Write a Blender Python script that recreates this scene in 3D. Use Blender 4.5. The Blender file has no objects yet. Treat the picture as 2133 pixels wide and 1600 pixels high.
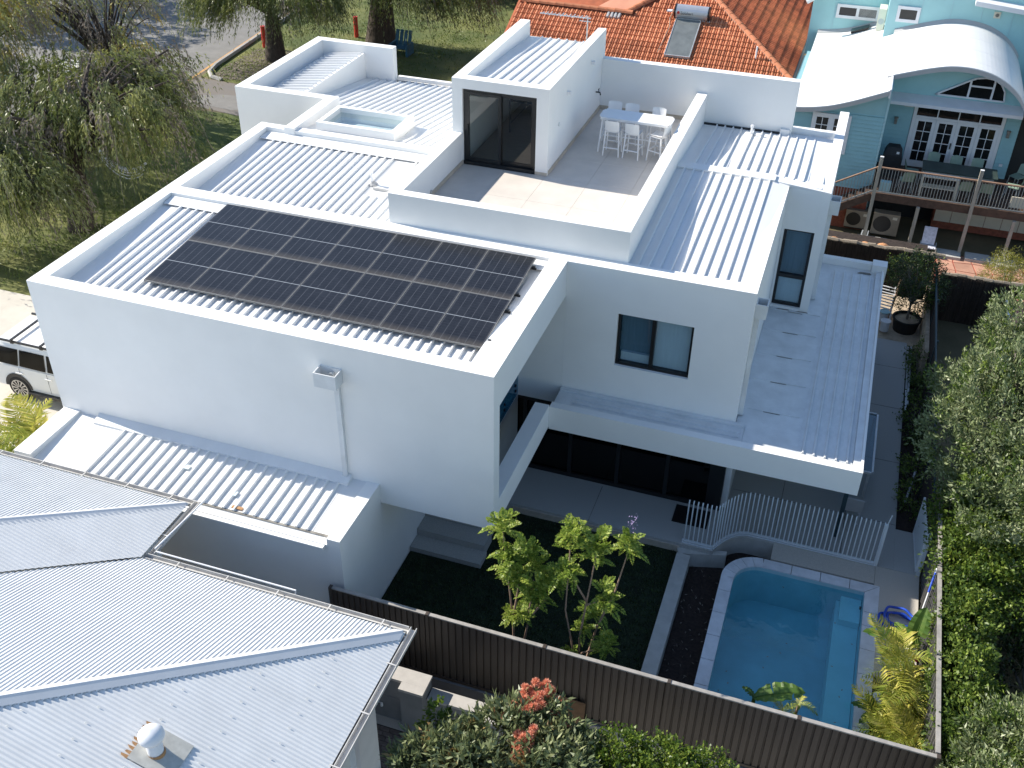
import bpy, math, random
import numpy as np
from mathutils import Vector, Matrix, Euler
random.seed(11)
rng = np.random.default_rng(11)
R = math.radians
scene = bpy.context.scene
COL = scene.collection
# ------------------------------------------------------------------ camera
cam_d = bpy.data.cameras.new('camera')
cam_d.sensor_fit = 'HORIZONTAL'; cam_d.sensor_width = 36.0
cam_d.lens = 36.0 * 2167.65 / 2133.0
cam_d.clip_start = 0.5; cam_d.clip_end = 2000.0
cam = bpy.data.objects.new('camera', cam_d); COL.objects.link(cam)
cam.matrix_world = (Matrix.Translation((5.5657, -15.5293, 11.4506)) @ Matrix.Rotation(R(18.4967), 4, 'Z')
                    @ Matrix.Rotation(R(54.8853), 4, 'X') @ Matrix.Rotation(R(0.88477), 4, 'Z'))
scene.camera = cam
# ------------------------------------------------------------------ sky, sun, exposure
SUN_EL = 35.0; SUN_AZ = -84.0          # azimuth measured from +Y towards +X
world = bpy.data.worlds.new('World'); scene.world = world; world.use_nodes = True
wn = world.node_tree; wn.nodes.clear()
sky = wn.nodes.new('ShaderNodeTexSky'); sky.sky_type = 'NISHITA'; sky.sun_disc = False
sky.sun_elevation = R(SUN_EL); sky.sun_rotation = R(SUN_AZ)
sky.air_density = 1.0; sky.dust_density = 0.3; sky.ozone_density = 1.4
bg = wn.nodes.new('ShaderNodeBackground'); bg.inputs['Strength'].default_value = 0.10
wo = wn.nodes.new('ShaderNodeOutputWorld')
wn.links.new(sky.outputs[0], bg.inputs['Color']); wn.links.new(bg.outputs[0], wo.inputs['Surface'])
sun_d = bpy.data.lights.new('sun', 'SUN'); sun_d.energy = 4.2; sun_d.angle = R(0.5); sun_d.color = (1.0, 0.93, 0.82)
sun = bpy.data.objects.new('sun', sun_d); COL.objects.link(sun)
sv = Vector((math.sin(R(SUN_AZ)) * math.cos(R(SUN_EL)), math.cos(R(SUN_AZ)) * math.cos(R(SUN_EL)), math.sin(R(SUN_EL))))
sun.rotation_euler = sv.to_track_quat('Z', 'Y').to_euler(); sun.location = (-30, 5, 40)
scene.view_settings.view_transform = 'Standard'; scene.view_settings.look = 'None'
scene.view_settings.gamma = 1.0; scene.view_settings.exposure = 1.0; scene.view_settings.use_curve_mapping = False
scene.render.engine = 'CYCLES'
scene.cycles.max_bounces = 8; scene.cycles.transparent_max_bounces = 12

# ------------------------------------------------------------------ materials
MATS = {}
def mat(name, col, rough=0.6, var=0.12, scale=3.0, col2=None, bump=0.0, bscale=40.0, metal=0.0, spec=0.5, stretch=None, detail=6.0, island=0.0):
    m = bpy.data.materials.new(name); m.use_nodes = True
    nt = m.node_tree; b = nt.nodes['Principled BSDF']
    b.inputs['Roughness'].default_value = rough; b.inputs['Metallic'].default_value = metal
    b.inputs['Specular IOR Level'].default_value = spec
    tc = nt.nodes.new('ShaderNodeTexCoord'); mp = nt.nodes.new('ShaderNodeMapping')
    nt.links.new(tc.outputs['Object'], mp.inputs['Vector'])
    if stretch: mp.inputs['Scale'].default_value = stretch
    n = nt.nodes.new('ShaderNodeTexNoise'); n.inputs['Scale'].default_value = scale; n.inputs['Detail'].default_value = detail
    n.inputs['Roughness'].default_value = 0.6
    nt.links.new(mp.outputs[0], n.inputs['Vector'])
    r = nt.nodes.new('ShaderNodeValToRGB')
    c1 = tuple(max(0, c * (1 - var)) for c in col); c2 = col2 if col2 else tuple(min(1, c * (1 + var)) for c in col)
    r.color_ramp.elements[0].position = 0.32; r.color_ramp.elements[1].position = 0.68
    r.color_ramp.elements[0].color = (*c1, 1); r.color_ramp.elements[1].color = (*c2, 1)
    nt.links.new(n.outputs['Fac'], r.inputs['Fac'])
    out = r.outputs['Color']
    if island > 0:
        g = nt.nodes.new('ShaderNodeObjectInfo'); mx = nt.nodes.new('ShaderNodeHueSaturation')
        ma = nt.nodes.new('ShaderNodeMapRange'); ma.inputs['To Min'].default_value = 1 - island; ma.inputs['To Max'].default_value = 1 + island
        nt.links.new(g.outputs['Random'], ma.inputs['Value']); nt.links.new(ma.outputs[0], mx.inputs['Value'])
        nt.links.new(out, mx.inputs['Color']); out = mx.outputs['Color']
    nt.links.new(out, b.inputs['Base Color'])
    if bump > 0:
        n2 = nt.nodes.new('ShaderNodeTexNoise'); n2.inputs['Scale'].default_value = bscale; n2.inputs['Detail'].default_value = 5
        nt.links.new(mp.outputs[0], n2.inputs['Vector'])
        bp = nt.nodes.new('ShaderNodeBump'); bp.inputs['Strength'].default_value = bump; bp.inputs['Distance'].default_value = 0.02
        nt.links.new(n2.outputs['Fac'], bp.inputs['Height']); nt.links.new(bp.outputs[0], b.inputs['Normal'])
    MATS[name] = m
    return m

def leaf_mat(name, c_dark, c_mid, c_light, rough=0.45, trans=0.35, patch=0.6, pscale=0.6):
    m = bpy.data.materials.new(name); m.use_nodes = True
    nt = m.node_tree; b = nt.nodes['Principled BSDF']; out = nt.nodes['Material Output']
    b.inputs['Roughness'].default_value = rough
    g = nt.nodes.new('ShaderNodeNewGeometry'); tc = nt.nodes.new('ShaderNodeTexCoord')
    n = nt.nodes.new('ShaderNodeTexNoise'); n.inputs['Scale'].default_value = pscale; n.inputs['Detail'].default_value = 3
    nt.links.new(tc.outputs['Object'], n.inputs['Vector'])
    mr = nt.nodes.new('ShaderNodeMapRange'); mr.inputs['From Min'].default_value = 0.3; mr.inputs['From Max'].default_value = 0.7
    nt.links.new(n.outputs['Fac'], mr.inputs['Value'])
    mx = nt.nodes.new('ShaderNodeMix'); mx.data_type = 'FLOAT'; mx.inputs[0].default_value = patch
    nt.links.new(g.outputs['Random Per Island'], mx.inputs[2]); nt.links.new(mr.outputs[0], mx.inputs[3])
    r = nt.nodes.new('ShaderNodeValToRGB'); e = r.color_ramp.elements
    e[0].position = 0.15; e[0].color = (*c_dark, 1); e[1].position = 0.9; e[1].color = (*c_light, 1)
    k = e.new(0.5); k.color = (*c_mid, 1)
    nt.links.new(mx.outputs[0], r.inputs['Fac']); nt.links.new(r.outputs['Color'], b.inputs['Base Color'])
    t = nt.nodes.new('ShaderNodeBsdfTranslucent'); nt.links.new(r.outputs['Color'], t.inputs['Color'])
    ms = nt.nodes.new('ShaderNodeMixShader'); ms.inputs[0].default_value = trans
    nt.links.new(b.outputs[0], ms.inputs[1]); nt.links.new(t.outputs[0], ms.inputs[2]); nt.links.new(ms.outputs[0], out.inputs['Surface'])
    MATS[name] = m
    return m

def glass_mat(name, tint, refl=0.10, clear=0.7, rough=0.01):
    m = bpy.data.materials.new(name); m.use_nodes = True
    nt = m.node_tree; nt.nodes.remove(nt.nodes['Principled BSDF']); out = nt.nodes['Material Output']
    tr = nt.nodes.new('ShaderNodeBsdfTransparent'); tr.inputs[0].default_value = (*tint, 1)
    gl = nt.nodes.new('ShaderNodeBsdfGlossy'); gl.inputs['Roughness'].default_value = rough
    fr = nt.nodes.new('ShaderNodeFresnel'); fr.inputs['IOR'].default_value = 1.5
    ma = nt.nodes.new('ShaderNodeMath'); ma.operation = 'ADD'; ma.use_clamp = True; ma.inputs[1].default_value = refl
    ms = nt.nodes.new('ShaderNodeMixShader')
    ge = nt.nodes.new('ShaderNodeNewGeometry'); iv = nt.nodes.new('ShaderNodeMath'); iv.operation = 'SUBTRACT'; iv.inputs[0].default_value = 1.0
    mu = nt.nodes.new('ShaderNodeMath'); mu.operation = 'MULTIPLY'
    nt.links.new(ge.outputs['Backfacing'], iv.inputs[1]); nt.links.new(fr.outputs[0], ma.inputs[0]); nt.links.new(ma.outputs[0], mu.inputs[0]); nt.links.new(iv.outputs[0], mu.inputs[1]); nt.links.new(mu.outputs[0], ms.inputs[0])
    nt.links.new(tr.outputs[0], ms.inputs[1]); nt.links.new(gl.outputs[0], ms.inputs[2]); nt.links.new(ms.outputs[0], out.inputs['Surface'])
    MATS[name] = m
    return m

WHITE = mat('white_render', (0.80, 0.80, 0.785), 0.75, 0.025, 0.9, bump=0.12, bscale=120)
WROOF = mat('white_roof_steel', (0.74, 0.745, 0.74), 0.38, 0.04, 1.6, stretch=(1.0, 0.25, 1.0))
WDIRTY = mat('white_roof_weathered', (0.66, 0.68, 0.69), 0.42, 0.10, 2.2, detail=9)
STAIN = mat('dirt_stain', (0.20, 0.19, 0.17), 0.8, 0.5, 6.0)
BLACKF = mat('black_aluminium', (0.012, 0.013, 0.014), 0.35, 0.1)
GALV = mat('galvanised_steel', (0.55, 0.57, 0.58), 0.35, 0.1, 8, metal=0.4)
CONC = mat('pale_concrete', (0.44, 0.435, 0.41), 0.8, 0.10, 4.0, bump=0.2, bscale=60, detail=10)
EXPAGG = mat('exposed_aggregate', (0.40, 0.40, 0.385), 0.8, 0.22, 55.0, bump=0.25, bscale=150, detail=8)
AGGWARM = mat('sand_aggregate', (0.46, 0.43, 0.38), 0.8, 0.18, 50.0, bump=0.25, bscale=150, detail=8)
TILEF = mat('terrace_porcelain', (0.60, 0.555, 0.50), 0.55, 0.06, 2.0, detail=8)
SKIRT = mat('beige_skirting', (0.46, 0.41, 0.34), 0.6, 0.12, 6.0)
COPING = mat('pale_marble', (0.62, 0.64, 0.67), 0.5, 0.13, 3.5, detail=10, island=0.03)
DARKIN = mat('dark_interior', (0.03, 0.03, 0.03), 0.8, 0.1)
INTWALL = mat('interior_paint', (0.62, 0.62, 0.60), 0.8, 0.03)
TIMBER = mat('timber_floor', (0.26, 0.21, 0.165), 0.45, 0.2, 4.0, stretch=(1, 8, 1))
BLIND = mat('white_curtain', (0.62, 0.68, 0.70), 0.8, 0.06, 4.0, stretch=(6, 1, 0.3))
CURTB = mat('blue_grey_curtain', (0.16, 0.24, 0.29), 0.8, 0.12, 4.0, stretch=(6, 1, 0.3))
GREYPANEL = mat('shade_grey_wall', (0.30, 0.31, 0.32), 0.6, 0.05)  # grey-white wall below the balcony, its shade put into the grey
GLASS = glass_mat('clear_glass', (0.78, 0.82, 0.82), 0.03)
DGLASS = glass_mat('tinted_glass', (0.22, 0.23, 0.24), 0.0)
BGLASS = glass_mat('blue_glass', (0.35, 0.62, 0.74), 0.06)
SKYGL = glass_mat('skylight_glass', (0.88, 0.93, 0.94), 0.05)
NROOF = mat('pale_grey_corrugated', (0.70, 0.71, 0.71), 0.36, 0.05, 1.2, metal=0.0, detail=8)
NFLASH = mat('pale_flashing', (0.62, 0.635, 0.65), 0.36, 0.05, 1.5)
GUTTER = mat('pale_gutter', (0.52, 0.51, 0.49), 0.45, 0.12, 4)
LEADPATCH = mat('dull_flashing_patch', (0.44, 0.44, 0.41), 0.6, 0.15, 6)
RUST = mat('rust_stain', (0.40, 0.22, 0.10), 0.8, 0.3, 14)
FENCEB = mat('dark_brown_steel', (0.055, 0.042, 0.034), 0.5, 0.2, 1.5, stretch=(3, 3, 0.4))
FENCECAP = mat('grey_fence_capping', (0.30, 0.285, 0.265), 0.5, 0.2, 5)
FENCEG = mat('charcoal_steel', (0.10, 0.097, 0.095), 0.45, 0.15, 2)
GREYR = mat('grey_garden_render', (0.20, 0.20, 0.205), 0.8, 0.10, 3)
SFRAME = mat('dulled_aluminium', (0.20, 0.20, 0.195), 0.5, 0.15, 5)
PALESC = mat('pale_blue_film', (0.58, 0.68, 0.72), 0.5, 0.05)
NWALL = mat('light_grey_wall', (0.80, 0.79, 0.76), 0.8, 0.05, 2)
GREYCAP = mat('grey_wall_capping', (0.42, 0.40, 0.375), 0.75, 0.08, 5)
PAVER = mat('brown_brick_paver', (0.13, 0.10, 0.085), 0.8, 0.25, 9, island=0.25)
POOLIN = mat('pool_shell_blue', (0.36, 0.55, 0.61), 0.4, 0.12, 1.3, detail=9)
POOLST = mat('pool_ledge_blue', (0.48, 0.70, 0.74), 0.4, 0.06, 2.0)
SOIL = mat('dark_mulch', (0.030, 0.020, 0.016), 0.95, 0.6, 14, bump=0.8, bscale=40, detail=12)
SAND = mat('pale_sand', (0.42, 0.34, 0.25), 0.95, 0.25, 5, bump=0.5, bscale=30, detail=10)
ASPH = mat('asphalt', (0.19, 0.185, 0.175), 0.9, 0.12, 1.2, bump=0.25, bscale=90, detail=12)
APRON = mat('worn_driveway_apron', (0.27, 0.235, 0.20), 0.95, 0.35, 0.9, col2=(0.16, 0.15, 0.14), bump=0.3, bscale=40, detail=12)
DRIVE = mat('cream_driveway', (0.50, 0.47, 0.41), 0.85, 0.07, 1.5, detail=9)
KERB = mat('kerb_concrete', (0.36, 0.35, 0.33), 0.85, 0.15, 4)
OCHRE = mat('ochre_kerb_paint', (0.52, 0.29, 0.11), 0.8, 0.15, 5)
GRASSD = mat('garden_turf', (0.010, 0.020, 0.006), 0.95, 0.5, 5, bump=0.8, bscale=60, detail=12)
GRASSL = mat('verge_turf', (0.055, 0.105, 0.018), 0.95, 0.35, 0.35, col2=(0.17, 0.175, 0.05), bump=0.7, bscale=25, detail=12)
GROUNDM = mat('dry_ground', (0.10, 0.10, 0.045), 0.95, 0.4, 0.25, col2=(0.20, 0.155, 0.09), bump=0.6, bscale=20, detail=12)
BARK = mat('dark_bark', (0.060, 0.045, 0.035), 0.95, 0.45, 5, bump=1.0, bscale=14, stretch=(3, 3, 0.5), detail=10)
BARKG = mat('grey_twig', (0.20, 0.175, 0.15), 0.9, 0.3, 6)
STEM = mat('pale_tan_stem', (0.30, 0.20, 0.145), 0.8, 0.2, 8)
TERRA = mat('terracotta_tile', (0.47, 0.145, 0.060), 0.75, 0.22, 1.6, col2=(0.62, 0.24, 0.115), detail=10, island=0.16)
TERRAD = mat('shade_toned_terracotta', (0.46, 0.125, 0.050), 0.8, 0.3, 1.6, detail=10, island=0.2)  # darker copy of the tile colour, holds the shade of the side slope
TERRAP = mat('salmon_roof_paint', (0.56, 0.245, 0.15), 0.75, 0.12, 1.2, detail=10)
MORTAR = mat('ridge_mortar', (0.30, 0.25, 0.21), 0.9, 0.3, 8)
BLUEW = mat('pale_blue_weatherboard', (0.26, 0.47, 0.51), 0.55, 0.05, 2.0)
BLUEP = mat('pale_blue_panel', (0.33, 0.58, 0.60), 0.6, 0.05, 1.0)
BLUETR = mat('pale_blue_trim', (0.36, 0.56, 0.60), 0.5, 0.04)
WTRIM = mat('white_trim', (0.72, 0.73, 0.75), 0.45, 0.04)
CURVER = mat('white_curved_roof', (0.74, 0.745, 0.745), 0.33, 0.03, 1.0)
FASCG = mat('grey_fascia', (0.42, 0.42, 0.42), 0.5, 0.05)
DKGL = mat('dark_window_glass', (0.010, 0.011, 0.012), 0.06, 0.3, 2.0)
BRICK = mat('red_brick', (0.25, 0.075, 0.045), 0.85, 0.3, 8)
DECKW = mat('dark_decking', (0.075, 0.045, 0.032), 0.7, 0.3, 5)
RAILW = mat('weathered_post_timber', (0.34, 0.32, 0.27), 0.75, 0.2, 4, stretch=(4, 4, 0.6))
RAILT = mat('brown_handrail', (0.24, 0.15, 0.105), 0.6, 0.2, 5)
RAILM = mat('grey_baluster', (0.32, 0.34, 0.33), 0.45, 0.1)
SAGE = mat('sage_plastic', (0.24, 0.33, 0.265), 0.5, 0.08)
DKTAB = mat('dark_green_table', (0.035, 0.055, 0.05), 0.5, 0.2)
BLACKC = mat('black_cover', (0.010, 0.011, 0.014), 0.6, 0.3, 5)
CREAMP = mat('cream_plastic', (0.62, 0.58, 0.48), 0.5, 0.05)
BEIGEAC = mat('tan_appliance', (0.27, 0.23, 0.175), 0.6, 0.1)
WPLAST = mat('white_plastic', (0.80, 0.80, 0.80), 0.4, 0.02)
PANEL = mat('tank_steel', (0.58, 0.59, 0.60), 0.25, 0.05, 3, metal=0.6)
COLLECT = mat('collector_glass', (0.15, 0.165, 0.165), 0.22, 0.22, 1.6)
RED = mat('red_paint', (0.55, 0.03, 0.02), 0.5, 0.1)
BLUEPL = mat('royal_blue_plastic', (0.015, 0.07, 0.45), 0.4, 0.1)
TEAL = mat('teal_seat_paint', (0.02, 0.10, 0.16), 0.6, 0.15)
CARW = mat('white_car_paint', (0.78, 0.78, 0.77), 0.18, 0.01)
CARBLK = mat('black_trim', (0.012, 0.012, 0.013), 0.4, 0.1)
CARGL = mat('dark_car_glass', (0.012, 0.011, 0.010), 0.04, 0.4, 3)
TYRE = mat('tyre_rubber', (0.015, 0.015, 0.015), 0.85, 0.2)
ALLOY = mat('alloy_rim', (0.55, 0.53, 0.50), 0.3, 0.05, metal=0.7)
BRUSH = mat('brushwood', (0.042, 0.030, 0.023), 0.95, 0.5, 5, stretch=(6, 6, 0.5), bump=1.0, bscale=30)
BRUSHCAP = mat('brushwood_capping', (0.30, 0.25, 0.19), 0.95, 0.4, 9, stretch=(0.5, 4, 4), bump=1.0, bscale=30)
ROCK = mat('orange_rock', (0.46, 0.22, 0.10), 0.9, 0.25, 4, island=0.2, bump=0.5)
REDSTONE = mat('pink_flagstone', (0.44, 0.24, 0.17), 0.85, 0.15, 3, island=0.15)
REDJOINT = mat('red_grout', (0.36, 0.09, 0.06), 0.9, 0.2)
REDMETAL = mat('faded_red_steel', (0.42, 0.15, 0.12), 0.6, 0.2, 3)
POTM = mat('black_pot', (0.016, 0.015, 0.014), 0.7, 0.2)
PLY = mat('brown_plywood', (0.14, 0.075, 0.035), 0.7, 0.25, 4, stretch=(1, 1, 4))
WFENCE = mat('white_powdercoat', (0.66, 0.70, 0.72), 0.4, 0.03)
DPOST = mat('dark_teal_post', (0.02, 0.045, 0.055), 0.5, 0.1)
STRIPE = mat('blue_white_fabric', (0.55, 0.56, 0.62), 0.9, 0.2, 10)
BRASSL = mat('warm_bulb_shade', (0.62, 0.50, 0.32), 0.5, 0.1)
WATER = glass_mat('pool_water', (0.52, 0.83, 0.90), 0.02)
def _water_bump():
    nt = WATER.node_tree
    n = nt.nodes.new('ShaderNodeTexNoise'); n.inputs['Scale'].default_value = 3.0; n.inputs['Detail'].default_value = 3
    tc = nt.nodes.new('ShaderNodeTexCoord'); nt.links.new(tc.outputs['Object'], n.inputs['Vector'])
    bp = nt.nodes.new('ShaderNodeBump'); bp.inputs['Strength'].default_value = 0.35; bp.inputs['Distance'].default_value = 0.04
    nt.links.new(n.outputs['Fac'], bp.inputs['Height'])
    for q in nt.nodes:
        if q.type == 'BSDF_GLOSSY': nt.links.new(bp.outputs[0], q.inputs['Normal'])
_water_bump()
# solar cell material: module local coordinates (x across 1.13, y along 1.76)
def solar_mat():
    m = mat('solar_cells', (0.016, 0.017, 0.021), 0.2, 0.25, 3.0, spec=0.3)
    nt = m.node_tree; b = nt.nodes['Principled BSDF']
    tc = nt.nodes.new('ShaderNodeTexCoord'); sp = nt.nodes.new('ShaderNodeSeparateXYZ')
    nt.links.new(tc.outputs['Object'], sp.inputs[0])
    def lines(sock, per, off, w):
        a = nt.nodes.new('ShaderNodeMath'); a.operation = 'ADD'; a.inputs[1].default_value = off; nt.links.new(sock, a.inputs[0])
        d = nt.nodes.new('ShaderNodeMath'); d.operation = 'DIVIDE'; d.inputs[1].default_value = per; nt.links.new(a.outputs[0], d.inputs[0])
        f = nt.nodes.new('ShaderNodeMath'); f.operation = 'FRACT'; nt.links.new(d.outputs[0], f.inputs[0])
        s = nt.nodes.new('ShaderNodeMath'); s.operation = 'SUBTRACT'; s.inputs[1].default_value = 0.5; nt.links.new(f.outputs[0], s.inputs[0])
        k = nt.nodes.new('ShaderNodeMath'); k.operation = 'ABSOLUTE'; nt.links.new(s.outputs[0], k.inputs[0])
        g = nt.nodes.new('ShaderNodeMath'); g.operation = 'GREATER_THAN'; g.inputs[1].default_value = 0.5 - w; nt.links.new(k.outputs[0], g.inputs[0])
        return g.outputs[0]
    gx = lines(sp.outputs[0], 0.1817, 0.545, 0.030); gy = lines(sp.outputs[1], 0.092, 0.874, 0.022)
    sc = nt.nodes.new('ShaderNodeMath'); sc.operation = 'MULTIPLY'; sc.inputs[1].default_value = 0.35; nt.links.new(gy, sc.inputs[0])
    mx = nt.nodes.new('ShaderNodeMath'); mx.operation = 'MAXIMUM'; nt.links.new(gx, mx.inputs[0]); nt.links.new(sc.outputs[0], mx.inputs[1])
    base = b.inputs['Base Color'].links[0].from_socket
    mc = nt.nodes.new('ShaderNodeMix'); mc.data_type = 'RGBA'
    nt.links.new(mx.outputs[0], mc.inputs[0]); nt.links.new(base, mc.inputs[6]); mc.inputs[7].default_value = (0.075, 0.078, 0.088, 1)
    # dust gathered along the low edge of each module
    mr = nt.nodes.new('ShaderNodeMapRange'); mr.inputs['From Min'].default_value = -0.84; mr.inputs['From Max'].default_value = -0.66
    mr.inputs['To Min'].default_value = 0.42; mr.inputs['To Max'].default_value = 0.0
    nt.links.new(sp.outputs[1], mr.inputs['Value'])
    nz = nt.nodes.new('ShaderNodeTexNoise'); nz.inputs['Scale'].default_value = 9; nz.inputs['Detail'].default_value = 6
    mp = nt.nodes.new('ShaderNodeMapping'); mp.inputs['Scale'].default_value = (2.5, 0.6, 1); nt.links.new(tc.outputs['Object'], mp.inputs[0]); nt.links.new(mp.outputs[0], nz.inputs['Vector'])
    mm = nt.nodes.new('ShaderNodeMath'); mm.operation = 'MULTIPLY'; nt.links.new(mr.outputs[0], mm.inputs[0]); nt.links.new(nz.outputs['Fac'], mm.inputs[1])
    md = nt.nodes.new('ShaderNodeMix'); md.data_type = 'RGBA'; nt.links.new(mm.outputs[0], md.inputs[0])
    nt.links.new(mc.outputs[2], md.inputs[6]); md.inputs[7].default_value = (0.22, 0.19, 0.15, 1)
    nt.links.new(md.outputs[2], b.inputs['Base Color'])
    return m
SOLAR = solar_mat()
L_WEEP = leaf_mat('weeping_leaf', (0.10, 0.118, 0.052), (0.215, 0.24, 0.085), (0.44, 0.44, 0.15), trans=0.28, patch=0.7, pscale=0.5)
L_WEEPY = leaf_mat('yellowing_leaf', (0.14, 0.15, 0.035), (0.30, 0.275, 0.045), (0.55, 0.37, 0.09), trans=0.3, patch=0.5, pscale=0.5)
L_WEEPD = leaf_mat('deep_weeping_leaf', (0.055, 0.075, 0.026), (0.12, 0.155, 0.038), (0.23, 0.25, 0.06), trans=0.4, patch=0.5, pscale=0.5)
L_DRY = leaf_mat('dry_twiglet', (0.15, 0.125, 0.10), (0.22, 0.185, 0.15), (0.30, 0.25, 0.20), rough=0.8, trans=0.1)
L_JAC = leaf_mat('lime_leaflet', (0.12, 0.20, 0.030), (0.25, 0.35, 0.050), (0.46, 0.50, 0.11), trans=0.45, patch=0.35, pscale=2.0)
L_OLIVE = leaf_mat('olive_leaf', (0.075, 0.11, 0.042), (0.19, 0.235, 0.10), (0.38, 0.41, 0.24), trans=0.25, patch=0.45, pscale=1.2)
L_HEDGE = leaf_mat('hedge_leaf', (0.035, 0.07, 0.014), (0.105, 0.17, 0.028), (0.26, 0.33, 0.06), trans=0.35, patch=0.4, pscale=1.4)
L_DARK = leaf_mat('deep_green_leaf', (0.014, 0.028, 0.010), (0.030, 0.055, 0.018), (0.060, 0.100, 0.028), trans=0.3, patch=0.4, pscale=1.4)
L_GUM = leaf_mat('gum_leaf', (0.075, 0.105, 0.042), (0.165, 0.200, 0.088), (0.29, 0.31, 0.15), trans=0.25, patch=0.4, pscale=1.6)
L_CITRUS = leaf_mat('citrus_leaf', (0.035, 0.075, 0.010), (0.110, 0.180, 0.018), (0.25, 0.31, 0.05), trans=0.4, patch=0.4, pscale=2.2)
L_PALM = leaf_mat('golden_palm_leaflet', (0.20, 0.25, 0.035), (0.44, 0.44, 0.070), (0.68, 0.58, 0.17), trans=0.4, patch=0.5, pscale=2.0)
L_PALMG = leaf_mat('green_palm_leaflet', (0.13, 0.20, 0.028), (0.30, 0.36, 0.055), (0.52, 0.50, 0.12), trans=0.4, patch=0.5, pscale=2.0)
L_BAN = leaf_mat('banana_blade', (0.060, 0.130, 0.020), (0.100, 0.190, 0.030), (0.190, 0.270, 0.060), trans=0.45, patch=0.6, pscale=3.0)
L_FLOW = leaf_mat('coral_blossom', (0.62, 0.22, 0.13), (0.80, 0.36, 0.24), (0.90, 0.52, 0.36), trans=0.3, patch=0.3, pscale=6.0)
L_BRONZE = leaf_mat('bronze_seedcap', (0.16, 0.10, 0.04), (0.26, 0.17, 0.06), (0.34, 0.24, 0.09), trans=0.2)
L_BOTTLE = leaf_mat('yellow_green_needle', (0.12, 0.14, 0.02), (0.24, 0.25, 0.035), (0.40, 0.37, 0.06), trans=0.4, patch=0.4, pscale=2.0)
L_GRASS = leaf_mat('grass_blade', (0.05, 0.095, 0.016), (0.105, 0.165, 0.026), (0.25, 0.25, 0.065), trans=0.3, patch=0.65, pscale=0.35)
L_LILAC = leaf_mat('lilac_blossom', (0.30, 0.22, 0.42), (0.42, 0.33, 0.55), (0.55, 0.45, 0.65), trans=0.3)

# ------------------------------------------------------------------ geometry helpers
class MB:
    def __init__(s): s.v = []; s.f = []
    def add(s, vs, fs):
        o = len(s.v); s.v += [tuple(p) for p in vs]; s.f += [tuple(i + o for i in f) for f in fs]; return s
    def box(s, x0, x1, y0, y1, z0, z1):
        v = [(x0, y0, z0), (x1, y0, z0), (x1, y1, z0), (x0, y1, z0), (x0, y0, z1), (x1, y0, z1), (x1, y1, z1), (x0, y1, z1)]
        return s.add(v, [(0, 3, 2, 1), (4, 5, 6, 7), (0, 1, 5, 4), (1, 2, 6, 5), (2, 3, 7, 6), (3, 0, 4, 7)])
    def hexa(s, bot, top):
        v = list(bot) + list(top)
        return s.add(v, [(3, 2, 1, 0), (4, 5, 6, 7), (0, 1, 5, 4), (1, 2, 6, 5), (2, 3, 7, 6), (3, 0, 4, 7)])
    def prism(s, poly, z0, z1):
        n = len(poly)
        v = [(x, y, z0) for x, y in poly] + [(x, y, z1) for x, y in poly]
        return s.add(v, [tuple(range(n - 1, -1, -1)), tuple(range(n, 2 * n))] + [(i, (i + 1) % n, n + (i + 1) % n, n + i) for i in range(n)])
    def bar(s, a, b, w, h=None, up=(0, 0, 1)):
        a = Vector(a); b = Vector(b); h = h or w
        d = (b - a).normalized(); u = Vector(up)
        if abs(d.dot(u)) > 0.98: u = Vector((0, 1, 0))
        sx = d.cross(u).normalized() * (w / 2); sy = sx.cross(d).normalized() * (h / 2)
        return s.hexa([a - sx - sy, a + sx - sy, a + sx + sy, a - sx + sy], [b - sx - sy, b + sx - sy, b + sx + sy, b - sx + sy])
    def tube(s, pts, rad, n=6, caps=True):
        pts = [Vector(p) for p in pts]; m = len(pts)
        if not hasattr(rad, '__len__'): rad = [rad] * m
        rings = []; ref = None
        for i in range(m):
            d = (pts[min(i + 1, m - 1)] - pts[max(i - 1, 0)]).normalized()
            if ref is None:
                ref = Vector((1, 0, 0)) if abs(d.x) < 0.8 else Vector((0, 1, 0))
            sx = (ref - d * ref.dot(d)).normalized(); ref = sx; sy = d.cross(sx)
            rings.append([pts[i] + sx * (math.cos(2 * math.pi * k / n) * rad[i]) + sy * (math.sin(2 * math.pi * k / n) * rad[i]) for k in range(n)])
        v = [p for r in rings for p in r]
        f = [(i * n + k, i * n + (k + 1) % n, (i + 1) * n + (k + 1) % n, (i + 1) * n + k) for i in range(m - 1) for k in range(n)]
        if caps: f += [tuple(range(n - 1, -1, -1)), tuple(range((m - 1) * n, m * n))]
        return s.add(v, f)
    def cyl(s, c, r, z0, z1, n=16, r2=None):
        return s.tube([(c[0], c[1], z0), (c[0], c[1], z1)], [r, r if r2 is None else r2], n)
    def lathe(s, c, prof, n=16):
        v = [(c[0] + r * math.cos(2 * math.pi * k / n), c[1] + r * math.sin(2 * math.pi * k / n), c[2] + z) for r, z in prof for k in range(n)]
        m = len(prof)
        f = [(i * n + k, i * n + (k + 1) % n, (i + 1) * n + (k + 1) % n, (i + 1) * n + k) for i in range(m - 1) for k in range(n)]
        return s.add(v, f)
    def quad(s, a, b, c, d): return s.add([a, b, c, d], [(0, 1, 2, 3)])
    def mesh(s, name, m, smooth=False):
        me = bpy.data.meshes.new(name); me.from_pydata([tuple(p) for p in s.v], [], s.f); me.materials.append(m); me.update()
        if smooth: me.polygons.foreach_set('use_smooth', [True] * len(me.polygons))
        return me

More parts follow.
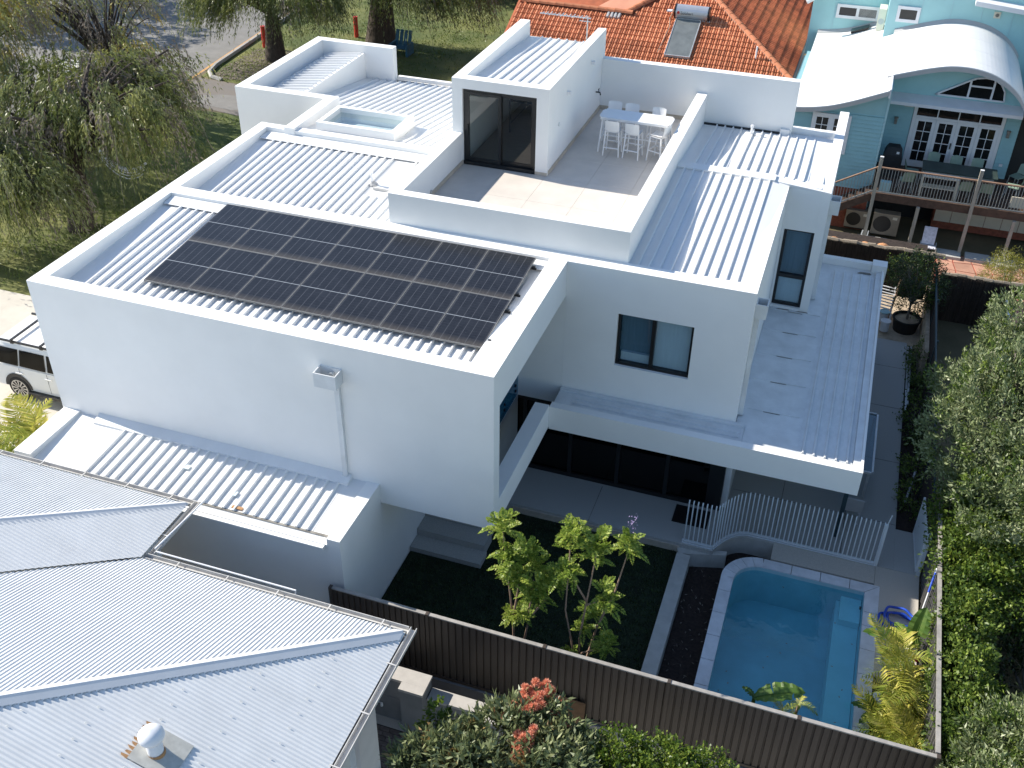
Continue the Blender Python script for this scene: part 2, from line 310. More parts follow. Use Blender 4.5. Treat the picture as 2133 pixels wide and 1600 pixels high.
ORIG = {}
def thing(name, label, cat, loc=(0, 0, 0), rz=0.0, group=None):
    o = bpy.data.objects.new(name, None); COL.objects.link(o)
    o.location = loc; o.rotation_euler = (0, 0, rz); o.empty_display_size = 0.2
    o['label'] = label; o['category'] = cat
    if group: o['group'] = group
    ORIG[o.name] = Vector(loc)
    return o
def link(me, name, parent=None, local=False, label=None):
    o = bpy.data.objects.new(name, me); COL.objects.link(o)
    if parent is not None:
        o.parent = parent
        if not local and parent.name in ORIG: o.location = -ORIG[parent.name]
    if label: o['label'] = label
    return o
def part(mb, name, m, parent=None, local=False, smooth=False, label=None):
    return link(mb.mesh(name, m, smooth), name, parent, local, label)
def place(me, name, parent, M):
    o = bpy.data.objects.new(name, me); COL.objects.link(o); o.parent = parent
    T = Matrix.Translation(-ORIG[parent.name]) if parent.name in ORIG else Matrix.Identity(4)
    o.matrix_local = T @ M
    return o
def basis(p, ux, uy):
    ux = Vector(ux).normalized(); uy = Vector(uy).normalized(); n = ux.cross(uy).normalized(); uy = n.cross(ux)
    return Matrix(((ux.x, uy.x, n.x, p[0]), (ux.y, uy.y, n.y, p[1]), (ux.z, uy.z, n.z, p[2]), (0, 0, 0, 1)))
def tag(o, label, cat, group=None):
    o['label'] = label; o['category'] = cat
    if group: o['group'] = group
    return o
def struct(mb, name, m, smooth=False):
    o = part(mb, name, m, None, smooth=smooth); o['kind'] = 'structure'; return o
def kids(o): return [c for c in bpy.data.objects if c.parent == o]
KID = {}
def copy_tree(root, loc, rz=None, label=None, group=None):
    if root.name not in KID:
        KID[root.name] = [(c, [g for g in root_children(c)]) for c in root_children(root)]
    r = root.copy(); COL.objects.link(r); r.location = loc
    if rz is not None: r.rotation_euler = (0, 0, rz)
    if label: r['label'] = label
    if group: r['group'] = group
    for c, gs in KID[root.name]:
        c2 = c.copy(); COL.objects.link(c2); c2.parent = r
        for g in gs:
            g2 = g.copy(); COL.objects.link(g2); g2.parent = c2
    return r
def root_children(o): return [c for c in COL.objects if c.parent == o]

# ribbed sheet roof: sheets of three ribs each, sharing one mesh
def rib_mesh(nr, pitch, length, h, m, tw=0.034, bw=0.062, name='roof_sheet'):
    mb = MB(); prof = [(0.0, 0.0)]
    for i in range(nr):
        x = i * pitch + pitch * 0.5
        prof += [(x - bw / 2, 0), (x - tw / 2, h), (x + tw / 2, h), (x + bw / 2, 0)]
    prof.append((nr * pitch, 0.0))
    n = len(prof)
    v = [(x, 0, z) for x, z in prof] + [(x, length, z) for x, z in prof]
    f = [(i, i + 1, n + i + 1, n + i) for i in range(n - 1)]
    for i in range(nr):
        a = 1 + 4 * i
        f += [(a, a + 3, a + 2, a + 1), (n + a, n + a + 1, n + a + 2, n + a + 3)]
    mb.add(v, f)
    return mb.mesh(name, m)
def ribbed(parent, p0, ux, uy, width, length, m, pitch=0.235, h=0.056, nper=3, name='roof_sheet', skip=()):
    ux = Vector(ux).normalized(); uy = Vector(uy).normalized(); p0 = Vector(p0)
    total = int(round(width / pitch)); pitch = width / total
    full = rib_mesh(nper, pitch, length, h, m, name=name); cache = {nper: full}
    i = 0; k = 0
    while i < total:
        n = min(nper, total - i)
        if n not in cache: cache[n] = rib_mesh(n, pitch, length, h, m, name=name)
        if k not in skip:
            place(cache[n], name, parent, basis(p0 + ux * (i * pitch), ux, uy))
        i += n; k += 1

# corrugated sheets clipped to a convex polygon given in roof-plane coordinates
def corrugated(parent, p0, ux, uy, poly, m, pitch=0.0762, amp=0.009, ncor=10, name='roof_sheet', seg=8):
    us = [p[0] for p in poly]; u0, u1 = min(us), max(us); n = len(poly); M = basis(p0, ux, uy)
    def span(u):
        vs = []
        for i in range(n):
            (a, b), (c, d) = poly[i], poly[(i + 1) % n]
            if (a - u) * (c - u) <= 0 and abs(a - c) > 1e-9: vs.append(b + (d - b) * (u - a) / (c - a))
        return (min(vs), max(vs)) if len(vs) >= 2 else None
    w = pitch * ncor; i = 0
    while u0 + i * w < u1 - 1e-4:
        a = u0 + i * w; b = min(a + w, u1); mb = MB(); cols = []
        st = max(2, int(round((b - a) / pitch * seg)))
        for k in range(st + 1):
            u = a + (b - a) * k / st; uu = min(max(u, u0 + 1e-5), u1 - 1e-5)
            s = span(uu)
            if s is None: continue
            z = amp * math.cos(2 * math.pi * (u - u0) / pitch) + 0.0006 * (i % 2)
            cols.append((u, s[0], s[1], z))
        v = []; f = []
        for (u, lo, hi, z) in cols: v += [(u, lo, z), (u, hi, z)]
        for k in range(len(cols) - 1): f.append((2 * k, 2 * k + 2, 2 * k + 3, 2 * k + 1))
        mb.add(v, f)
        place(mb.mesh(name, m, False), name, parent, M); i += 1

# numpy quads for foliage
def np_quads(name, V, m, parent=None, local=False, smooth=False):
    V = np.asarray(V, dtype=np.float32).reshape(-1, 3); nq = len(V) // 4
    me = bpy.data.meshes.new(name)
    me.vertices.add(len(V)); me.vertices.foreach_set('co', V.ravel())
    me.loops.add(nq * 4); me.loops.foreach_set('vertex_index', np.arange(nq * 4, dtype=np.int32))
    me.polygons.add(nq); me.polygons.foreach_set('loop_start', np.arange(0, nq * 4, 4, dtype=np.int32))
    try: me.polygons.foreach_set('loop_total', np.full(nq, 4, dtype=np.int32))
    except Exception: pass
    me.materials.append(m); me.update(calc_edges=True)
    return link(me, name, parent, local)
def unit(a): return a / np.maximum(np.linalg.norm(a, axis=1, keepdims=True), 1e-9)
def leaves(P, D, L, W, roll=None, mid=0.42):
    """rhombic leaf quads from base points, directions, lengths and widths"""
    n = len(P); D = unit(D)
    ref = rng.normal(size=(n, 3)) if roll is None else roll
    S = unit(np.cross(D, ref))
    L = np.broadcast_to(np.asarray(L, float).reshape(-1, 1), (n, 1)); W = np.broadcast_to(np.asarray(W, float).reshape(-1, 1), (n, 1))
    Q = np.stack([P, P + D * L * mid + S * W / 2, P + D * L, P + D * L * mid - S * W / 2], 1)
    return Q
def blob_points(c, r, n, shell=0.55):
    d = unit(rng.normal(size=(n, 3)))
    k = shell + (1 - shell) * rng.random((n, 1)) ** 0.6
    return np.asarray(c) + d * k * np.asarray(r), d
# ================================================================== ground, street, pool surrounds
Z0 = -6.62
def ring_sheet(x0, x1, y0, y1, hx0, hx1, hy0, hy1, z):
    mb = MB()
    xs = [x0, hx0, hx1, x1]; ys = [y0, hy0, hy1, y1]
    for i in range(3):
        for j in range(3):
            if i == 1 and j == 1: continue
            mb.quad((xs[i], ys[j], z), (xs[i + 1], ys[j], z), (xs[i + 1], ys[j + 1], z), (xs[i], ys[j + 1], z))
    return mb
struct(ring_sheet(-600, 600, -600, 900, -3.0, 9.25, -14.0, 5.9, Z0), 'ground', GROUNDM)
struct(MB().box(-3.0, 9.25, -14.0, -2.16, -7.6, -7.3), 'lower_yard_ground', AGGWARM)
# verge lawn left of the house and rear lawn
g = MB(); g.quad((-26.4, -3, Z0 + .004), (-10.95, 5.9, Z0 + .004), (-10.95, 26.2, Z0 + .004), (-26.2, 25.0, Z0 + .004))
g.quad((-26.6, 29.4, Z0 + .004), (-10, 27.2, Z0 + .004), (-6, 60, Z0 + .004), (-30, 60, Z0 + .004))
g.quad((-10.95, 18.3, Z0 + .004), (-4.7, 18.3, Z0 + .004), (-10, 27.2, Z0 + .004), (-10.95, 26.2, Z0 + .004))
struct(g, 'verge_lawn', GRASSL)
# street
g = MB(); g.quad((-60, -40, Z0 + .008), (-26.75, -40, Z0 + .008), (-26.75, 29.0, Z0 + .008), (-60, 29.0, Z0 + .008))
g.quad((-60, 29.0, Z0 + .008), (-26.75, 29.0, Z0 + .008), (-29.6, 60, Z0 + .008), (-60, 60, Z0 + .008))
struct(g, 'road', ASPH)
g = MB(); g.quad((-26.95, -40, Z0 + .014), (-26.80, -40, Z0 + .014), (-26.80, 29, Z0 + .014), (-26.95, 29, Z0 + .014))
g.quad((-26.95, 29, Z0 + .014), (-26.80, 29, Z0 + .014), (-29.65, 60, Z0 + .014), (-29.80, 60, Z0 + .014))
struct(g, 'kerb_paint_line', OCHRE)
g = MB()
g.tube([(-25.3, 29.25, Z0), (-25.9, 29.35, Z0 + .06), (-26.45, 30.0, Z0 + .08), (-26.72, 31.0, Z0 + .08), (-29.4, 60, Z0 + .08)], .13, 6)
g.tube([(-26.6, -40, Z0 + .05), (-26.6, 24.0, Z0 + .05), (-26.2, 25.0, Z0 + .05), (-25.4, 25.4, Z0)], .13, 6)
struct(g, 'kerb', KERB)
pts = [(-26.6, 25.2), (-24.5, 25.6), (-22.0, 25.2), (-18, 25.9), (-14, 26.2), (-10.5, 26.0), (-10.5, 27.4), (-15, 28.0), (-20, 28.6), (-24, 29.0), (-26.65, 29.2)]
g = MB(); g.add([(x, y, Z0 + .011) for x, y in pts], [tuple(range(len(pts)))]); struct(g, 'driveway_apron', APRON)
pts = [(-24.6, 26.0), (-22.6, 25.7), (-21.6, 26.3), (-20.6, 27.0), (-22.0, 27.7), (-24.2, 27.4), (-25.4, 26.8)]
g = MB(); g.add([(x, y, Z0 + .016) for x, y in pts], [tuple(range(len(pts)))]); struct(g, 'asphalt_patch', ASPH)
# cream driveway by the car
struct(MB().prism([(-26.5, -2.0), (-10.95, -2.0), (-10.95, 8.3), (-17.5, 8.0), (-26.5, 8.0)], Z0 - .05, -6.5), 'driveway', DRIVE)
# slab, lawn, steps, pool surround
struct(MB().prism([(-2.65, 3.52), (4.40, 3.52)] + [(4.40 + .80 * k / 8, 3.56 + .80 * (1 - (1 - k / 8) ** 2.2)) for k in range(1, 9)] + [(8.60, 4.365), (8.60, 15.0), (-2.65, 15.0)], -7.6, -6.4), 'patio_slab', EXPAGG)
struct(MB().box(8.602, 9.20, 4.36, 5.86, -7.6, -6.402), 'path_slab', EXPAGG)
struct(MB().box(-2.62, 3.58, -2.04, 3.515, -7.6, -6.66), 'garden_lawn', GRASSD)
struct(MB().box(3.585, 3.92, -2.04, 3.30, -7.6, -6.5), 'planter_kerb', CONC)
struct(MB().box(3.925, 4.735, -2.04, 3.60, -7.6, -6.95), 'planter_soil', SOIL)
struct(MB().prism([(4.738, 3.05)] + [(5.62 - .885 * math.cos(math.pi / 2 * k / 6), 2.80 + .885 * math.sin(math.pi / 2 * k / 6)) for k in range(2, 7)] + [(5.78, 3.69), (5.78, 4.4), (4.738, 4.4)], -7.6, -6.95), 'curved_bed_soil', SOIL)
struct(MB().box(5.785, 8.195, 3.745, 4.352, -7.6, -6.404), 'pool_deck', AGGWARM)
struct(MB().box(8.20, 9.20, 0.9, 4.352, -7.6, -6.4), 'pool_side_deck', AGGWARM)
struct(MB().box(8.36, 9.20, -2.04, 0.895, -7.6, -6.56), 'palm_bed_soil', SOIL)
struct(MB().box(8.602, 9.10, 5.87, 14.2, -7.0, -6.47), 'side_bed_soil', SOIL)
struct(MB().box(7.3, 9.10, 15.0, 18.2, -7.0, -6.50), 'sand_bed', SAND)
# patio joints: fine dark grooves laid a hair above the slab
g = MB()
for x in (1.25, 4.45): g.box(x, x + .018, 3.53, 4.95, -6.402, -6.397)
for x in (5.75, 7.35): g.box(x, x + .018, 4.45, 14.9, -6.402, -6.397)
for y in (6.0, 8.6, 11.2, 13.4): g.box(4.5, 8.59, y, y + .018, -6.4015, -6.3965)
struct(g, 'patio_joint', STAIN)
struct(MB().box(-10.9, -3.05, -4.0, -2.17, -6.7, -6.58), 'bounce_path', CONC)  # unseen pale strip, added to bounce light onto the store wall
# brick strip, face of the slab edge towards the lawn and curved retaining wall
struct(MB().box(-.72, 3.6, 3.49, 3.517, -6.66, -6.47), 'slab_edge_face', SKIRT)
# ------------------------------------------------------------------ pool
pool = thing('swimming_pool', 'in-ground swimming pool of blue water with a rounded far left corner and marble coping', 'swimming pool', (6.5, 1.0, -6.5))
def rounded(x0, x1, y0, y1, r, n=10):
    pts = [(x0, y0), (x1, y0), (x1, y1)]
    for k in range(n + 1):
        a = math.pi / 2 + (math.pi / 2) * k / n
        pts.append((x0 + r + r * math.cos(a), y1 - r + r * math.sin(a)))
    return pts
inner = rounded(5.04, 8.0, -2.0, 3.38, .62)
g = MB(); n = len(inner)
v = [(x, y, -6.42) for x, y in inner] + [(x, y, -7.55) for x, y in inner]
g.add(v, [(i, n + i, n + (i + 1) % n, (i + 1) % n) for i in range(n)] + [tuple(range(n, 2 * n))]); part(g, 'shell', POOLIN, pool)
part(MB().box(7.44, 7.99, -1.99, 3.37, -7.54, -6.86), 'bench_ledge', POOLST, pool)
part(MB().box(7.52, 7.985, 2.6, 3.365, -6.858, -6.68), 'step_block', POOLST, pool)
g = MB(); g.add([(x, y, -6.52) for x, y in inner], [tuple(range(n))]); part(g, 'water', WATER, pool)
part(MB().box(7.94, 7.985, 2.98, 3.04, -6.60, -6.55), 'skimmer_fitting', BLACKF, pool)
# coping: stones one by one
outer = rounded(4.74, 8.33, -2.0, 3.68, .88)
def seg_stone(a, b, c, d, gap=.008):
    A, B, C_, D = map(Vector, (a, b, c, d))
    m = (A + B + C_ + D) / 4
    q = [p + (m - p).normalized() * gap for p in (A, B, C_, D)]
    return MB().hexa([(p.x, p.y, -6.48) for p in q], [(p.x, p.y, -6.392) for p in q])
ys = [-2.0 + i * .72 for i in range(7)] + [2.80]
for a, b in zip(ys[:-1], ys[1:]):
    part(seg_stone((4.74, a), (5.04, a), (5.04, b), (4.74, b)), 'coping_stone', COPING, pool)
na = 10
for k in range(0, na - 1, 2):
    a0 = math.pi - (math.pi / 2) * k / na; a1 = math.pi - (math.pi / 2) * (k + 2) / na; am = (a0 + a1) / 2
    def P(a, r, ccx, ccy): return (ccx + r * math.cos(a), ccy + r * math.sin(a))
    g = MB(); gg = .006
    o_ = [P(a0 - gg, .88, 5.62, 2.80), P(am, .88, 5.62, 2.80), P(a1 + gg, .88, 5.62, 2.80)]
    i_ = [P(a1 + gg * 1.4, .62, 5.66, 2.76), P(am, .62, 5.66, 2.76), P(a0 - gg * 1.4, .62, 5.66, 2.76)]
    g.prism((o_ + i_)[::-1], -6.48, -6.392); part(g, 'coping_stone', COPING, pool)
xs = [5.63 + i * .674 for i in range(4)]
for a, b in zip(xs, xs[1:] + [8.33]):
    e = b if b < 8.3 else 8.0
    part(seg_stone((a, 3.38), (e, 3.38), (b, 3.68), (a, 3.68)), 'coping_stone', COPING, pool)
ys = [-2.0 + i * .72 for i in range(7)] + [2.75, 3.38]
for a, b in zip(ys[:-1], ys[1:]):
    t = 3.68 if b == 3.38 else b
    part(seg_stone((8.0, a), (8.33, a), (8.33, t), (8.0, b)), 'coping_stone', COPING, pool)
# curved retaining wall below the pool fence
def fence_path():
    p = [(3.63, 3.61), (4.38, 3.60)]
    for k in range(1, 13):
        t = k / 12
        p.append((4.38 + .82 * t, 3.60 + .80 * (1 - (1 - t) ** 2.2)))
    p += [(5.6, 4.40), (8.18, 4.37)]
    return p
fp = fence_path()
g = MB()
for (x0, y0), (x1, y1) in zip(fp[1:-1], fp[2:]):
    g.hexa([(x0, y0 - .09, -7.1), (x1, y1 - .09, -7.1), (x1, y1 + .09, -7.1), (x0, y0 + .09, -7.1)],
           [(x0, y0 - .09, -6.405), (x1, y1 - .09, -6.405), (x1, y1 + .09, -6.405), (x0, y0 + .09, -6.405)])
w = part(g, 'retaining_wall', CONC); tag(w, 'curved concrete retaining wall under the white pool fence', 'wall')
w = part(MB().hexa([(3.63, 3.30, -7.0), (4.74, 3.62, -7.0), (4.74, 3.76, -7.0), (3.55, 3.50, -7.0)],
                   [(3.63, 3.30, -6.52), (4.74, 3.62, -6.52), (4.74, 3.76, -6.52), (3.55, 3.50, -6.52)]), 'block_wall', CONC)
tag(w, 'low grey concrete wall closing the dark bed between turf and pool', 'wall')

# ------------------------------------------------------------------ garden steps
st = thing('garden_steps', 'three pale concrete steps below the overhanging white storey', 'steps', (-1.8, 2.0, -6.66))
for i, (y0, y1, z1, x1) in enumerate(((1.30, 1.76, -6.52, -.80), (1.762, 2.28, -6.34, -.86), (2.282, 3.51, -6.17, -.92))):
    part(MB().box(-2.64, x1, y0, y1, -7.0, z1), 'tread', EXPAGG, st)

# ================================================================== the white house
H = thing('white_house', 'large flat-roofed white rendered two-storey house in the centre with a roof terrace', 'house', (-2.0, 8.0, -6.4))
def wall(x0, x1, y0, y1, z0, z1, name='wall', m=None): return part(MB().box(x0, x1, y0, y1, z0, z1), name, m or WHITE, H)
# garage wing
wall(-10.95, 0, 0, .35, -4.0, 0)
wall(-10.95, -10.62, .351, 10.12, -6.6, -.001)
wall(-.42, -.001, .351, 4.999, -.92, -.0015, 'parapet')
wall(-.36, -.001, .351, 3.978, -4.06, -3.40, 'balcony_parapet')
wall(-10.60, -1.145, .36, 4.99, -4.05, -3.88, 'floor_slab')
wall(-1.20, -1.141, 3.55, 5.02, -6.6, -4.051, 'lower_side_wall', GREYPANEL)
wall(-4.1, -4.0, .36, 4.98, -3.88, -.93, 'hall_wall', INTWALL)
wall(-10.60, -.43, .36, 4.98, -.93, -.82, 'ceiling_slab')
wall(-10.618, .0, 5.0, 5.40, -.75, -.0005, 'parapet')
wall(-4.0, -.001, 5.0, 5.2, -4.06, -.752)
# upper right box: front wall with a window hole
X0, X1, ZB, ZT = 1.28, 3.08, -2.59, -1.14
wall(.001, X0, 5.0, 5.4, -3.55, 0)
wall(X1, 4.34, 5.0, 5.4, -3.55, 0)
wall(X0, X1, 5.0, 5.4, -3.55, ZB); wall(X0, X1, 5.0, 5.4, ZT, -.0004)
wall(4.03, 4.34, 5.401, 10.899, -3.62, -.0007)
wall(4.341, 4.40, 10.9, 11.2, -3.62, -.0009); wall(5.20, 5.43, 10.9, 11.2, -3.60, -.0009)
wall(4.401, 5.199, 10.9, 11.2, -1.17, -.0011); wall(4.401, 5.199, 10.9, 11.2, -3.7, -3.53)
wall(5.16, 5.43, 11.201, 17.2, -6.4, -.0013)
wall(3.93, 5.159, 15.28, 15.46, -.6, -.002, 'parapet')
wall(3.60, 3.86, 14.98, 15.075, -.2, .02, 'kerb_block')
wall(-10.3, 5.158, 15.47, 17.0, -6.4, -1.3, 'rear_wall')
# terrace
wall(-4.66, 1.33, 5.402, 5.68, -.5, .777, 'terrace_parapet')
wall(-4.66, -4.38, 5.681, 9.62, -.7, .7765, 'terrace_parapet')
wall(1.03, 1.33, 5.681, 15.079, -.5, .7768, 'terrace_parapet')
wall(-1.949, 3.92, 15.08, 15.36, -.6, 1.434, 'terrace_back_wall')
tf = part(MB().box(-4.38, 1.03, 5.68, 15.08, -.32, -.14), 'terrace_floor', MORTAR, H)
xs = [-4.38, -3.18, -1.98, -.78, .42, 1.03]; ys = [5.68, 6.26, 8.0, 9.62, 11.0, 12.4, 13.8, 15.08]
for i in range(5):
    for j in range(7):
        if xs[i] < -2.0 and ys[j] >= 9.6: continue
        part(MB().box(xs[i] + .003, xs[i + 1] - .003, ys[j] + .003, ys[j + 1] - .003, -.14, -.126), 'floor_tile', TILEF, tf)
sk = lambda *a: part(MB().box(*a), 'skirting', SKIRT, H)
sk(-4.379, -4.365, 5.69, 9.61, -.126, .0); sk(-1.948, -1.934, 9.70, 15.07, -.126, .0); sk(-1.933, 1.02, 15.064, 15.078, -.126, .0)
sk(1.015, 1.029, 5.70, 15.06, -.126, .0); sk(-4.36, 1.01, 5.682, 5.696, -.126, .0); sk(-2.29, -1.95, 9.606, 9.619, -.126, -.03)
# roof-access pavilion
wall(-4.66, -4.37, 9.621, 9.93, -.5, 2.259); wall(-2.29, -1.95, 9.62, 9.93, -.5, 2.2595); wall(-4.369, -2.291, 9.62, 9.93, 1.995, 2.26)
wall(-4.66, -4.36, 9.931, 15.36, -.9, 2.2585); wall(-2.20, -1.951, 9.931, 15.36, -.5, 2.2592)
wall(-4.359, -2.201, 15.10, 15.30, -.5, 1.70)
part(MB().box(-4.36, -2.2, 9.94, 15.1, -.3, -.115), 'pavilion_floor', TIMBER, H)
pr = MB(); pr.quad((-4.36, 9.93, 2.05), (-2.2, 9.93, 2.05), (-2.2, 15.30, 1.78), (-4.36, 15.30, 1.78))
pr.quad((-4.36, 9.93, 1.99), (-4.36, 15.30, 1.72), (-2.2, 15.30, 1.72), (-2.2, 9.93, 1.99))
prr = part(pr, 'pavilion_roof', WROOF, H)
ribbed(prr, (-4.06, 9.99, 2.055), (1, 0, 0), (0, 1, -.0503), 1.58, 5.30, WROOF, .255, .05)
part(MB().box(-4.36, -2.2, 15.305, 15.42, 1.64, 1.76), 'roof_gutter', GUTTER, H)
# stair balustrade seen through the glass
g = MB(); g.bar((-3.9, 12.2, .85), (-2.4, 12.2, .85), .04); g.bar((-3.9, 12.2, -.1), (-3.9, 12.2, .85), .04); g.bar((-2.9, 12.2, -.1), (-2.9, 12.2, .85), .03)
g.bar((-3.9, 12.2, .85), (-3.9, 14.6, .85), .04); g.bar((-3.9, 14.6, -.1), (-3.9, 14.6, .85), .04); g.bar((-3.9, 12.2, .15), (-3.9, 14.6, .15), .025)
part(g, 'stair_balustrade', BLACKF, H)
part(MB().box(-2.96, -2.25, 12.4, 14.8, -.113, -.10), 'stair_void', DARKIN, H)
# sliding door
sd = part(MB().box(-4.365, -2.295, 9.70, 9.80, 1.91, 1.993).box(-4.365, -2.295, 9.64, 9.82, -.124, -.03).box(-4.365, -4.285, 9.70, 9.80, -.03, 1.91).box(-2.375, -2.295, 9.70, 9.80, -.03, 1.91), 'sliding_door', BLACKF, H)
for (a, b, y) in ((-4.283, -3.29, 9.685), (-3.37, -2.377, 9.755)):
    f = part(MB().box(a, a + .085, y, y + .05, -.028, 1.908).box(b - .085, b, y, y + .05, -.028, 1.908).box(a + .085, b - .085, y, y + .05, 1.83, 1.908).box(a + .085, b - .085, y, y + .05, -.028, .07), 'door_leaf', BLACKF, sd)
    part(MB().box(a + .08, b - .08, y + .02, y + .03, .06, 1.84), 'pane', GLASS, sd)
part(MB().bar((-4.24, 9.66, .75), (-4.24, 9.66, 1.0), .03).bar((-4.24, 9.69, .77), (-4.24, 9.66, .77), .02).bar((-4.24, 9.69, .98), (-4.24, 9.66, .98), .02), 'handle', BLACKF, sd)
# fixtures on the pavilion side wall
for (y, z, kind) in ((11.3, 1.62, 'w'), (13.77, 1.70, 'w')):
    part(MB().box(-1.95, -1.84, y - .045, y + .045, z - .02, z + .06), 'wall_light', WTRIM, H)
part(MB().tube([(-1.95, 10.6, .99), (-1.93, 10.6, .99)], .06, 14), 'wall_vent', WDIRTY, H)
part(MB().tube([(-1.95, 14.50, .60), (-1.82, 14.50, .60), (-1.80, 14.50, .52)], .022, 6).bar((-1.86, 14.50, .60), (-1.86, 14.50, .70), .02).bar((-1.86, 14.44, .70), (-1.86, 14.56, .70), .02), 'garden_tap', BLACKF, H)
part(MB().tube([(-4.38, 7.35, .02), (-4.36, 7.35, .02)], .045, 12), 'wall_light', GUTTER, H)
# ---- roofs
def deck(pts, name='roof_deck', m=None, thick=.06):
    p = [Vector(q) for q in pts]; dn = Vector((0, 0, -thick))
    return part(MB().hexa([q + dn for q in p], p), name, m or WROOF, H)
# solar roof
rz0, rz1 = -.40, -.16
d1 = deck([(-10.62, .35, rz0), (-.42, .35, rz0), (-.42, 5.0, rz1), (-10.62, 5.0, rz1)])
sl = (rz1 - rz0) / 4.65
def zr(y): return rz0 + (y - .35) * sl
ribbed(d1, (-10.20, .37, zr(.37) + .006), (1, 0, 0), (0, 1, sl), 9.46, 4.25, WROOF)
part(MB().hexa([(-10.60, 4.60, zr(4.6) + .05), (-.45, 4.60, zr(4.6) + .05), (-.45, 4.998, zr(5) + .02), (-10.60, 4.998, zr(5) + .02)], [(-10.60, 4.60, zr(4.6) + .058), (-.45, 4.60, zr(4.6) + .058), (-.45, 4.998, zr(5) + .08), (-10.60, 4.998, zr(5) + .08)]), 'apron_flashing', WROOF, d1)
part(MB().box(-10.61, -10.22, .36, 4.59, -.40, -.37), 'barge_flashing', WROOF, d1)
part(MB().box(-.70, -.43, .36, 4.59, -.26, -.19), 'barge_flashing', WROOF, d1)
# mid roof
mz0, mz1 = -.43, -.19; msl = (mz1 - mz0) / 4.43
d2 = deck([(-10.62, 5.4, mz0), (-4.66, 5.4, mz0), (-4.66, 9.83, mz1), (-10.62, 9.83, mz1)])
ribbed(d2, (-10.25, 5.46, mz0 + .012), (1, 0, 0), (0, 1, msl), 4.0, 3.92, WROOF)
ribbed(d2, (-6.25, 5.46, mz0 + .012), (1, 0, 0), (0, 1, msl), .47, 1.75, WROOF)
ribbed(d2, (-5.78, 5.46, mz0 + .012), (1, 0, 0), (0, 1, msl), .98, 3.92, WROOF)
part(MB().hexa([(-10.60, 9.36, mz1 + .02), (-4.67, 9.36, mz1 + .02), (-4.67, 9.828, mz1 + .01), (-10.60, 9.828, mz1 + .01)], [(-10.60, 9.36, mz1 + .034), (-4.67, 9.36, mz1 + .034), (-4.67, 9.828, mz1 + .07), (-10.60, 9.828, mz1 + .07)]), 'apron_flashing', WROOF, d2)
wall(-10.618, -4.661, 9.831, 10.12, -.8, -.0022, 'parapet')
# link beam and street-side room
wall(-10.02, -9.70, 9.80, 12.46, -6.5, .08, 'link_beam')
wall(-13.28, -9.75, 12.47, 12.80, -6.6, .02); wall(-13.28, -12.95, 12.801, 18.11, -6.6, .0195); wall(-12.949, -10.2, 17.79, 18.11, -6.6, .019)
d3 = deck([(-12.949, 12.801, -.52), (-11.36, 12.801, -.30), (-11.36, 17.789, -.30), (-12.949, 17.789, -.52)])
ribbed(d3, (-11.33, 13.05, -.275), (0, 1, 0), (-1, 0, -.12), 4.66, 1.32, WROOF, .27, .085)
wall(-11.37, -11.29, 12.801, 17.788, -2.2, -.262, 'clerestory_wall')
# rear roof
def zq(y): return -.10 - (y - 10.12) * .138
d4 = deck([(-11.289, 12.81, zq(12.81)), (-4.661, 12.81, zq(12.81)), (-4.661, 18.10, zq(18.10)), (-11.289, 17.78, zq(17.78))])
d5 = deck([(-9.699, 10.121, zq(10.121)), (-4.661, 10.121, zq(10.121)), (-4.661, 12.809, zq(12.809)), (-9.699, 12.809, zq(12.809))])
ribbed(d4, (-10.95, 12.85, zq(12.85) + .006), (1, 0, 0), (0, 1, -.138), 1.17, 4.95, WROOF, .26)
ribbed(d4, (-9.78, 12.05, zq(12.05) + .006), (1, 0, 0), (0, 1, -.138), 3.12, 5.95, WROOF, .26)
ribbed(d4, (-6.66, 10.40, zq(10.40) + .006), (1, 0, 0), (0, 1, -.138), 1.98, 7.6, WROOF, .26)
wall(-10.19, -4.661, 18.12, 18.26, -6.5, zq(18.1) + .14, 'rear_parapet')
part(MB().box(-10.19, -4.67, 18.0, 18.115, zq(18.1) - .06, zq(18.1) + .03), 'box_gutter', GUTTER, H)
# skylight
sk0 = part(MB().box(-9.33, -6.83, 10.46, 10.60, -.30, .10).box(-9.33, -6.83, 11.78, 11.92, -.45, .10).box(-9.33, -9.19, 10.601, 11.779, -.45, .10).box(-6.97, -6.83, 10.601, 11.779, -.45, .10), 'skylight', WHITE, H)
part(MB().box(-9.18, -6.98, 10.605, 11.775, -.06, -.045), 'pane', SKYGL, sk0)
g = MB(); g.quad((-9.18, 10.61, -.5), (-9.18, 11.77, -.5), (-9.18, 11.77, -.07), (-9.18, 10.61, -.07))
part(MB().box(-9.18, -6.98, 10.605, 11.775, -.46, -.44), 'light_shaft', WHITE, sk0)
part(MB().box(-6.82, -6.35, 10.46, 11.92, zq(11.2) - .02, zq(11.2) + .02), 'flashing', WDIRTY, d5)
# right box roof: two decks with a step flashing
bz = -.26
d6 = deck([(1.33, 5.401, -.10), (3.96, 5.401, -.10), (3.96, 11.0, .13), (1.33, 11.0, .13)])
ribbed(d6, (1.42, 5.46, -.09), (1, 0, 0), (0, 1, .0411), 2.52, 5.38, WROOF, .242)
d7 = deck([(1.33, 11.001, .13), (5.159, 11.001, .06), (5.159, 15.279, -.17), (1.33, 15.07, -.15)])
part(MB().box(1.335, 3.95, 10.84, 11.22, .10, .185), 'step_flashing', WROOF, d7)
ribbed(d7, (1.62, 11.20, .122), (1, 0, -.006), (0, 1, -.069), .98, 3.80, WROOF, .245)
ribbed(d7, (2.72, 11.20, .102), (1, 0, -.014), (0, 1, -.065), 2.05, 3.80, WROOF, .245)
part(MB().box(1.335, 3.59, 15.01, 15.076, -.16, -.10), 'flashing', DARKIN, d7)
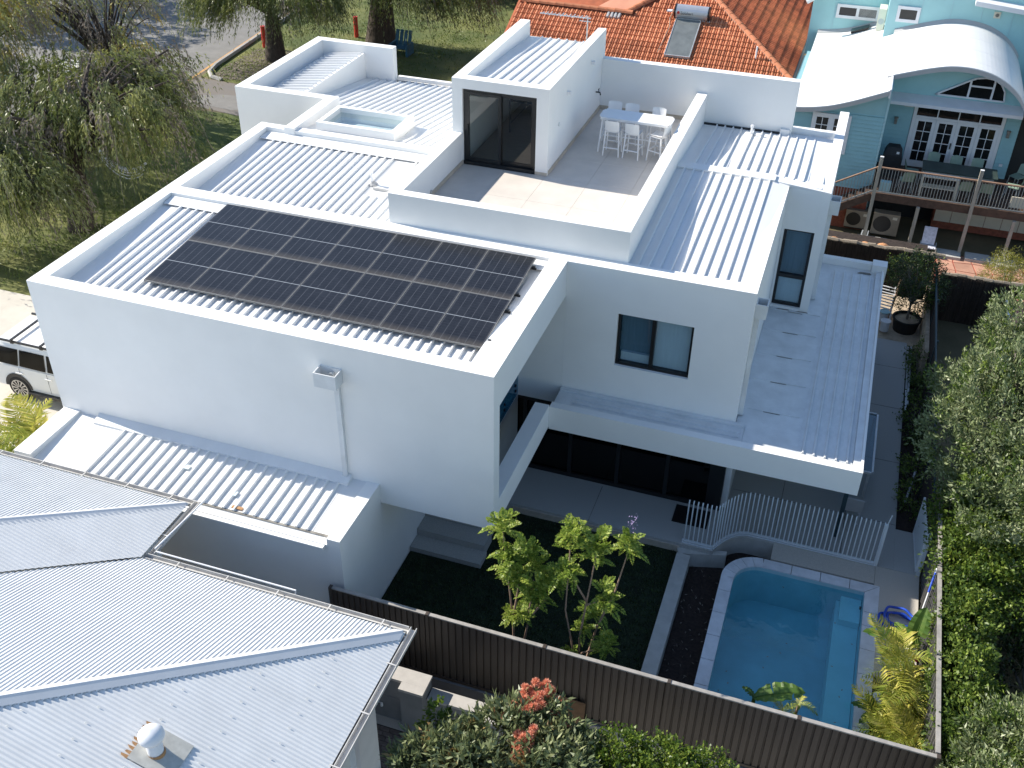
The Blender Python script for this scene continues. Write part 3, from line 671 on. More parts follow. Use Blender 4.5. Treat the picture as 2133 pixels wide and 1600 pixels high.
part(MB().hexa([(3.90, 5.41, -.14), (4.338, 5.41, -.03), (4.338, 10.9, -.03), (3.90, 10.9, .02)], [(3.90, 5.41, -.085), (4.338, 5.41, .006), (4.338, 10.9, .06), (3.90, 10.9, .14)]), 'barge_flashing', WROOF, d6)
part(MB().hexa([(3.90, 10.905, .02), (5.428, 10.905, -.03), (5.428, 11.3, -.03), (3.90, 11.3, .02)], [(3.90, 10.905, .14), (5.428, 10.905, .007), (5.428, 11.3, .05), (3.90, 11.3, .14)]), 'barge_flashing', WROOF, d6)
# low side roof over the store
wall(-2.95, -2.65, -1.93, -.001, -6.7, -3.475, 'store_end_wall'); wall(-2.95, -2.65, 0.002, 5.3, -6.7, -4.062)
wall(-10.9, -2.951, -1.93, -1.76, -7.4, -3.64, 'store_wall')
wall(-10.9, -10.45, -1.758, -.001, -6.6, -3.44, 'parapet')
d8 = deck([(-10.449, -1.758, -3.62), (-2.951, -1.758, -3.62), (-2.951, -.001, -3.50), (-10.449, -.001, -3.50)])
ribbed(d8, (-9.15, -1.72, -3.610), (1, 0, 0), (0, 1, .068), 5.75, 1.52, WROOF, .25)
part(MB().hexa([(-9.9, -.26, -3.53), (-3.3, -.26, -3.53), (-3.3, -.002, -3.51), (-9.9, -.002, -3.51)], [(-9.9, -.26, -3.459), (-3.3, -.26, -3.459), (-3.3, -.002, -3.37), (-9.9, -.002, -3.37)]), 'apron_flashing', WROOF, d8)
part(MB().box(-10.44, -3.0, -2.04, -1.935, -3.72, -3.655), 'wall_capping', WROOF, d8)
part(MB().box(-10.42, -3.02, -1.755, -1.70, -3.64, -3.60), 'gutter_joint', STAIN, d8)
part(MB().box(-5.36, -5.10, -1.66, -1.58, -3.585, -3.565), 'leaf_litter', RUST, d8)
for (x, y) in ((-7.05, -.95), (-5.62, -1.35)):
    part(MB().box(x, x + .18, y, y + .14, -3.615 + (y + 1.758) * .068 + .05, -3.61 + (y + 1.758) * .068 + .053), 'plastic_scrap', PALESC, d8)
# canopy over the patio
wall(.001, 7.34, 3.98, 4.20, -4.12, -3.455, 'fascia')
wall(7.28, 7.339, 4.201, 14.0, -4.08, -3.47, 'fascia')
wall(.002, 7.27, 4.202, 4.99, -4.10, -3.95, 'soffit'); wall(4.35, 7.27, 5.0, 14.0, -4.10, -3.95, 'soffit')
wall(6.98, 7.40, 13.9, 14.28, -6.4, -3.33, 'pillar'); wall(5.44, 6.975, 14.06, 14.25, -4.1, -3.40, 'parapet')
d9 = deck([(.002, 4.202, -3.60), (4.58, 4.202, -3.60), (4.58, 4.998, -3.56), (.002, 4.998, -3.56)], m=WDIRTY)
ribbed(d9, (4.50, 4.23, -3.585), (0, 1, 0), (-1, 0, 0), .56, 4.05, WDIRTY, .11, .028, bw=0) if False else None
me = rib_mesh(3, .165, 4.05, .03, WDIRTY, .03, .055)
place(me, 'roof_sheet', d9, basis((4.50, 4.24, -3.592), (0, 1, 0.05), (-1, 0, 0)))
part(MB().box(.01, 4.55, 4.86, 4.996, -3.57, -3.515), 'back_flashing', WDIRTY, d9)
part(MB().box(.004, .22, 4.21, 4.85, -3.60, -3.57), 'end_flashing', WDIRTY, d9)
d10 = deck([(4.345, 5.0, -3.59), (7.278, 5.0, -3.62), (7.278, 14.05, -3.62), (4.345, 14.05, -3.59)], m=WDIRTY)
d11 = deck([(4.585, 4.202, -3.585), (7.278, 4.202, -3.62), (7.278, 4.999, -3.62), (4.585, 4.999, -3.59)], m=WDIRTY)
for y in (5.75, 7.1, 8.35, 9.6, 10.75):
    part(MB().hexa([(4.40, y, -3.592), (5.78, y + .05, -3.60), (5.78, y + .08, -3.60), (4.40, y + .03, -3.592)], [(4.40, y, -3.580), (5.78, y + .05, -3.588), (5.78, y + .08, -3.588), (4.40, y + .03, -3.580)]), 'sheet_lap', WDIRTY, d10)
    part(MB().hexa([(4.9, y - .02, -3.59), (5.3, y - .015, -3.595), (5.3, y + .01, -3.595), (4.9, y + .002, -3.59)], [(4.9, y - .02, -3.588), (5.3, y - .015, -3.592), (5.3, y + .01, -3.592), (4.9, y + .002, -3.588)]), 'dirt_line', STAIN, d10)
me = rib_mesh(1, .25, 9.25, .045, WDIRTY, .03, .055)
for i in range(5):
    place(me, 'roof_sheet', d10, basis((5.86 + i * .25, 4.42, -3.598 - i * .0025), (1, 0, -.01), (0, 1, 0)))
part(MB().box(7.12, 7.277, 4.3, 13.9, -3.60, -3.53), 'edge_flashing', WDIRTY, d10)
part(MB().box(6.72, 6.75, 4.93, 5.08, -3.595, -3.575), 'fallen_leaf', STAIN, d10)
for (x0, x1, y0, y1) in ((4.55, 4.95, 10.78, 10.86), (5.1, 5.45, 10.80, 10.88), (6.6, 7.0, 13.75, 13.86)):
    part(MB().hexa([(x0, y0, -3.60), (x1, y0 + .02, -3.60), (x1 - .05, y1, -3.60), (x0 + .08, y1 - .02, -3.60)], [(x0, y0, -3.583), (x1, y0 + .02, -3.586), (x1 - .05, y1, -3.586), (x0 + .08, y1 - .02, -3.583)]), 'dirt_patch', STAIN, d10)
part(MB().bar((7.2, 5.1, -6.4), (7.2, 5.1, -4.1), .10), 'canopy_post', DPOST, H)
# cores that keep the inside dark
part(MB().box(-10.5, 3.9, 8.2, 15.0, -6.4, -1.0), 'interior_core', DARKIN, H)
wall(.002, 4.02, 5.41, 8.2, -3.80, -3.62, 'floor_slab', INTWALL)
wall(4.30, 4.45, 5.21, 15.0, -6.4, -4.101)
wall(4.5, 5.15, 11.21, 15.4, -4.0, -3.8, 'floor_slab'); wall(4.36, 4.40, 11.21, 15.0, -3.9, -1.0, 'partition', INTWALL)
# upper windows
def window(name, x0, x1, y, z0, z1, mull, fw=.06, glass=DGLASS, depth=.12, tr=None):
    g = MB().box(x0, x1, y, y + depth, z1 - fw, z1 - .001).box(x0, x1, y - .02, y + depth, z0 + .001, z0 + fw).box(x0, x0 + fw, y, y + depth, z0 + fw, z1 - fw).box(x1 - fw, x1, y, y + depth, z0 + fw, z1 - fw)
    for m in mull: g.box(m - .045, m + .045, y, y + depth, z0 + fw, z1 - fw)
    if tr: g.box(x0 + fw, x1 - fw, y - .005, y + depth, tr - .05, tr + .05)
    wdw = part(g, name, BLACKF, H)
    edges = [x0 + fw] + [q for m in mull for q in (m - .045, m + .045)] + [x1 - fw]
    for a, b in zip(edges[::2], edges[1::2]):
        zz = [(z0 + fw, z1 - fw)] if not tr else [(z0 + fw, tr - .05), (tr + .05, z1 - fw)]
        for c, e in zz: part(MB().box(a, b, y + .05, y + .06, c, e), 'pane', glass, wdw)
    return wdw
WGL = glass_mat('window_glass_bluish', (0.84, 0.90, 0.93), 0.03)
window('window', X0 + .001, X1 - .001, 5.10, ZB, ZT, [2.14], glass=WGL)
part(MB().box(X0 + .05, 2.12, 5.34, 5.36, ZB - .2, ZT + .1), 'curtain', CURTB, H)
part(MB().box(2.14, X1 - .05, 5.24, 5.26, ZB - .2, ZT + .1), 'curtain', BLIND, H)
part(MB().box(X0 + .1, 2.10, 5.25, 5.33, ZB - .1, ZB + .28), 'bed_cover', BLIND, H)
window('window', 4.402, 5.198, 11.0, -3.528, -1.172, [], .075, glass=WGL, tr=-2.62)
part(MB().box(4.45, 5.15, 11.08, 11.09, -3.5, -2.66), 'curtain', BLIND, H); part(MB().box(4.45, 5.15, 11.16, 11.18, -2.6, -1.1), 'curtain', CURTB, H)
# balcony: dark window, glass strip with stand-off fixings
gb = part(MB().box(-1.145, -1.13, .40, 4.97, -4.0, -2.85), 'balcony_glass', BGLASS, H)
for y in (1.3, 2.6, 3.9, 4.75):
    for z in (-3.62, -3.78): part(MB().tube([(-1.13, y, z), (-1.10, y, z)], .04, 10), 'standoff_fixing', BLACKF, gb)
# patio glass doors
pdoor = part(MB().box(-2.64, 4.30, 5.03, 5.17, -6.398, -6.28).box(-2.64, 4.30, 5.03, 5.17, -4.18, -3.952).box(3.92, 4.30, 5.03, 5.17, -6.28, -4.18), 'patio_doors', BLACKF, H)
for x in (-2.3, -.95, .30, 1.58, 2.86):
    part(MB().box(x - .05, x + .05, 5.04, 5.16, -6.28, -4.18), 'door_stile', BLACKF, pdoor)
for a, b in ((-2.25, -1.0), (-.90, .25), (.35, 1.53), (1.63, 2.81), (2.91, 3.92)):
    part(MB().box(a, b, 5.09, 5.11, -6.28, -4.18), 'pane', DGLASS, pdoor)
part(MB().box(-2.6, 4.29, 5.3, 8.19, -6.42, -6.39), 'room_floor', TIMBER, H)
# rainwater heads and downpipes
def rain_head(x0, x1, y0, y1, z0, z1, pipe, label=None):
    g = MB().box(x0, x1, y0, y0 + .02, z0, z1).box(x0, x1, y1 - .02, y1, z0, z1).box(x0, x0 + .02, y0 + .02, y1 - .02, z0, z1).box(x1 - .02, x1, y0 + .02, y1 - .02, z0, z1).box(x0 + .02, x1 - .02, y0 + .02, y1 - .02, z0, z0 + .03)
    h = part(g, 'rainwater_head', WDIRTY, H, label=label)
    (px, py, pz) = pipe
    part(MB().box(px - .055, px + .055, py - .04, py + .04, pz, z0 - .001).box(px - .075, px + .075, py - .05, py + .05, pz, pz + .05), 'downpipe', WDIRTY, h)
rain_head(-3.80, -3.30, -.32, -.002, -.92, -.58, (-3.43, -.045, -3.42))
part(MB().tube([(-3.50, 0, -.70), (-3.50, -.12, -.70)], .05, 10), 'overflow_spout', GALV, H)
rain_head(4.343, 4.60, 5.28, 5.62, -.78, -.42, (4.40, 5.42, -3.55))
rain_head(5.433, 5.70, 11.5, 11.9, -.85, -.45, (5.49, 11.7, -3.55))
# roof vents
for (x, y, z) in ((-6.30, 7.85, -.28), (2.82, 14.55, -.13)):
    vt = part(MB().cyl((x, y), .035, z, z + .33, 8).cyl((x, y), .05, z + .26, z + .32, 8), 'vent_pipe', WTRIM, H)
    part(MB().lathe((x, y, z), [(.16, 0.0), (.10, .03), (.05, .07)], 10), 'vent_boot', FASCG, vt)
part(MB().box(-6.15, -5.6, 7.55, 7.62, -.30, -.235), 'cable_tray', GUTTER, H)
# TV antenna behind the pavilion
an = thing('tv_antenna', 'rooftop television antenna on a thin mast in front of the tiled roof', 'antenna', (-2.55, 15.25, 1.75))
part(MB().tube([(-2.55, 15.36, 1.5), (-2.55, 15.36, 2.55)], .02, 6), 'mast', GALV, an)
g = MB(); g.bar((-4.05, 15.36, 2.50), (-2.45, 15.36, 2.50), .03)
for i in range(12):
    x = -3.95 + i * .12; l = .10 + .05 * (i % 3); g.bar((x, 15.36 - l, 2.52), (x, 15.36 + l, 2.52), .016)
g.bar((-2.8, 15.36, 2.40), (-2.45, 15.36, 2.40), .02)
part(g, 'boom', GALV, an)

# ------------------------------------------------------------------ solar array
S = thing('solar_array', 'array of fourteen black solar panels in two rows on the white ribbed roof', 'solar panels', (-4.8, 3.0, -.1))
pa = Vector((-8.82, 1.20, -.215)); pb = Vector((-8.82, 4.80, .055)); uy = (pb - pa).normalized(); Lh = (pb - pa).length
pw = 8.13 / 7; ph = Lh / 2
me = MB().box(-pw / 2 + .012, pw / 2 - .012, -ph / 2 + .016, ph / 2 - .016, .002, .008).mesh('solar_panel', SOLAR)
fr = MB(); w_, h_ = pw / 2 - .005, ph / 2 - .005
fr.box(-w_, w_, -h_, -h_ + .013, -.03, .011).box(-w_, w_, h_ - .013, h_, -.03, .011).box(-w_, -w_ + .008, -h_ + .013, h_ - .013, -.03, .011).box(w_ - .008, w_, -h_ + .013, h_ - .013, -.03, .011)
frm = fr.mesh('frame', SFRAME); mid = MB().box(-pw / 2 + .016, pw / 2 - .016, -.006, .006, .008, .0095).mesh('busbar_strip', GALV)
for r in range(2):
    for c in range(7):
        M = basis(pa + Vector((pw * (c + .5), 0, 0)) + uy * (ph * (r + .5)), (1, 0, 0), uy)
        p_ = place(me, 'solar_panel', S, M)
        for q, nm in ((frm, 'frame'), (mid, 'divider')):
            o = bpy.data.objects.new(nm, q); COL.objects.link(o); o.parent = p_
rl = MB()
for t in (.3, 1.45, 2.1, 3.25):
    a = pa + uy * t; rl.bar((a.x - .05, a.y, a.z - .055), (a.x + 8.13 + .12, a.y, a.z - .055), .04)
part(rl, 'mounting_rail', BLACKF, S)
g = MB()
for t in (.3, 1.45, 2.1, 3.25):
    a = pa + uy * t; g.box(a.x + 8.15, a.x + 8.22, a.y - .03, a.y + .03, a.z - .05, a.z + .01)
part(g, 'rail_clamp', BLACKF, S)

# ================================================================== neighbouring grey corrugated roof (front left)
T20 = math.tan(R(20)); ZE = -3.25
N = thing('grey_neighbour_house', 'neighbouring house under pale grey corrugated hipped roofs in the near left corner', 'house', (-5, -8, -7.3))
c20 = math.cos(R(20))
def slope_pts(kind, x, y):  # height of the roof planes
    return ZE
# main wing: +y slope (eave y=-3.84) and +x slope (eave x=-0.32); hip from the corner
EX, EY = -.32, -3.84
def plane_y(poly_uv, p0, ux, uy): corrugated(N, p0, ux, uy, poly_uv, NROOF)
k = 1 / c20
# +y slope: u runs along -x from the corner, v runs up the slope (towards -y)
A = 9.0
# valley with the left wing starts at x=-5.98 on the eave line
poly = [(0, 0), (5.66, 0), (5.66 + A, A * k), (A, A * k)]
corrugated(N, (EX, EY, ZE), (-1, 0, 0), (0, -1, T20), poly, NROOF)
# +x slope: u along -y from the corner, v up the slope (towards -x)
poly = [(0, 0), (9.0, 0), (9.0, 9.0 * k * .999)]
corrugated(N, (EX, EY, ZE), (0, -1, 0), (-1, 0, T20), poly, NROOF)
# left wing: +y slope (eave y=-2.17) and its +x end (eave x=-5.98)
WX, WY = -5.99, -2.17
poly = [(0, 0), (9.5, 0), (9.5, 5 * k), (5.0, 5 * k)]
corrugated(N, (WX, WY, ZE), (-1, 0, 0), (0, -1, T20), poly, NROOF)
# end slope is bounded by hip above and valley below: valley from (WX,EY) going (-1,-1)
poly = [(0, 0), (EY * -1 + WY, 0), (EY * -1 + WY + 7, 7 * k), (7, 7 * k)]
corrugated(N, (WX, WY, ZE + .035), (0, -1, 0), (-1, 0, T20), poly, NROOF)
def hip_cap(x, y, L, name='hip_capping'):
    g = MB(); a = Vector((x, y, ZE)); d = Vector((-1, -1, T20)); e = a + d * L
    s1 = Vector((-1, 0, 0)); s2 = Vector((0, -1, 0)); w = .20
    up = Vector((0, 0, .035))
    # two wings lying on both slopes with a rolled top
    pts = []
    for p in (a, e):
        pts.append([p + s1 * w + up * .9 + Vector((0, 0, 0.0)), p + s1 * .06 + Vector((0, 0, .055)), p + Vector((-.01, -.01, .075)), p + s2 * .06 + Vector((0, 0, .055)), p + s2 * w + up * .9])
    v = pts[0] + pts[1]
    g.add(v, [(i, i + 1, 6 + i, 5 + i) for i in range(4)])
    h = part(g, name, NFLASH, N)
    # scalloped drop edge notched over each corrugation on the shaded slope
    sc = MB(); n_ = int(L / .0762)
    for i in range(n_):
        p = a + d * (i * .0762) + s2 * w + up * .9; q = p + d * .038
        sc.add([p, q, p + d * .019 + s2 * .035 + Vector((0, 0, -.02))], [(0, 1, 2)])
    o = part(sc, 'scalloped_edge', NFLASH, h); o['kind'] = 'stuff'
hip_cap(EX - .02, EY - .02, 9); hip_cap(WX - .02, WY - .02, 4.98)
# valley gutter strip
# gutters, front edges and corner stops
def gutter(a, b, out, name='gutter'):
    a = Vector(a); b = Vector(b); o = Vector(out)
    g = MB(); z = Vector((0, 0, 1))
    pr = [(-.0, -.005), (.0, -.10), (.115, -.10), (.125, -.005), (.112, -.005), (.105, -.085), (.012, -.085), (.012, -.005)]
    v = [p + o * x + z * y for p in (a, b) for x, y in pr]; n = len(pr)
    g.add(v, [(i, (i + 1) % n, n + (i + 1) % n, n + i) for i in range(n)] + [tuple(range(n - 1, -1, -1)), tuple(range(n, 2 * n))])
    gt = part(g, name, GUTTER, N)
    L = (b - a).length; d = (b - a).normalized(); t = .5
    while t < L:
        p = a + d * t
        part(MB().bar(p + o * -.06 + z * .012, p + o * .125 + z * .0, .025, .006), 'gutter_bracket', GUTTER, gt); t += 1.1
    return gt
gutter((WX + .0, WY + .03, ZE + .0), (-15.5, WY + .03, ZE), (0, 1, 0))
gutter((EX + .0, EY + .03, ZE), (WX - .05, EY + .03, ZE), (0, 1, 0))
gutter((EX + .03, -12.8, ZE), (EX + .03, EY + .16, ZE), (1, 0, 0))
gutter((WX + .03, EY + .2, ZE), (WX + .03, WY + .16, ZE), (1, 0, 0))
part(MB().tube([(WX + .15, EY + .26, ZE - .02), (EX - 2.4, EY + .26, ZE - .02), (EX - 2.4, EY + .2, ZE - .12)], .018, 6), 'conduit', WTRIM, N)
part(MB().tube([(WX + .10, EY + .3, ZE + .0), (WX + .22, WY + .15, ZE)], .02, 6), 'conduit', WTRIM, N)
# screws
sg = MB()
for r in range(1, 8):
    for i in range(1, 22):
        u = i * .305; vv = r * .9
        if vv * c20 < u - .3: sg.cyl((EX - vv * c20, EY - u), .012, ZE + vv * math.sin(R(20)) + .006, ZE + vv * math.sin(R(20)) + .018, 5)
        if i > 3 and r < 4 and vv * c20 < u - .3 and u < 1.65 + vv * c20: sg.cyl((WX - vv * c20, WY - u), .012, ZE + vv * math.sin(R(20)) + .006, ZE + vv * math.sin(R(20)) + .018, 5)
o = part(sg, 'roof_screw', GALV, N); o['kind'] = 'stuff'
# walls below
part(MB().box(-15, -.85, -13, -4.3, -7.3, ZE - .12), 'wall', NWALL, N)
part(MB().box(-15, -6.5, -4.3, -2.75, -7.3, ZE - .12), 'wall', NWALL, N)
part(MB().box(-.86, -.72, -5.4, -5.25, -7.3, ZE - .12), 'corner_post', WTRIM, N)
part(MB().quad((-.32, -12.8, ZE - .105), (-.32, EY, ZE - .105), (-.86, EY, ZE - .105), (-.86, -12.8, ZE - .105)).quad((-.86, EY, ZE - .105), (-.32, EY, ZE - .105), (-15, EY - .0, ZE - .105), (-15, EY - .46, ZE - .105)), 'eave_lining', GREYR, N)
# roof ventilator with flashing patch
vx, vy = -2.62, -7.98; vz = ZE + (EX - vx) * T20
V = part(MB().lathe((vx, vy, vz - .05), [(.125, 0), (.125, .36), (.11, .37), (.11, .40), (.185, .40), (.20, .44), (.195, .50), (.15, .56), (.08, .60), (.0, .615)], 24), 'roof_ventilator', WTRIM, N, smooth=True)
M = basis((vx, vy, vz + .022), (0, -1, 0), (-1, 0, T20))
place(MB().box(-.36, .30, -.44, .30, -.006, .0).mesh('flashing_patch', LEADPATCH), 'flashing_patch', N, M)
g = MB()
for i in range(9):
    g.quad((-.36 + i * .0762, .30, .004), (-.30 + i * .0762, .30, .004), (-.31 + i * .0762, .30 + .06 + .05 * random.random(), .0), (-.345 + i * .0762, .30 + .08 + .05 * random.random(), .0))
place(g.mesh('rust_streak', RUST), 'rust_streak', N, M)
part(MB().lathe((vx, vy, vz + .0), [(.15, -.06), (.135, .05)], 24), 'rust_ring', RUST, N)
# small roof box at the left picture edge
M = basis((-11.35, -4.35, ZE + (WY + 4.35) * -1 * T20 * -1 + 0), (1, 0, 0), (0, -1, T20))
rb = MB().box(-.35, .35, -.3, .3, 0, .16)
place(rb.mesh('roof_box', WTRIM), 'roof_box', N, basis((-10.95, -4.45, ZE + (-WY * -1 + 4.45) * T20), (1, 0, 0), (0, -1, T20)))

# lower yard between the fence and the grey roof: rendered wall, lamps, pavers
W = thing('garden_wall', 'low grey rendered wall with a recessed panel below the dark brown fence', 'wall', (-.6, -2.6, -7.3))
part(MB().box(-3.2, -.42, -2.92, -2.62, -7.3, -6.0).box(-.92, -.42, -3.12, -2.921, -7.3, -6.0), 'left_wall', GREYR, W)
part(MB().box(-3.22, -.40, -2.94, -2.60, -5.999, -5.93).box(-.94, -.40, -3.14, -2.941, -5.999, -5.93), 'capping', GREYCAP, W)
part(MB().box(-.419, 1.25, -2.90, -2.64, -7.3, -6.34).box(.90, 1.25, -3.05, -2.901, -7.3, -6.34), 'right_wall', GREYR, W)
part(MB().box(-.398, 1.27, -2.92, -2.62, -6.339, -6.27).box(.88, 1.27, -3.07, -2.921, -6.339, -6.27), 'capping', GREYCAP, W)
part(MB().box(-2.4, -.95, -2.93, -2.921, -6.95, -6.55), 'niche_shelf', GREYR, W)
for i, (x, z, m, nm) in enumerate(((.18, -6.62, BRASSL, 'left-hand pair of warm spot lamps on the grey wall'), (.70, -6.78, BRASSL, 'right-hand pair of warm spot lamps half behind the shrub leaves'), (-1.5, -6.85, WTRIM, 'pair of pale grey taps on the shaded wall'))):
    L = thing('wall_lamp' if i < 2 else 'wall_tap', nm, 'lamp' if i < 2 else 'tap', (x, -2.95, z))
    r = .05 if i < 2 else .03
    for dx in (-.065, .065):
        part(MB().lathe((x + dx, -2.98, z - .05), [(0, 0), (r, .02), (r * 1.1, .07), (r * .6, .11), (0, .12)], 12), 'shade', m, L, smooth=True)
    part(MB().box(x - .07, x + .07, -2.94, -2.905, z - .02, z + .02), 'bracket', m, L)
pv = part(MB().box(-1.9, 1.0, -5.4, -3.15, -7.31, -7.292), 'paved_yard', SOIL, None); pv['kind'] = 'structure'
pm = MB().box(-.112, .112, -.052, .052, -.03, .01).mesh('brick', PAVER)
for i in range(11):
    for j in range(19):
        x = -1.75 + i * .235 + (.117 if j % 2 else 0); y = -5.3 + j * .115
        place(pm, 'brick', pv, Matrix.Translation((x, y, -7.29 + .004 * random.random())))

# ================================================================== fences
F = thing('brown_steel_fence', 'dark brown ribbed steel fence along the bottom of the garden and pool', 'fence', (3.2, -2.1, -6.6))
posts = [-2.88, -.68, 1.84, 4.36, 6.82, 9.30]
def sheet_profile(w, n, d):
    p = w / n; pr = []
    for i in range(n):
        x = i * p; pr += [(x, 0), (x + p * .70, 0), (x + p * .78, d), (x + p * .92, d)]
    return pr + [(w, 0)]
def fence_sheet(w, h, n=4, d=.03):
    pr = sheet_profile(w, n, d); m = len(pr)
    v = [(x, y, 0) for x, y in pr] + [(x, y, h) for x, y in pr]
    return MB().add(v, [(i, i + 1, m + i + 1, m + i) for i in range(m - 1)]).mesh('fence_sheet', FENCEB)
ztop = lambda x: -4.67 - .006 * (x + 2.9)
for a, b in zip(posts[:-1], posts[1:]):
    w = (b - a - .06) / 4
    me = fence_sheet(w, 1.80)
    for i in range(4):
        place(me, 'fence_sheet', F, Matrix.Translation((a + .03 + i * w, -2.115, ztop(b) - 1.82)))
    part(MB().hexa([(a + .02, -2.135, ztop(a) - .03), (b - .02, -2.135, ztop(b) - .03), (b - .02, -2.055, ztop(b) - .03), (a + .02, -2.055, ztop(a) - .03)], [(a + .02, -2.135, ztop(a)), (b - .02, -2.135, ztop(b)), (b - .02, -2.055, ztop(b)), (a + .02, -2.055, ztop(a))]), 'top_rail', FENCECAP, F)
    part(MB().box(a + .02, b - .02, -2.13, -2.06, -6.56, -6.49), 'bottom_rail', FENCEB, F)
for x in posts: part(MB().box(x - .035, x + .035, -2.145, -2.05, -6.6, ztop(x) + .012), 'post', FENCEB, F)
w = part(MB().box(-2.95, 9.34, -2.16, -2.045, -7.35, -6.6), 'fence_plinth', GREYR); tag(w, 'dark retaining plinth directly beneath the brown steel fence', 'retaining wall')
G = thing('charcoal_steel_fence', 'charcoal ribbed steel fence along the right side of the pool', 'fence', (9.26, 1.0, -6.5))
def rot_place(me, name, parent, x, y, z): place(me, name, parent, Matrix.Translation((x, y, z)) @ Matrix.Rotation(R(90), 4, 'Z'))
ps = [-2.06, .35, 2.75, 5.15]
for a, b in zip(ps[:-1], ps[1:]):
    w = (b - a - .06) / 3
    pr = sheet_profile(w, 4, .035); m = len(pr)
    me = MB().add([(x, y, 0) for x, y in pr] + [(x, y, 1.80) for x, y in pr], [(i, i + 1, m + i + 1, m + i) for i in range(m - 1)]).mesh('fence_sheet', FENCEG)
    for i in range(3): rot_place(me, 'fence_sheet', G, 9.28, a + .03 + i * w, -6.52)
    part(MB().box(9.235, 9.32, a + .02, b - .02, -4.74, -4.705), 'top_rail', FENCECAP, G)
for y in ps[1:]: part(MB().box(9.23, 9.325, y - .035, y + .035, -6.6, -4.70), 'post', FENCEG, G)
# mesh fence further back
DK = thing('dark_mesh_fence', 'dark mesh fence with a slim teal top pipe beside the shaded garden strip', 'fence', (9.15, 11, -6.5))
part(MB().box(9.13, 9.16, 5.2, 17.0, -6.6, -4.75), 'mesh_panel', SOIL, DK)
part(MB().tube([(9.145, 5.2, -4.68), (9.1, 11, -4.64), (9.05, 17.2, -4.6)], .03, 6), 'top_pipe', DPOST, DK)
for y in (7.5, 10, 12.5, 15): part(MB().box(9.11, 9.18, y - .03, y + .03, -6.6, -4.68), 'post', DPOST, DK)
w = part(MB().box(8.98, 9.10, 13.2, 17.6, -6.6, -5.55), 'boundary_wall', SAND); tag(w, 'low sandy block wall along the sunny back corner behind the potted tree', 'wall')
# brushwood fences at the back
for nm, lab, x0, x1, y, zt in (('brushwood_fence', 'dark brushwood fence behind the canopy roof with orange rocks on the bank above', 5.45, 9.1, 18.45, -4.88), ('brushwood_fence', 'dark brushwood fence below the sunlit pink flagstone terrace', 9.3, 14.5, 17.25, -4.90)):
    B = thing(nm, lab, 'fence', ((x0 + x1) / 2, y, -6.6), group='brushwood fences')
    part(MB().box(x0, x1, y, y + .12, -6.62, zt - .06), 'brush_panel', BRUSH, B)
    g = MB(); x = x0
    while x < x1:
        l = random.uniform(.25, .5); r = random.uniform(.05, .075); dz = random.uniform(-.02, .03)
        g.tube([(x, y + .06 + random.uniform(-.03, .03), zt - .03 + dz), (x + l, y + .06 + random.uniform(-.03, .03), zt - .03 + random.uniform(-.03, .03))], r, 6); x += l * .8
    part(g, 'brush_capping', BRUSHCAP, B)
    g = MB()
    for i in range(int((x1 - x0) * 26)):
        xx = random.uniform(x0, x1); g.bar((xx, y - .012, -6.6), (xx + random.uniform(-.03, .03), y - .012 - random.random() * .02, zt - .05 + random.uniform(-.06, .02)), .016)
    o = part(g, 'brush_stem', BRUSH, B); o['kind'] = 'stuff'
bk = part(MB().box(5.45, 8.9, 18.58, 19.9, -6.62, -5.25), 'garden_bank', SOIL); bk['kind'] = 'structure'
rocks = [(5.65, .20, .10), (5.75, .26, .08), (6.25, .32, .10), (6.85, .18, .10), (7.1, .17, .09), (7.38, .24, .13), (7.66, .2, .12), (7.9, .12, .09), (8.15, .26, .14)]
def blob_mesh(nm, m, s=1.0, seed=0, sub=2):
    rr = random.Random(seed); import bmesh
    bm = bmesh.new(); bmesh.ops.create_icosphere(bm, subdivisions=sub, radius=1.0)
    ax = [Vector((rr.uniform(-1, 1), rr.uniform(-1, 1), rr.uniform(-1, 1))).normalized() for _ in range(7)]; am = [rr.uniform(.05, .25) for _ in range(7)]
    for v in bm.verts:
        k = 1.0
        for a, q in zip(ax, am): k -= q * max(0, v.co.normalized().dot(a) - .45)
        v.co *= k
    me = bpy.data.meshes.new(nm); bm.to_mesh(me); bm.free(); me.materials.append(m); return me
rk = [blob_mesh('garden_rock', ROCK, seed=i) for i in range(4)]
rl_ = ['wide pale rock', 'flat pink rock', 'broad flat orange rock', 'small rounded rock', 'squat rock', 'jagged tall rock', 'streaked rock', 'smallest rock', 'large rounded brown rock']
rp = ['nearest the white wall', 'beside the widest by the wall', 'third from the white wall', 'fourth from the white wall', 'left of the jagged one', 'at the middle of the row', 'right of the jagged one', 'beside the last large one', 'ending the row']
for i, (x, w_, h_) in enumerate(rocks):
    o = bpy.data.objects.new('garden_rock', rk[i % 4]); COL.objects.link(o)
    o.location = (x, 18.85 + .15 * (i % 2), -5.23 + h_ * .6); o.scale = (w_, .2, h_); o.rotation_euler = (0, 0, i * 1.3)
    tag(o, rl_[i] + ' above the brushwood fence, ' + rp[i], 'rock', 'orange rocks on the bank')
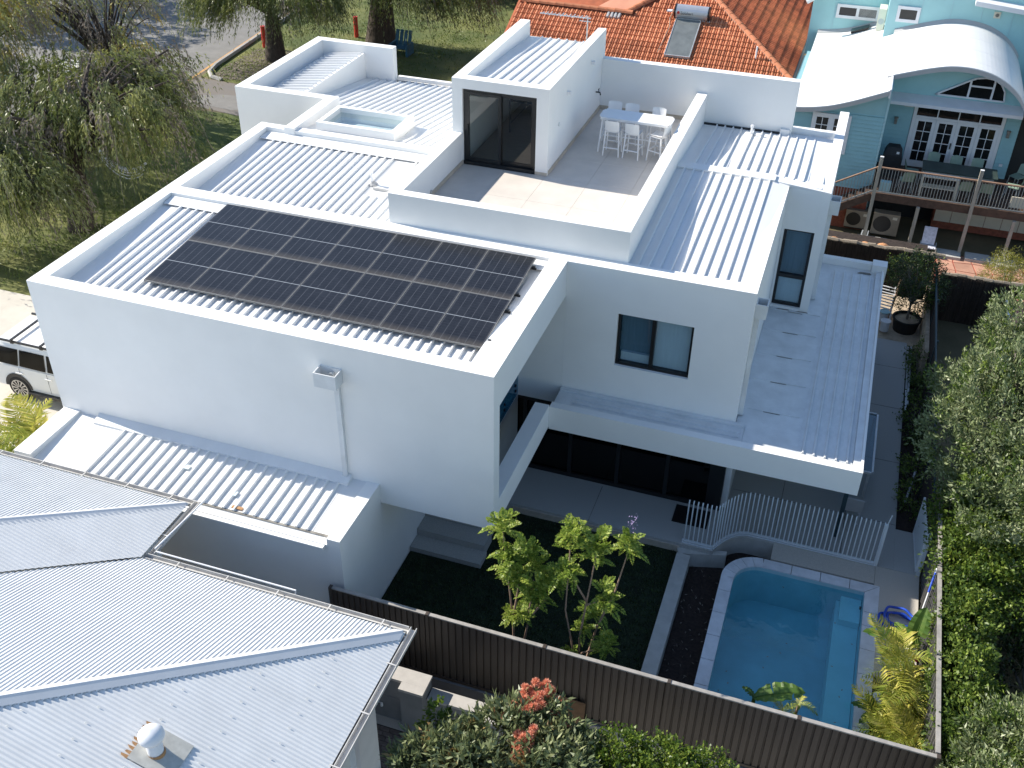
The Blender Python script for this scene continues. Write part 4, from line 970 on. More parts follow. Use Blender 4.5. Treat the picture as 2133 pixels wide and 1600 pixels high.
# white pool fence: every baluster a part
PF = thing('pool_fence', 'white pool safety fence of slim upright bars with an S-shaped bend', 'fence', (5.8, 4.2, -6.4))
def along(path, step, off=0.0):
    out = []; d = off
    segs = [(Vector(a), Vector(b)) for a, b in zip(path[:-1], path[1:])]
    for a, b in segs:
        L = (b - a).length
        while d <= L: out.append(a + (b - a) * (d / L)); d += step
        d -= L
    return out
g = MB()
for (x0, y0), (x1, y1) in zip(fp[:-1], fp[1:]):
    g.bar((x0, y0, -6.33), (x1, y1, -6.33), .055, .035); g.bar((x0, y0, -6.385), (x1, y1, -6.385), .09, .02)
part(g, 'bottom_rail', WFENCE, PF)
bal = MB().tube([(0, 0, 0), (0, 0, 1.20), (0, .015, 1.235), (0, .045, 1.25)], .016, 6).mesh('baluster', WFENCE)
for p in along([(x, y) for x, y in fp], .108, .05): place(bal, 'baluster', PF, Matrix.Translation((p.x, p.y, -6.32)))
part(MB().box(8.165, 8.225, 4.345, 4.405, -6.4, -5.08).bar((8.2, 4.375, -5.08), (8.24, 4.375, -4.78), .022), 'latch_post', WFENCE, PF)
GT = thing('pool_gate', 'white pool gate standing open against the charcoal fence', 'gate', (9.05, 5.3, -6.4))
a = Vector((9.10, 4.42, 0)); b = Vector((9.02, 5.75, 0))
part(MB().bar(a + Vector((0, 0, -6.30)), b + Vector((0, 0, -6.30)), .04, .05).bar(a + Vector((0, 0, -5.22)), b + Vector((0, 0, -5.22)), .04, .05).bar(a + Vector((0, 0, -6.33)), a + Vector((0, 0, -5.15)), .05).bar(b + Vector((0, 0, -6.33)), b + Vector((0, 0, -5.15)), .05), 'gate_frame', WFENCE, GT)
for i in range(1, 12):
    p = a + (b - a) * (i / 12); part(MB().bar((p.x, p.y, -6.3), (p.x, p.y, -5.12), .022), 'baluster', WFENCE, GT)
part(MB().box(9.12, 9.20, 4.35, 4.43, -6.4, -5.1), 'hinge_post', WFENCE, GT)
w = part(MB().hexa([(2.0, -2.36, -7.25), (2.78, -2.36, -7.25), (2.78, -2.34, -7.25), (2.0, -2.34, -7.25)], [(2.0, -2.18, -5.93), (2.78, -2.18, -5.98), (2.78, -2.165, -5.98), (2.0, -2.165, -5.93)]), 'plywood_board', PLY)
tag(w, 'brown plywood board leaning against the brown steel fence behind the orange blossom', 'board')
w = part(MB().box(3.24, 4.12, 4.24, 4.90, -6.397, -6.375), 'door_mat', CARBLK); tag(w, 'dark door mat on the shaded patio by the glass doors', 'mat')

# ================================================================== terrace furniture
bt = thing('bar_table', 'long white slatted bar table half in shade on the roof terrace', 'table', (-.13, 12.12, -.126))
TZ = 1.03
for i in range(9):
    y = -.36 + i * .08; i_ = abs(i - 4); hw = 1.02 - (.07 if i_ == 4 else (.02 if i_ == 3 else 0))
    part(MB().box(-hw, hw, y + .003, y + .077, TZ - .03, TZ), 'slat', WPLAST, bt, local=True)
part(MB().box(-.96, .96, -.34, -.31, TZ - .075, TZ - .031).box(-.96, .96, .31 + .03, .37, TZ - .075, TZ - .031).box(-.96, -.93, -.309, .339, TZ - .075, TZ - .031).box(.93, .96, -.309, .339, TZ - .075, TZ - .031), 'apron', WPLAST, bt, local=True)
for sx in (-1, 1):
    for sy in (-1, 1):
        part(MB().bar((sx * .90, .015 + sy * .30, TZ - .05), (sx * .98, .015 + sy * .36, 0), .045), 'leg', WPLAST, bt, local=True)
    part(MB().bar((sx * .95, -.30, .38), (sx * .95, .33, .38), .03), 'side_rail', WPLAST, bt, local=True)
part(MB().bar((-.95, .015, .38), (.95, .015, .38), .035), 'stretcher', WPLAST, bt, local=True)
def make_stool(label):
    t = thing('bar_stool', label, 'stool', (0, 0, -.126), 0, 'white bar stools round the terrace table')
    g = MB(); n = 7
    for i in range(n):          # dished seat
        pass
    seat = []
    for j in range(6):
        for i in range(7):
            x = -.21 + i * .07; y = -.20 + j * .08
            seat.append((x * (1 - .05 * j / 5), y, .745 - .02 * math.cos(x * 6) + .015 * (abs(x) / .21) ** 2 + (.015 if j == 0 else 0)))
    g.add(seat, [(j * 7 + i, j * 7 + i + 1, (j + 1) * 7 + i + 1, (j + 1) * 7 + i) for j in range(5) for i in range(6)])
    g.box(-.205, .205, -.195, .195, .70, .722)
    part(g, 'seat', WPLAST, t, local=True, smooth=False)
    g = MB(); v = []
    for k, (z, yy) in enumerate(((.74, -.19), (.83, -.215), (.92, -.235), (1.0, -.25), (1.05, -.255))):
        for i in range(7):
            x = -.20 + i * .0667; cut = .0 if k < 4 else -.02 * (abs(x) / .2) ** 3
            v.append((x, yy - .035 * (1 - (x / .2) ** 2), z + cut))
    fr_ = [(k * 7 + i, k * 7 + i + 1, (k + 1) * 7 + i + 1, (k + 1) * 7 + i) for k in range(4) for i in range(6)]
    g.add(v, fr_); g.add([(x, y - .014, z) for x, y, z in v], [f[::-1] for f in fr_])
    part(g, 'backrest', WPLAST, t, local=True)
    for sx in (-1, 1):
        for sy in (-1, 1):
            part(MB().bar((sx * .185, sy * .17, .71), (sx * .225, sy * .215, 0), .034), 'leg', WPLAST, t, local=True)
        part(MB().bar((sx * .21, -.2, .30), (sx * .21, .2, .30), .026), 'side_rail', WPLAST, t, local=True)
    part(MB().bar((-.21, .2, .30), (.21, .2, .30), .04, .026), 'footrest', WPLAST, t, local=True)
    part(MB().bar((-.21, -.2, .24), (.21, -.2, .24), .04, .026), 'rear_rail', WPLAST, t, local=True)
    return t
sl_ = [('white bar stool at the near side of the table, closest to the roof-access pavilion', -.69, 11.78, .02),
       ('white bar stool at the near side of the table, between the two other near stools', -.10, 11.77, -.08),
       ('white bar stool turned sideways beside the terrace parapet', .60, 11.80, 1.25),
       ('white bar stool behind the table in the shaded corner by the tap', -.98, 12.80, math.pi),
       ('white bar stool behind the middle of the table in shade', -.45, 12.78, math.pi + .08),
       ('white bar stool behind the sunlit end of the table', .30, 12.74, math.pi - .1)]
s0 = make_stool(sl_[0][0]); s0.location = (sl_[0][1], sl_[0][2], -.126); s0.rotation_euler = (0, 0, sl_[0][3])
for lab, x, y, a in sl_[1:]: copy_tree(s0, (x, y, -.126), a, lab)

# ================================================================== odds and ends of the garden
def torus_path(c, r, n=40, wob=.03, z=0.0, ph=0.0):
    return [(c[0] + (r + wob * math.sin(3 * t + ph)) * math.cos(t), c[1] + (r + wob * math.cos(2 * t + ph)) * math.sin(t) * .8, c[2] + z + .02 * math.sin(5 * t + ph)) for t in [2 * math.pi * i / n for i in range(n + 1)]]
hs = MB(); hs.tube(torus_path((8.72, 2.62, -6.35), .36) + torus_path((8.80, 2.60, -6.27), .30, ph=1.0) + torus_path((8.76, 2.64, -6.19), .34, ph=2.0), .03, 7)
hs.tube([(8.9, 2.35, -6.3), (9.05, 2.0, -6.33), (9.02, 1.6, -6.35), (8.95, 1.3, -6.36)], .03, 7)
o = part(hs, 'pool_hose', BLUEPL, smooth=True); tag(o, 'coiled royal blue pool hose on the side deck beside the palms', 'hose')
po = thing('pool_pole', 'white telescopic pool pole with a blue grip leaning on the charcoal fence', 'pole', (9.0, 2.2, -6.4))
a = Vector((8.98, 1.75, -6.35)); b = Vector((9.24, 2.95, -4.80)); part(MB().tube([a, a + (b - a) * .72], .016, 7), 'shaft', WTRIM, po)
part(MB().tube([a + (b - a) * .72, a + (b - a) * .95], .026, 7), 'grip', BLUEPL, po); part(MB().tube([a + (b - a) * .95, b], .022, 7), 'end_cap', WTRIM, po)
w = part(MB().tube([(9.12, 1.30, -6.0), (9.12, 1.30, -5.92)], .07, 8), 'pool_brush', RED); tag(w, 'small red pool brush head at the foot of the charcoal fence', 'brush')
w = link(blob_mesh('white_sack', WTRIM, seed=9), 'white_sack'); w.location = (8.98, 1.2, -6.25); w.scale = (.2, .35, .18); tag(w, 'crumpled white sack behind the banana leaves at the fence foot', 'sack')
w = link(blob_mesh('white_stone', COPING, seed=4), 'white_stone'); w.location = (8.48, .35, -6.45); w.scale = (.16, .2, .12); tag(w, 'white stone at the pool edge beside the dark palm bed', 'stone')
# table at the patio edge, metal lengths, ladder, buckets, pot
tb = thing('patio_bench', 'dark glass-topped patio table with a pale metal edge under the canopy corner', 'table', (7.5, 8.0, -6.4))
part(MB().box(7.05, 7.78, 6.75, 9.35, -5.52, -5.50), 'table_top', BGLASS, tb); part(MB().box(7.78, 7.83, 6.75, 9.35, -5.53, -5.47).box(7.05, 7.78, 6.70, 6.748, -5.53, -5.47).box(7.05, 7.78, 9.352, 9.40, -5.53, -5.47), 'edge_rail', GALV, tb)
for y in (6.85, 9.25):
    for x in (7.12, 7.74): part(MB().box(x - .03, x + .03, y - .03, y + .03, -6.4, -5.53), 'leg', GALV, tb)
oc = thing('patio_chair', 'grey slatted patio chair tucked below the canopy corner', 'chair', (7.5, 5.9, -6.4))
part(MB().box(7.25, 7.70, 5.7, 6.15, -5.98, -5.94), 'seat', FASCG, oc); part(MB().hexa([(7.25, 5.62, -5.95), (7.70, 5.62, -5.95), (7.70, 5.66, -5.95), (7.25, 5.66, -5.95)], [(7.25, 5.54, -5.5), (7.70, 5.54, -5.5), (7.70, 5.58, -5.5), (7.25, 5.58, -5.5)]), 'backrest', FASCG, oc)
for x in (7.28, 7.67):
    for y in (5.72, 6.12): part(MB().box(x - .02, x + .02, y - .02, y + .02, -6.4, -5.98), 'leg', GALV, oc)
for i, (x0, y0, x1, y1, lab) in enumerate(((8.63, 14.7, 8.66, 11.1, 'long silver metal length lying along the patio edge, nearest the slab'), (8.73, 14.7, 8.70, 11.4, 'long silver metal length lying in the dark bed beside its twin'), (8.78, 6.9, 9.0, 8.3, 'short silver pipe lying askew in the dark mulch'))):
    w = part(MB().bar((x0, y0, -6.36 + .02 * i), (x1, y1, -6.34 + .02 * i), .05), 'metal_length', GALV); tag(w, lab, 'metal length')
ld = thing('wire_rack', 'leaning white wire rack in the sunny back corner', 'rack', (7.75, 16.9, -6.5))
g = MB()
for i in range(9): g.bar((7.55, 16.5 + .1 * i, -6.2 + .06 * i), (8.02, 16.4 + .1 * i, -6.2 + .06 * i), .03)
part(g, 'rung', WTRIM, ld); part(MB().bar((7.55, 16.45, -6.5), (7.55, 17.4, -5.7), .04), 'rail', WTRIM, ld); part(MB().bar((8.02, 16.35, -6.5), (8.02, 17.3, -5.7), .04), 'rail', WTRIM, ld)
def bucket(x, y, z, lid, lab):
    t = thing('paint_bucket', lab, 'bucket', (x, y, z), group='paint buckets')
    part(MB().lathe((x, y, z), [(0, 0), (.13, 0), (.15, .34), (.16, .34), (.16, .36)], 18), 'pail', WTRIM, t, smooth=False)
    part(MB().lathe((x, y, z + .36), [(.165, -.02), (.165, .01), (.13, .012), (.12, .0), (0, .0)], 18), 'lid', lid, t)
bucket(7.86, 15.55, -6.4, WTRIM, 'white-lidded paint bucket beside the black pot'); bucket(7.80, 16.15, -6.4, BLUETR, 'blue-lidded paint bucket behind the white-lidded one')
# pot and small tree trunk are with the plants

# ================================================================== red-tiled house behind
T25 = math.tan(R(25)); C25 = math.cos(R(25))
RH = thing('red_tiled_house', 'house under a terracotta tiled hip roof behind the white terrace wall', 'house', (-3, 34, -6.6))
part(MB().box(-9.4, 2.35, 29.3, 40, -6.6, -2.95), 'wall', BRICK, RH)
tw_ = .225
def tile_mesh(nm, m, th_):
    mb = MB()
    xs = [0, .012, .030, .075, .118, .132, .150, .170, .192, .205, tw_]
    zs = [.0, .0, .044, .060, .042, .0, .0, .040, .040, .0, .0]
    n = len(xs)
    v = [(x, 0, z + .040) for x, z in zip(xs, zs)] + [(x, th_ + .02, z) for x, z in zip(xs, zs)] + [(x, 0, -.012) for x in xs]
    f = [(i, i + 1, n + i + 1, n + i) for i in range(n - 1)] + [(2 * n + i, 2 * n + i + 1, i + 1, i) for i in range(n - 1)]
    return mb.add(v, f).mesh(nm, m)
TM = tile_mesh('roof_tile', TERRA, .315); TMD = tile_mesh('roof_tile', TERRAD, .40)
def tile_field(p0, ux, uy, ulo, uhi, vhi, inside, m_tile, budget, m, th_):
    M0 = basis(p0, ux, uy); left = MB(); cnt = 0
    src = [(tuple(v.co), ) for v in m_tile.vertices]; fs = [tuple(p.vertices) for p in m_tile.polygons]
    rows = int(vhi / th_); j = 0
    for j in range(rows):
        v = j * th_
        for i in range(int((uhi - ulo) / tw_)):
            u = ulo + i * tw_
            if not inside(u + tw_ / 2, v + th_ / 2): continue
            M = M0 @ Matrix.Translation((u, v, .004 * math.sin(i * 12.9 + j * 7.3))) @ Matrix.Rotation(.012 * math.sin(i * 3.1 + j * 5.7), 4, 'Z')
            if cnt < budget: place(m_tile, 'roof_tile', RH, M); cnt += 1
            else: left.add([M @ Vector(q[0]) for q in src], fs)
    if left.v:
        o = part(left, 'upper_roof_tiles', m, RH); o['kind'] = 'stuff'
# front slope (eave y=28.70, z=-3.0): u along +x, v up the slope
front = lambda u, v: (u < 2.80 - v * C25 - .02) and (u > -10.0 + v * .02) and not (v * C25 > 2.55 and u < -4.9 + (v * C25 - 2.55) * 1.25)
tile_field((0, 28.70, -3.0), (1, 0, 0), (0, 1, T25), -10.0, 2.82, 8.6, front, TM, 225, TERRA, .315)
side = lambda u, v: (u > v * C25 + .02) and u < 12.0
tile_field((2.80, 28.70, -3.0), (0, 1, 0), (-1, 0, T25), 0.0, 12.0, 8.0, side, TMD, 60, TERRAD, .40)
g = MB(); top = 8.0
g.quad((-10.0, 28.72, -3.03), (2.80, 28.72, -3.03), (2.80 - top, 28.72 + top, -3.03 + top * T25), (-10.0, 28.72 + top, -3.03 + top * T25))
g.quad((2.78, 28.70, -3.03), (2.78, 41, -3.03), (2.78 - top, 41, -3.03 + top * T25), (2.78 - top, 28.70 + top, -3.03 + top * T25))
part(g, 'roof_underlay', TERRAD, RH)
cap = MB()
prof = [(-.13, -.03), (-.10, .05), (-.04, .09), (.04, .09), (.10, .05), (.13, -.03)]
v = [(x, 0, z + .018) for x, z in prof] + [(x, .43, z) for x, z in prof] + [(x * .8, 0, z * .4 - .02) for x, z in prof]
cap.add(v, [(i, i + 1, 7 + i, 6 + i) for i in range(5)] + [(12 + i, 13 + i, i + 1, i) for i in range(5)])
capm = cap.mesh('ridge_tile', TERRA)
d = Vector((-1, 1, T25)).normalized(); sx = d.cross(Vector((0, 0, 1))).normalized() * -1
for i in range(18):
    p = Vector((2.84, 28.66, -2.98)) + d * (i * .40)
    place(capm, 'ridge_tile', RH, basis(p, -sx, d))
g = MB(); a = Vector((2.84, 28.66, -3.02)); g.bar(a, a + d * 7.3, .25, .09); part(g, 'ridge_mortar', MORTAR, RH)
# upper salmon roof plane over the back of the front slope
zr_ = lambda y: -3.0 + (y - 28.70) * T25
g = MB()
g.hexa([(-9.2, 31.9, zr_(31.3) - .1), (-4.95, 31.35, zr_(31.35) - .1), (-2.2, 34.2, zr_(34.2) - .1), (-9.2, 36.5, zr_(33.4))],
       [(-9.2, 31.9, zr_(31.3) + .05), (-4.95, 31.35, zr_(31.35) + .07), (-2.2, 34.2, zr_(34.2) + .07), (-9.2, 36.5, zr_(33.4) + .3)])
part(g, 'salmon_roof_plane', TERRAP, RH)
for i in range(13):
    x = -9.9 + i * .40; y = 31.42 - .01 * i
    place(capm, 'ridge_tile', RH, basis((x, y, zr_(31.40) + .08), (0, -1, 0), (1, 0, 0)))
d2_ = Vector((1, 1.04, T25 * 1.04)).normalized()
for i in range(9):
    p = Vector((-4.95, 31.38, zr_(31.38) + .09)) + d2_ * (i * .40); place(capm, 'ridge_tile', RH, basis(p, d2_.cross(Vector((0, 0, 1))), d2_))
g = MB()
for i in range(4): g.tube([(-5.75 + i * .17, 30.95, zr_(30.95) + .07), (-5.75 + i * .17, 31.25, zr_(31.25) + .07)], .07, 6)
part(g, 'grey_valley_tile', FASCG, RH)
part(MB().hexa([(-10.1, 28.7, -3.12), (-10.0, 28.7, -3.12), (-10.0, 31.5, zr_(31.5) - .12), (-10.1, 31.5, zr_(31.5) - .12)], [(-10.1, 28.7, -2.94), (-10.0, 28.7, -2.94), (-10.0, 31.5, zr_(31.5) + .06), (-10.1, 31.5, zr_(31.5) + .06)]), 'barge_board', TERRAD, RH)
part(MB().box(2.80, 2.93, 28.8, 40.5, -3.12, -3.0), 'gutter', FENCEG, RH)
part(MB().tube([(1.15, 29.6, zr_(29.6)), (1.15, 29.6, zr_(29.6) + .55)], .035, 8), 'vent_pipe', WTRIM, RH)
# solar hot-water unit
HW = thing('solar_water_heater', 'solar water heater with a silver tank and dark collector on the tiled roof', 'water heater', (-2.1, 30, -2.4))
n_ = Vector((0, -T25, 1)).normalized(); up_ = Vector((0, 1, T25)).normalized()
p0 = Vector((-2.13, 29.15, zr_(29.15))) + n_ * .10
M = basis(p0, (1, 0, 0), up_)
place(MB().box(-.53, .53, .02, 2.30, -.02, .055).mesh('collector_glass', COLLECT), 'collector_glass', HW, M)
fr = MB().box(-.56, .56, -.01, .02, -.05, .075).box(-.56, .56, 2.30, 2.33, -.05, .075).box(-.56, -.53, .02, 2.30, -.05, .075).box(.53, .56, .02, 2.30, -.05, .075)
place(fr.mesh('collector_frame', GALV), 'collector_frame', HW, M)
tk = Matrix.Translation((p0.x + .12, 0, 0)); tc_ = p0 + up_ * 2.62 + n_ * .20
g = MB(); g.tube([(-2.72, tc_.y, tc_.z), (-1.32, tc_.y, tc_.z)], .30, 20); part(g, 'tank', PANEL, HW, smooth=False)
for xa, xb in ((-2.79, -2.722), (-1.318, -1.25)):
    part(MB().tube([(xa, tc_.y, tc_.z), (xb, tc_.y, tc_.z)], .31, 20), 'tank_end', CARBLK, HW)
part(MB().box(-2.6, -1.2, tc_.y - .1, tc_.y + .1, tc_.z - .40, tc_.z - .29), 'tank_stand', GALV, HW)
part(MB().tube([(-2.85, tc_.y, tc_.z), (-2.95, tc_.y - .3, tc_.z - .25), (-2.85, tc_.y - .7, tc_.z - .5), (-3.02, 29.3, zr_(29.3) + .05)], .022, 6), 'pipe', STEM, HW)
part(MB().box(-3.15, -2.92, tc_.y - .1, tc_.y + .15, tc_.z - .05, tc_.z + .0), 'valve_cover', WTRIM, HW)
# lettering on the tank, flat print on its lower front
cu = bpy.data.curves.new('tank_lettering', 'FONT'); cu.body = 'Solahart'; cu.size = .17; cu.extrude = .003; cu.align_x = 'LEFT'
tobj = bpy.data.objects.new('tank_lettering', cu); COL.objects.link(tobj)
dg = bpy.context.evaluated_depsgraph_get(); tm = bpy.data.meshes.new_from_object(tobj.evaluated_get(dg)); bpy.data.objects.remove(tobj)
tm.materials.clear(); tm.materials.append(CARBLK)
ang = R(35); pc = Vector((-2.52, tc_.y - .306 * math.cos(ang), tc_.z - .306 * math.sin(ang) * .2 + .05))
place(tm, 'lettering', HW, Matrix.Translation((-2.50, tc_.y - .312, tc_.z - .04)) @ Matrix.Rotation(R(78), 4, 'X'))
part(MB().tube([(-2.60, tc_.y - .312, tc_.z + .02), (-2.60, tc_.y - .300, tc_.z + .02)], .06, 12), 'tank_emblem', RED, HW)

# ================================================================== pale blue weatherboard house
BH = thing('blue_weatherboard_house', 'pale blue weatherboard house with a white wave-shaped roof in the far right corner', 'house', (8, 27, -6.6))
YF, YR = 23.2, 25.3
part(MB().box(3.2, 6.68, YF + .03, 30, -6.6, -2.1), 'wall', BLUEW, BH)
part(MB().box(3.2, 6.70, YF - .02, YF + .03, -6.6, -4.95), 'brick_base', BRICK, BH)
part(MB().box(6.66, 11.42, YR + .03, 30, -6.6, -1.9), 'wall', BLUEW, BH)
part(MB().box(6.60, 6.70, YF + .02, YR + .02, -6.6, -1.1), 'wall', BLUEW, BH)
bd = .148
def boards(x0, x1, y, z0, ztopf, name='weatherboard'):
    z = z0
    while True:
        zt0, zt1 = ztopf(x0), ztopf(x1)
        if z >= max(zt0, zt1): break
        a = min(z + bd - .015, max(zt0, z + .01)); b = min(z + bd - .015, max(zt1, z + .01))
        part(MB().hexa([(x0, y - .048, z), (x1, y - .048, z), (x1, y + .02, z), (x0, y + .02, z)], [(x0, y - .010, a), (x1, y - .010, b), (x1, y + .02, b), (x0, y + .02, a)]), name, BLUEW, BH)
        z += bd
zf = lambda x: -2.12 + max(0, (x - 3.3) / 3.3) ** 1.35 * .92
boards(3.22, 6.69, YF, -4.95, lambda x: -2.13)
g = MB(); pts = [(3.25, -2.14)] + [(3.25 + i * .43, zf(3.25 + i * .43)) for i in range(9)] + [(6.69, -2.14)]
g.add([(x, YF - .015, z) for x, z in pts], [tuple(range(len(pts)))]); part(g, 'gable_infill', BLUEW, BH)
boards(6.70, 7.66, YR, -4.62, lambda x: -1.98); boards(10.92, 11.42, YR, -4.62, lambda x: -1.98); boards(7.662, 10.918, YR, -2.16, lambda x: -2.0)
part(MB().box(6.64, 6.71, YF - .04, YF + .01, -4.95, -1.2), 'corner_board', BLUETR, BH)
part(MB().box(6.701, 6.72, YF + .03, YR - .03, -6.4, -1.15), 'return_wall', BLUEW, BH)
# lintel canopy and gable over the recess
part(MB().hexa([(6.75, YR - .62, -2.10), (11.35, YR - .62, -2.10), (11.35, YR, -2.06), (6.75, YR, -2.06)], [(6.75, YR - .62, -1.98), (11.35, YR - .62, -1.98), (11.35, YR, -1.82), (6.75, YR, -1.82)]), 'awning', WTRIM, BH)
# wave roof: front edge profiles
LF = [(3.35, -2.02), (4.0, -1.95), (4.7, -1.80), (5.4, -1.55), (6.05, -1.27), (6.62, -1.02)]
RF = [(6.45, -1.02), (7.1, -.80), (7.8, -.58), (8.5, -.42), (9.2, -.40), (9.9, -.52), (10.5, -.78), (10.95, -1.12), (11.3, -1.55), (11.5, -1.95)]
def smooth_poly(P, n=4):
    out = []
    for i in range(len(P) - 1):
        p0 = P[max(i - 1, 0)]; p1 = P[i]; p2 = P[i + 1]; p3 = P[min(i + 2, len(P) - 1)]
        for k in range(n):
            t = k / n; out.append(tuple(.5 * (2 * b + (c - a) * t + (2 * a - 5 * b + 4 * c - e) * t * t + (-a + 3 * b - 3 * c + e) * t ** 3) for a, b, c, e in zip(p0, p1, p2, p3)))
    return out + [P[-1]]
LS, RS = smooth_poly(LF), smooth_poly(RF)
def roof_strip(Pp, y0, y1, m, name, th=.06):
    v = []; f = []
    for (x, z) in Pp: v += [(x, y0, z), (x, y1, z), (x, y0, z - th), (x, y1, z - th)]
    for i in range(len(Pp) - 1):
        a, b = 4 * i, 4 * i + 4; f += [(a, b, b + 1, a + 1), (a + 2, a + 3, b + 3, b + 2), (a, a + 2, b + 2, b), (a + 1, b + 1, b + 3, a + 3)]
    return part(MB().add(v, f), name, m, BH)
# sheets laid across the wave: thin steps between courses
yy = 22.85
while yy < 32.6:
    y1 = min(yy + .76, 32.6); up = .004 * (int((yy - 22.85) / .76) % 2)
    roof_strip([(x, z + up) for x, z in LS], yy, y1, CURVER, 'roof_sheet'); yy = y1
yy = 24.45
while yy < 30.2:
    y1 = min(yy + .76, 30.2); up = .004 * (int((yy - 24.45) / .76) % 2) + .004
    roof_strip([(x, z + up) for x, z in RS], yy, y1, CURVER, 'roof_sheet'); yy = y1
def fascia(Pp, y, m, h, name):
    v = []; f = []
    for (x, z) in Pp: v += [(x, y, z - .03), (x, y, z - h), (x, y + .06, z - .03), (x, y + .06, z - h)]
    for i in range(len(Pp) - 1):
        a, b = 4 * i, 4 * i + 4; f += [(a, a + 1, b + 1, b), (a + 1, a + 3, b + 3, b + 1), (a + 2, b + 2, b + 3, a + 3)]
    part(MB().add(v, f), name, m, BH)
fascia(LS, 22.84, FASCG, .19, 'fascia'); fascia(RS, 24.44, FASCG, .19, 'fascia')
part(MB().box(6.60, 6.66, 22.85, 24.46, -1.30, -.98), 'roof_end_cap', WTRIM, BH)
g = MB(); n = len(RS); v = [(x, YR - .01, z - .06) for x, z in RS] + [(x, YR - .01, -1.82) for x, z in RS]
g.add(v, [(i, i + 1, n + i + 1, n + i) for i in range(n - 3)]); part(g, 'gable_panel', BLUEP, BH)
# eyebrow window
g = MB(); arc = [(8.28, -1.72), (9.35, -1.08), (9.55, -.98), (9.85, -.93), (10.15, -.96), (10.4, -1.10), (10.58, -1.36), (10.64, -1.72)]
ey = part(MB().add([(x, YR - .05, z) for x, z in arc], [tuple(range(len(arc)))]), 'eyebrow_window', DKGL, BH)
f_ = MB()
for (a, b) in zip(arc, arc[1:] + arc[:1]): f_.bar((a[0], YR - .06, a[1]), (b[0], YR - .06, b[1]), .055)
f_.bar((9.38, YR - .06, -1.70), (9.38, YR - .06, -1.06), .07); f_.bar((10.18, YR - .06, -1.70), (10.18, YR - .06, -.98), .07); f_.bar((9.38, YR - .06, -1.27), (10.18, YR - .06, -1.27), .06)
part(f_, 'frame', WTRIM, ey)
# french doors
fd = part(MB().box(7.68, 10.90, YR - .05, YR + .02, -2.29, -2.17).box(7.68, 7.80, YR - .05, YR + .02, -4.62, -2.291).box(10.78, 10.90, YR - .05, YR + .02, -4.62, -2.291).box(7.80, 10.78, YR - .05, YR + .02, -2.68, -2.60), 'french_doors', WTRIM, BH)
part(MB().box(7.81, 10.77, YR - .005, YR + .015, -2.60, -2.30), 'transom_pane', DKGL, fd)
lw = (10.78 - 7.80) / 4
for k in range(4):
    x0 = 7.80 + k * lw; x1 = x0 + lw
    if k: part(MB().box(x0 - .02, x0 + .02, YR - .05, YR + .016, -2.60, -2.29), 'transom_bar', WTRIM, fd)
    lf = MB().box(x0 + .005, x0 + .125, YR - .045, YR + .01, -4.60, -2.69).box(x1 - .125, x1 - .005, YR - .045, YR + .01, -4.60, -2.69).box(x0 + .125, x1 - .125, YR - .045, YR + .01, -2.80, -2.69).box(x0 + .125, x1 - .125, YR - .045, YR + .01, -4.60, -4.36)
    xm = (x0 + x1) / 2; lf.box(xm - .012, xm + .012, YR - .035, YR - .01, -4.36, -2.80)
    for q in range(1, 4): z = -4.36 + q * .39; lf.box(x0 + .125, x1 - .125, YR - .036, YR - .011, z - .012, z + .012)
    part(lf, 'door_leaf', WTRIM, fd)
    for q in range(4):
        z = -4.36 + q * .39
        for xa, xb in ((x0 + .125, xm - .012), (xm + .012, x1 - .125)): part(MB().box(xa, xb, YR - .02, YR - .015, z + .012, z + .378), 'pane', DKGL, fd)
part(MB().box(9.22, 9.26, YR - .10, YR - .046, -3.72, -3.5), 'handle', CARBLK, fd)
# cottage window on the left wall
YF -= .055
cw = part(MB().box(4.14, 5.52, YF - .06, YF + .01, -2.30, -2.20).box(4.14, 5.52, YF - .06, YF + .01, -3.66, -3.56).box(4.14, 4.24, YF - .06, YF + .01, -3.56, -2.30).box(5.42, 5.52, YF - .06, YF + .01, -3.56, -2.30).box(4.78, 4.88, YF - .06, YF + .01, -3.56, -2.30), 'cottage_window', WTRIM, BH)
for x0, x1 in ((4.24, 4.78), (4.88, 5.42)):
    g = MB().box(x0, x1, YF - .04, YF, -2.36, -2.30).box(x0, x1, YF - .04, YF, -3.56, -3.50).box(x0, x0 + .06, YF - .04, YF, -3.5, -2.36).box(x1 - .06, x1, YF - .04, YF, -3.5, -2.36)
    xm = (x0 + x1) / 2; g.box(xm - .012, xm + .012, YF - .036, YF - .012, -3.5, -2.36)
    for q in range(1, 4): z = -3.5 + q * .285; g.box(x0 + .06, x1 - .06, YF - .037, YF - .013, z - .012, z + .012)
    part(g, 'sash', WTRIM, cw)
    for q in range(4):
        z = -3.5 + q * .285
        for xa, xb in ((x0 + .06, xm - .012), (xm + .012, x1 - .06)): part(MB().box(xa, xb, YF - .028, YF - .02, z + .012, z + .273), 'pane', DKGL, cw)
YF += .055
# wall lanterns and meter box
for x in (7.12, 11.1):
    l = part(MB().box(x - .05, x + .05, YR - .12, YR - .03, -3.02, -2.80).box(x - .07, x + .07, YR - .14, YR - .02, -2.80, -2.75), 'wall_lantern', STAIN, BH)
part(MB().box(11.1, 11.22, YR - .06, YR - .026, -4.15, -4.05), 'power_outlet', WTRIM, BH)
part(MB().tube([(7.42, YR - .05, -2.22), (7.42, YR - .05, -2.0)], .02, 6).box(7.30, 7.62, YR - .1, YR - .03, -2.30, -2.22), 'security_light', CREAMP, BH)
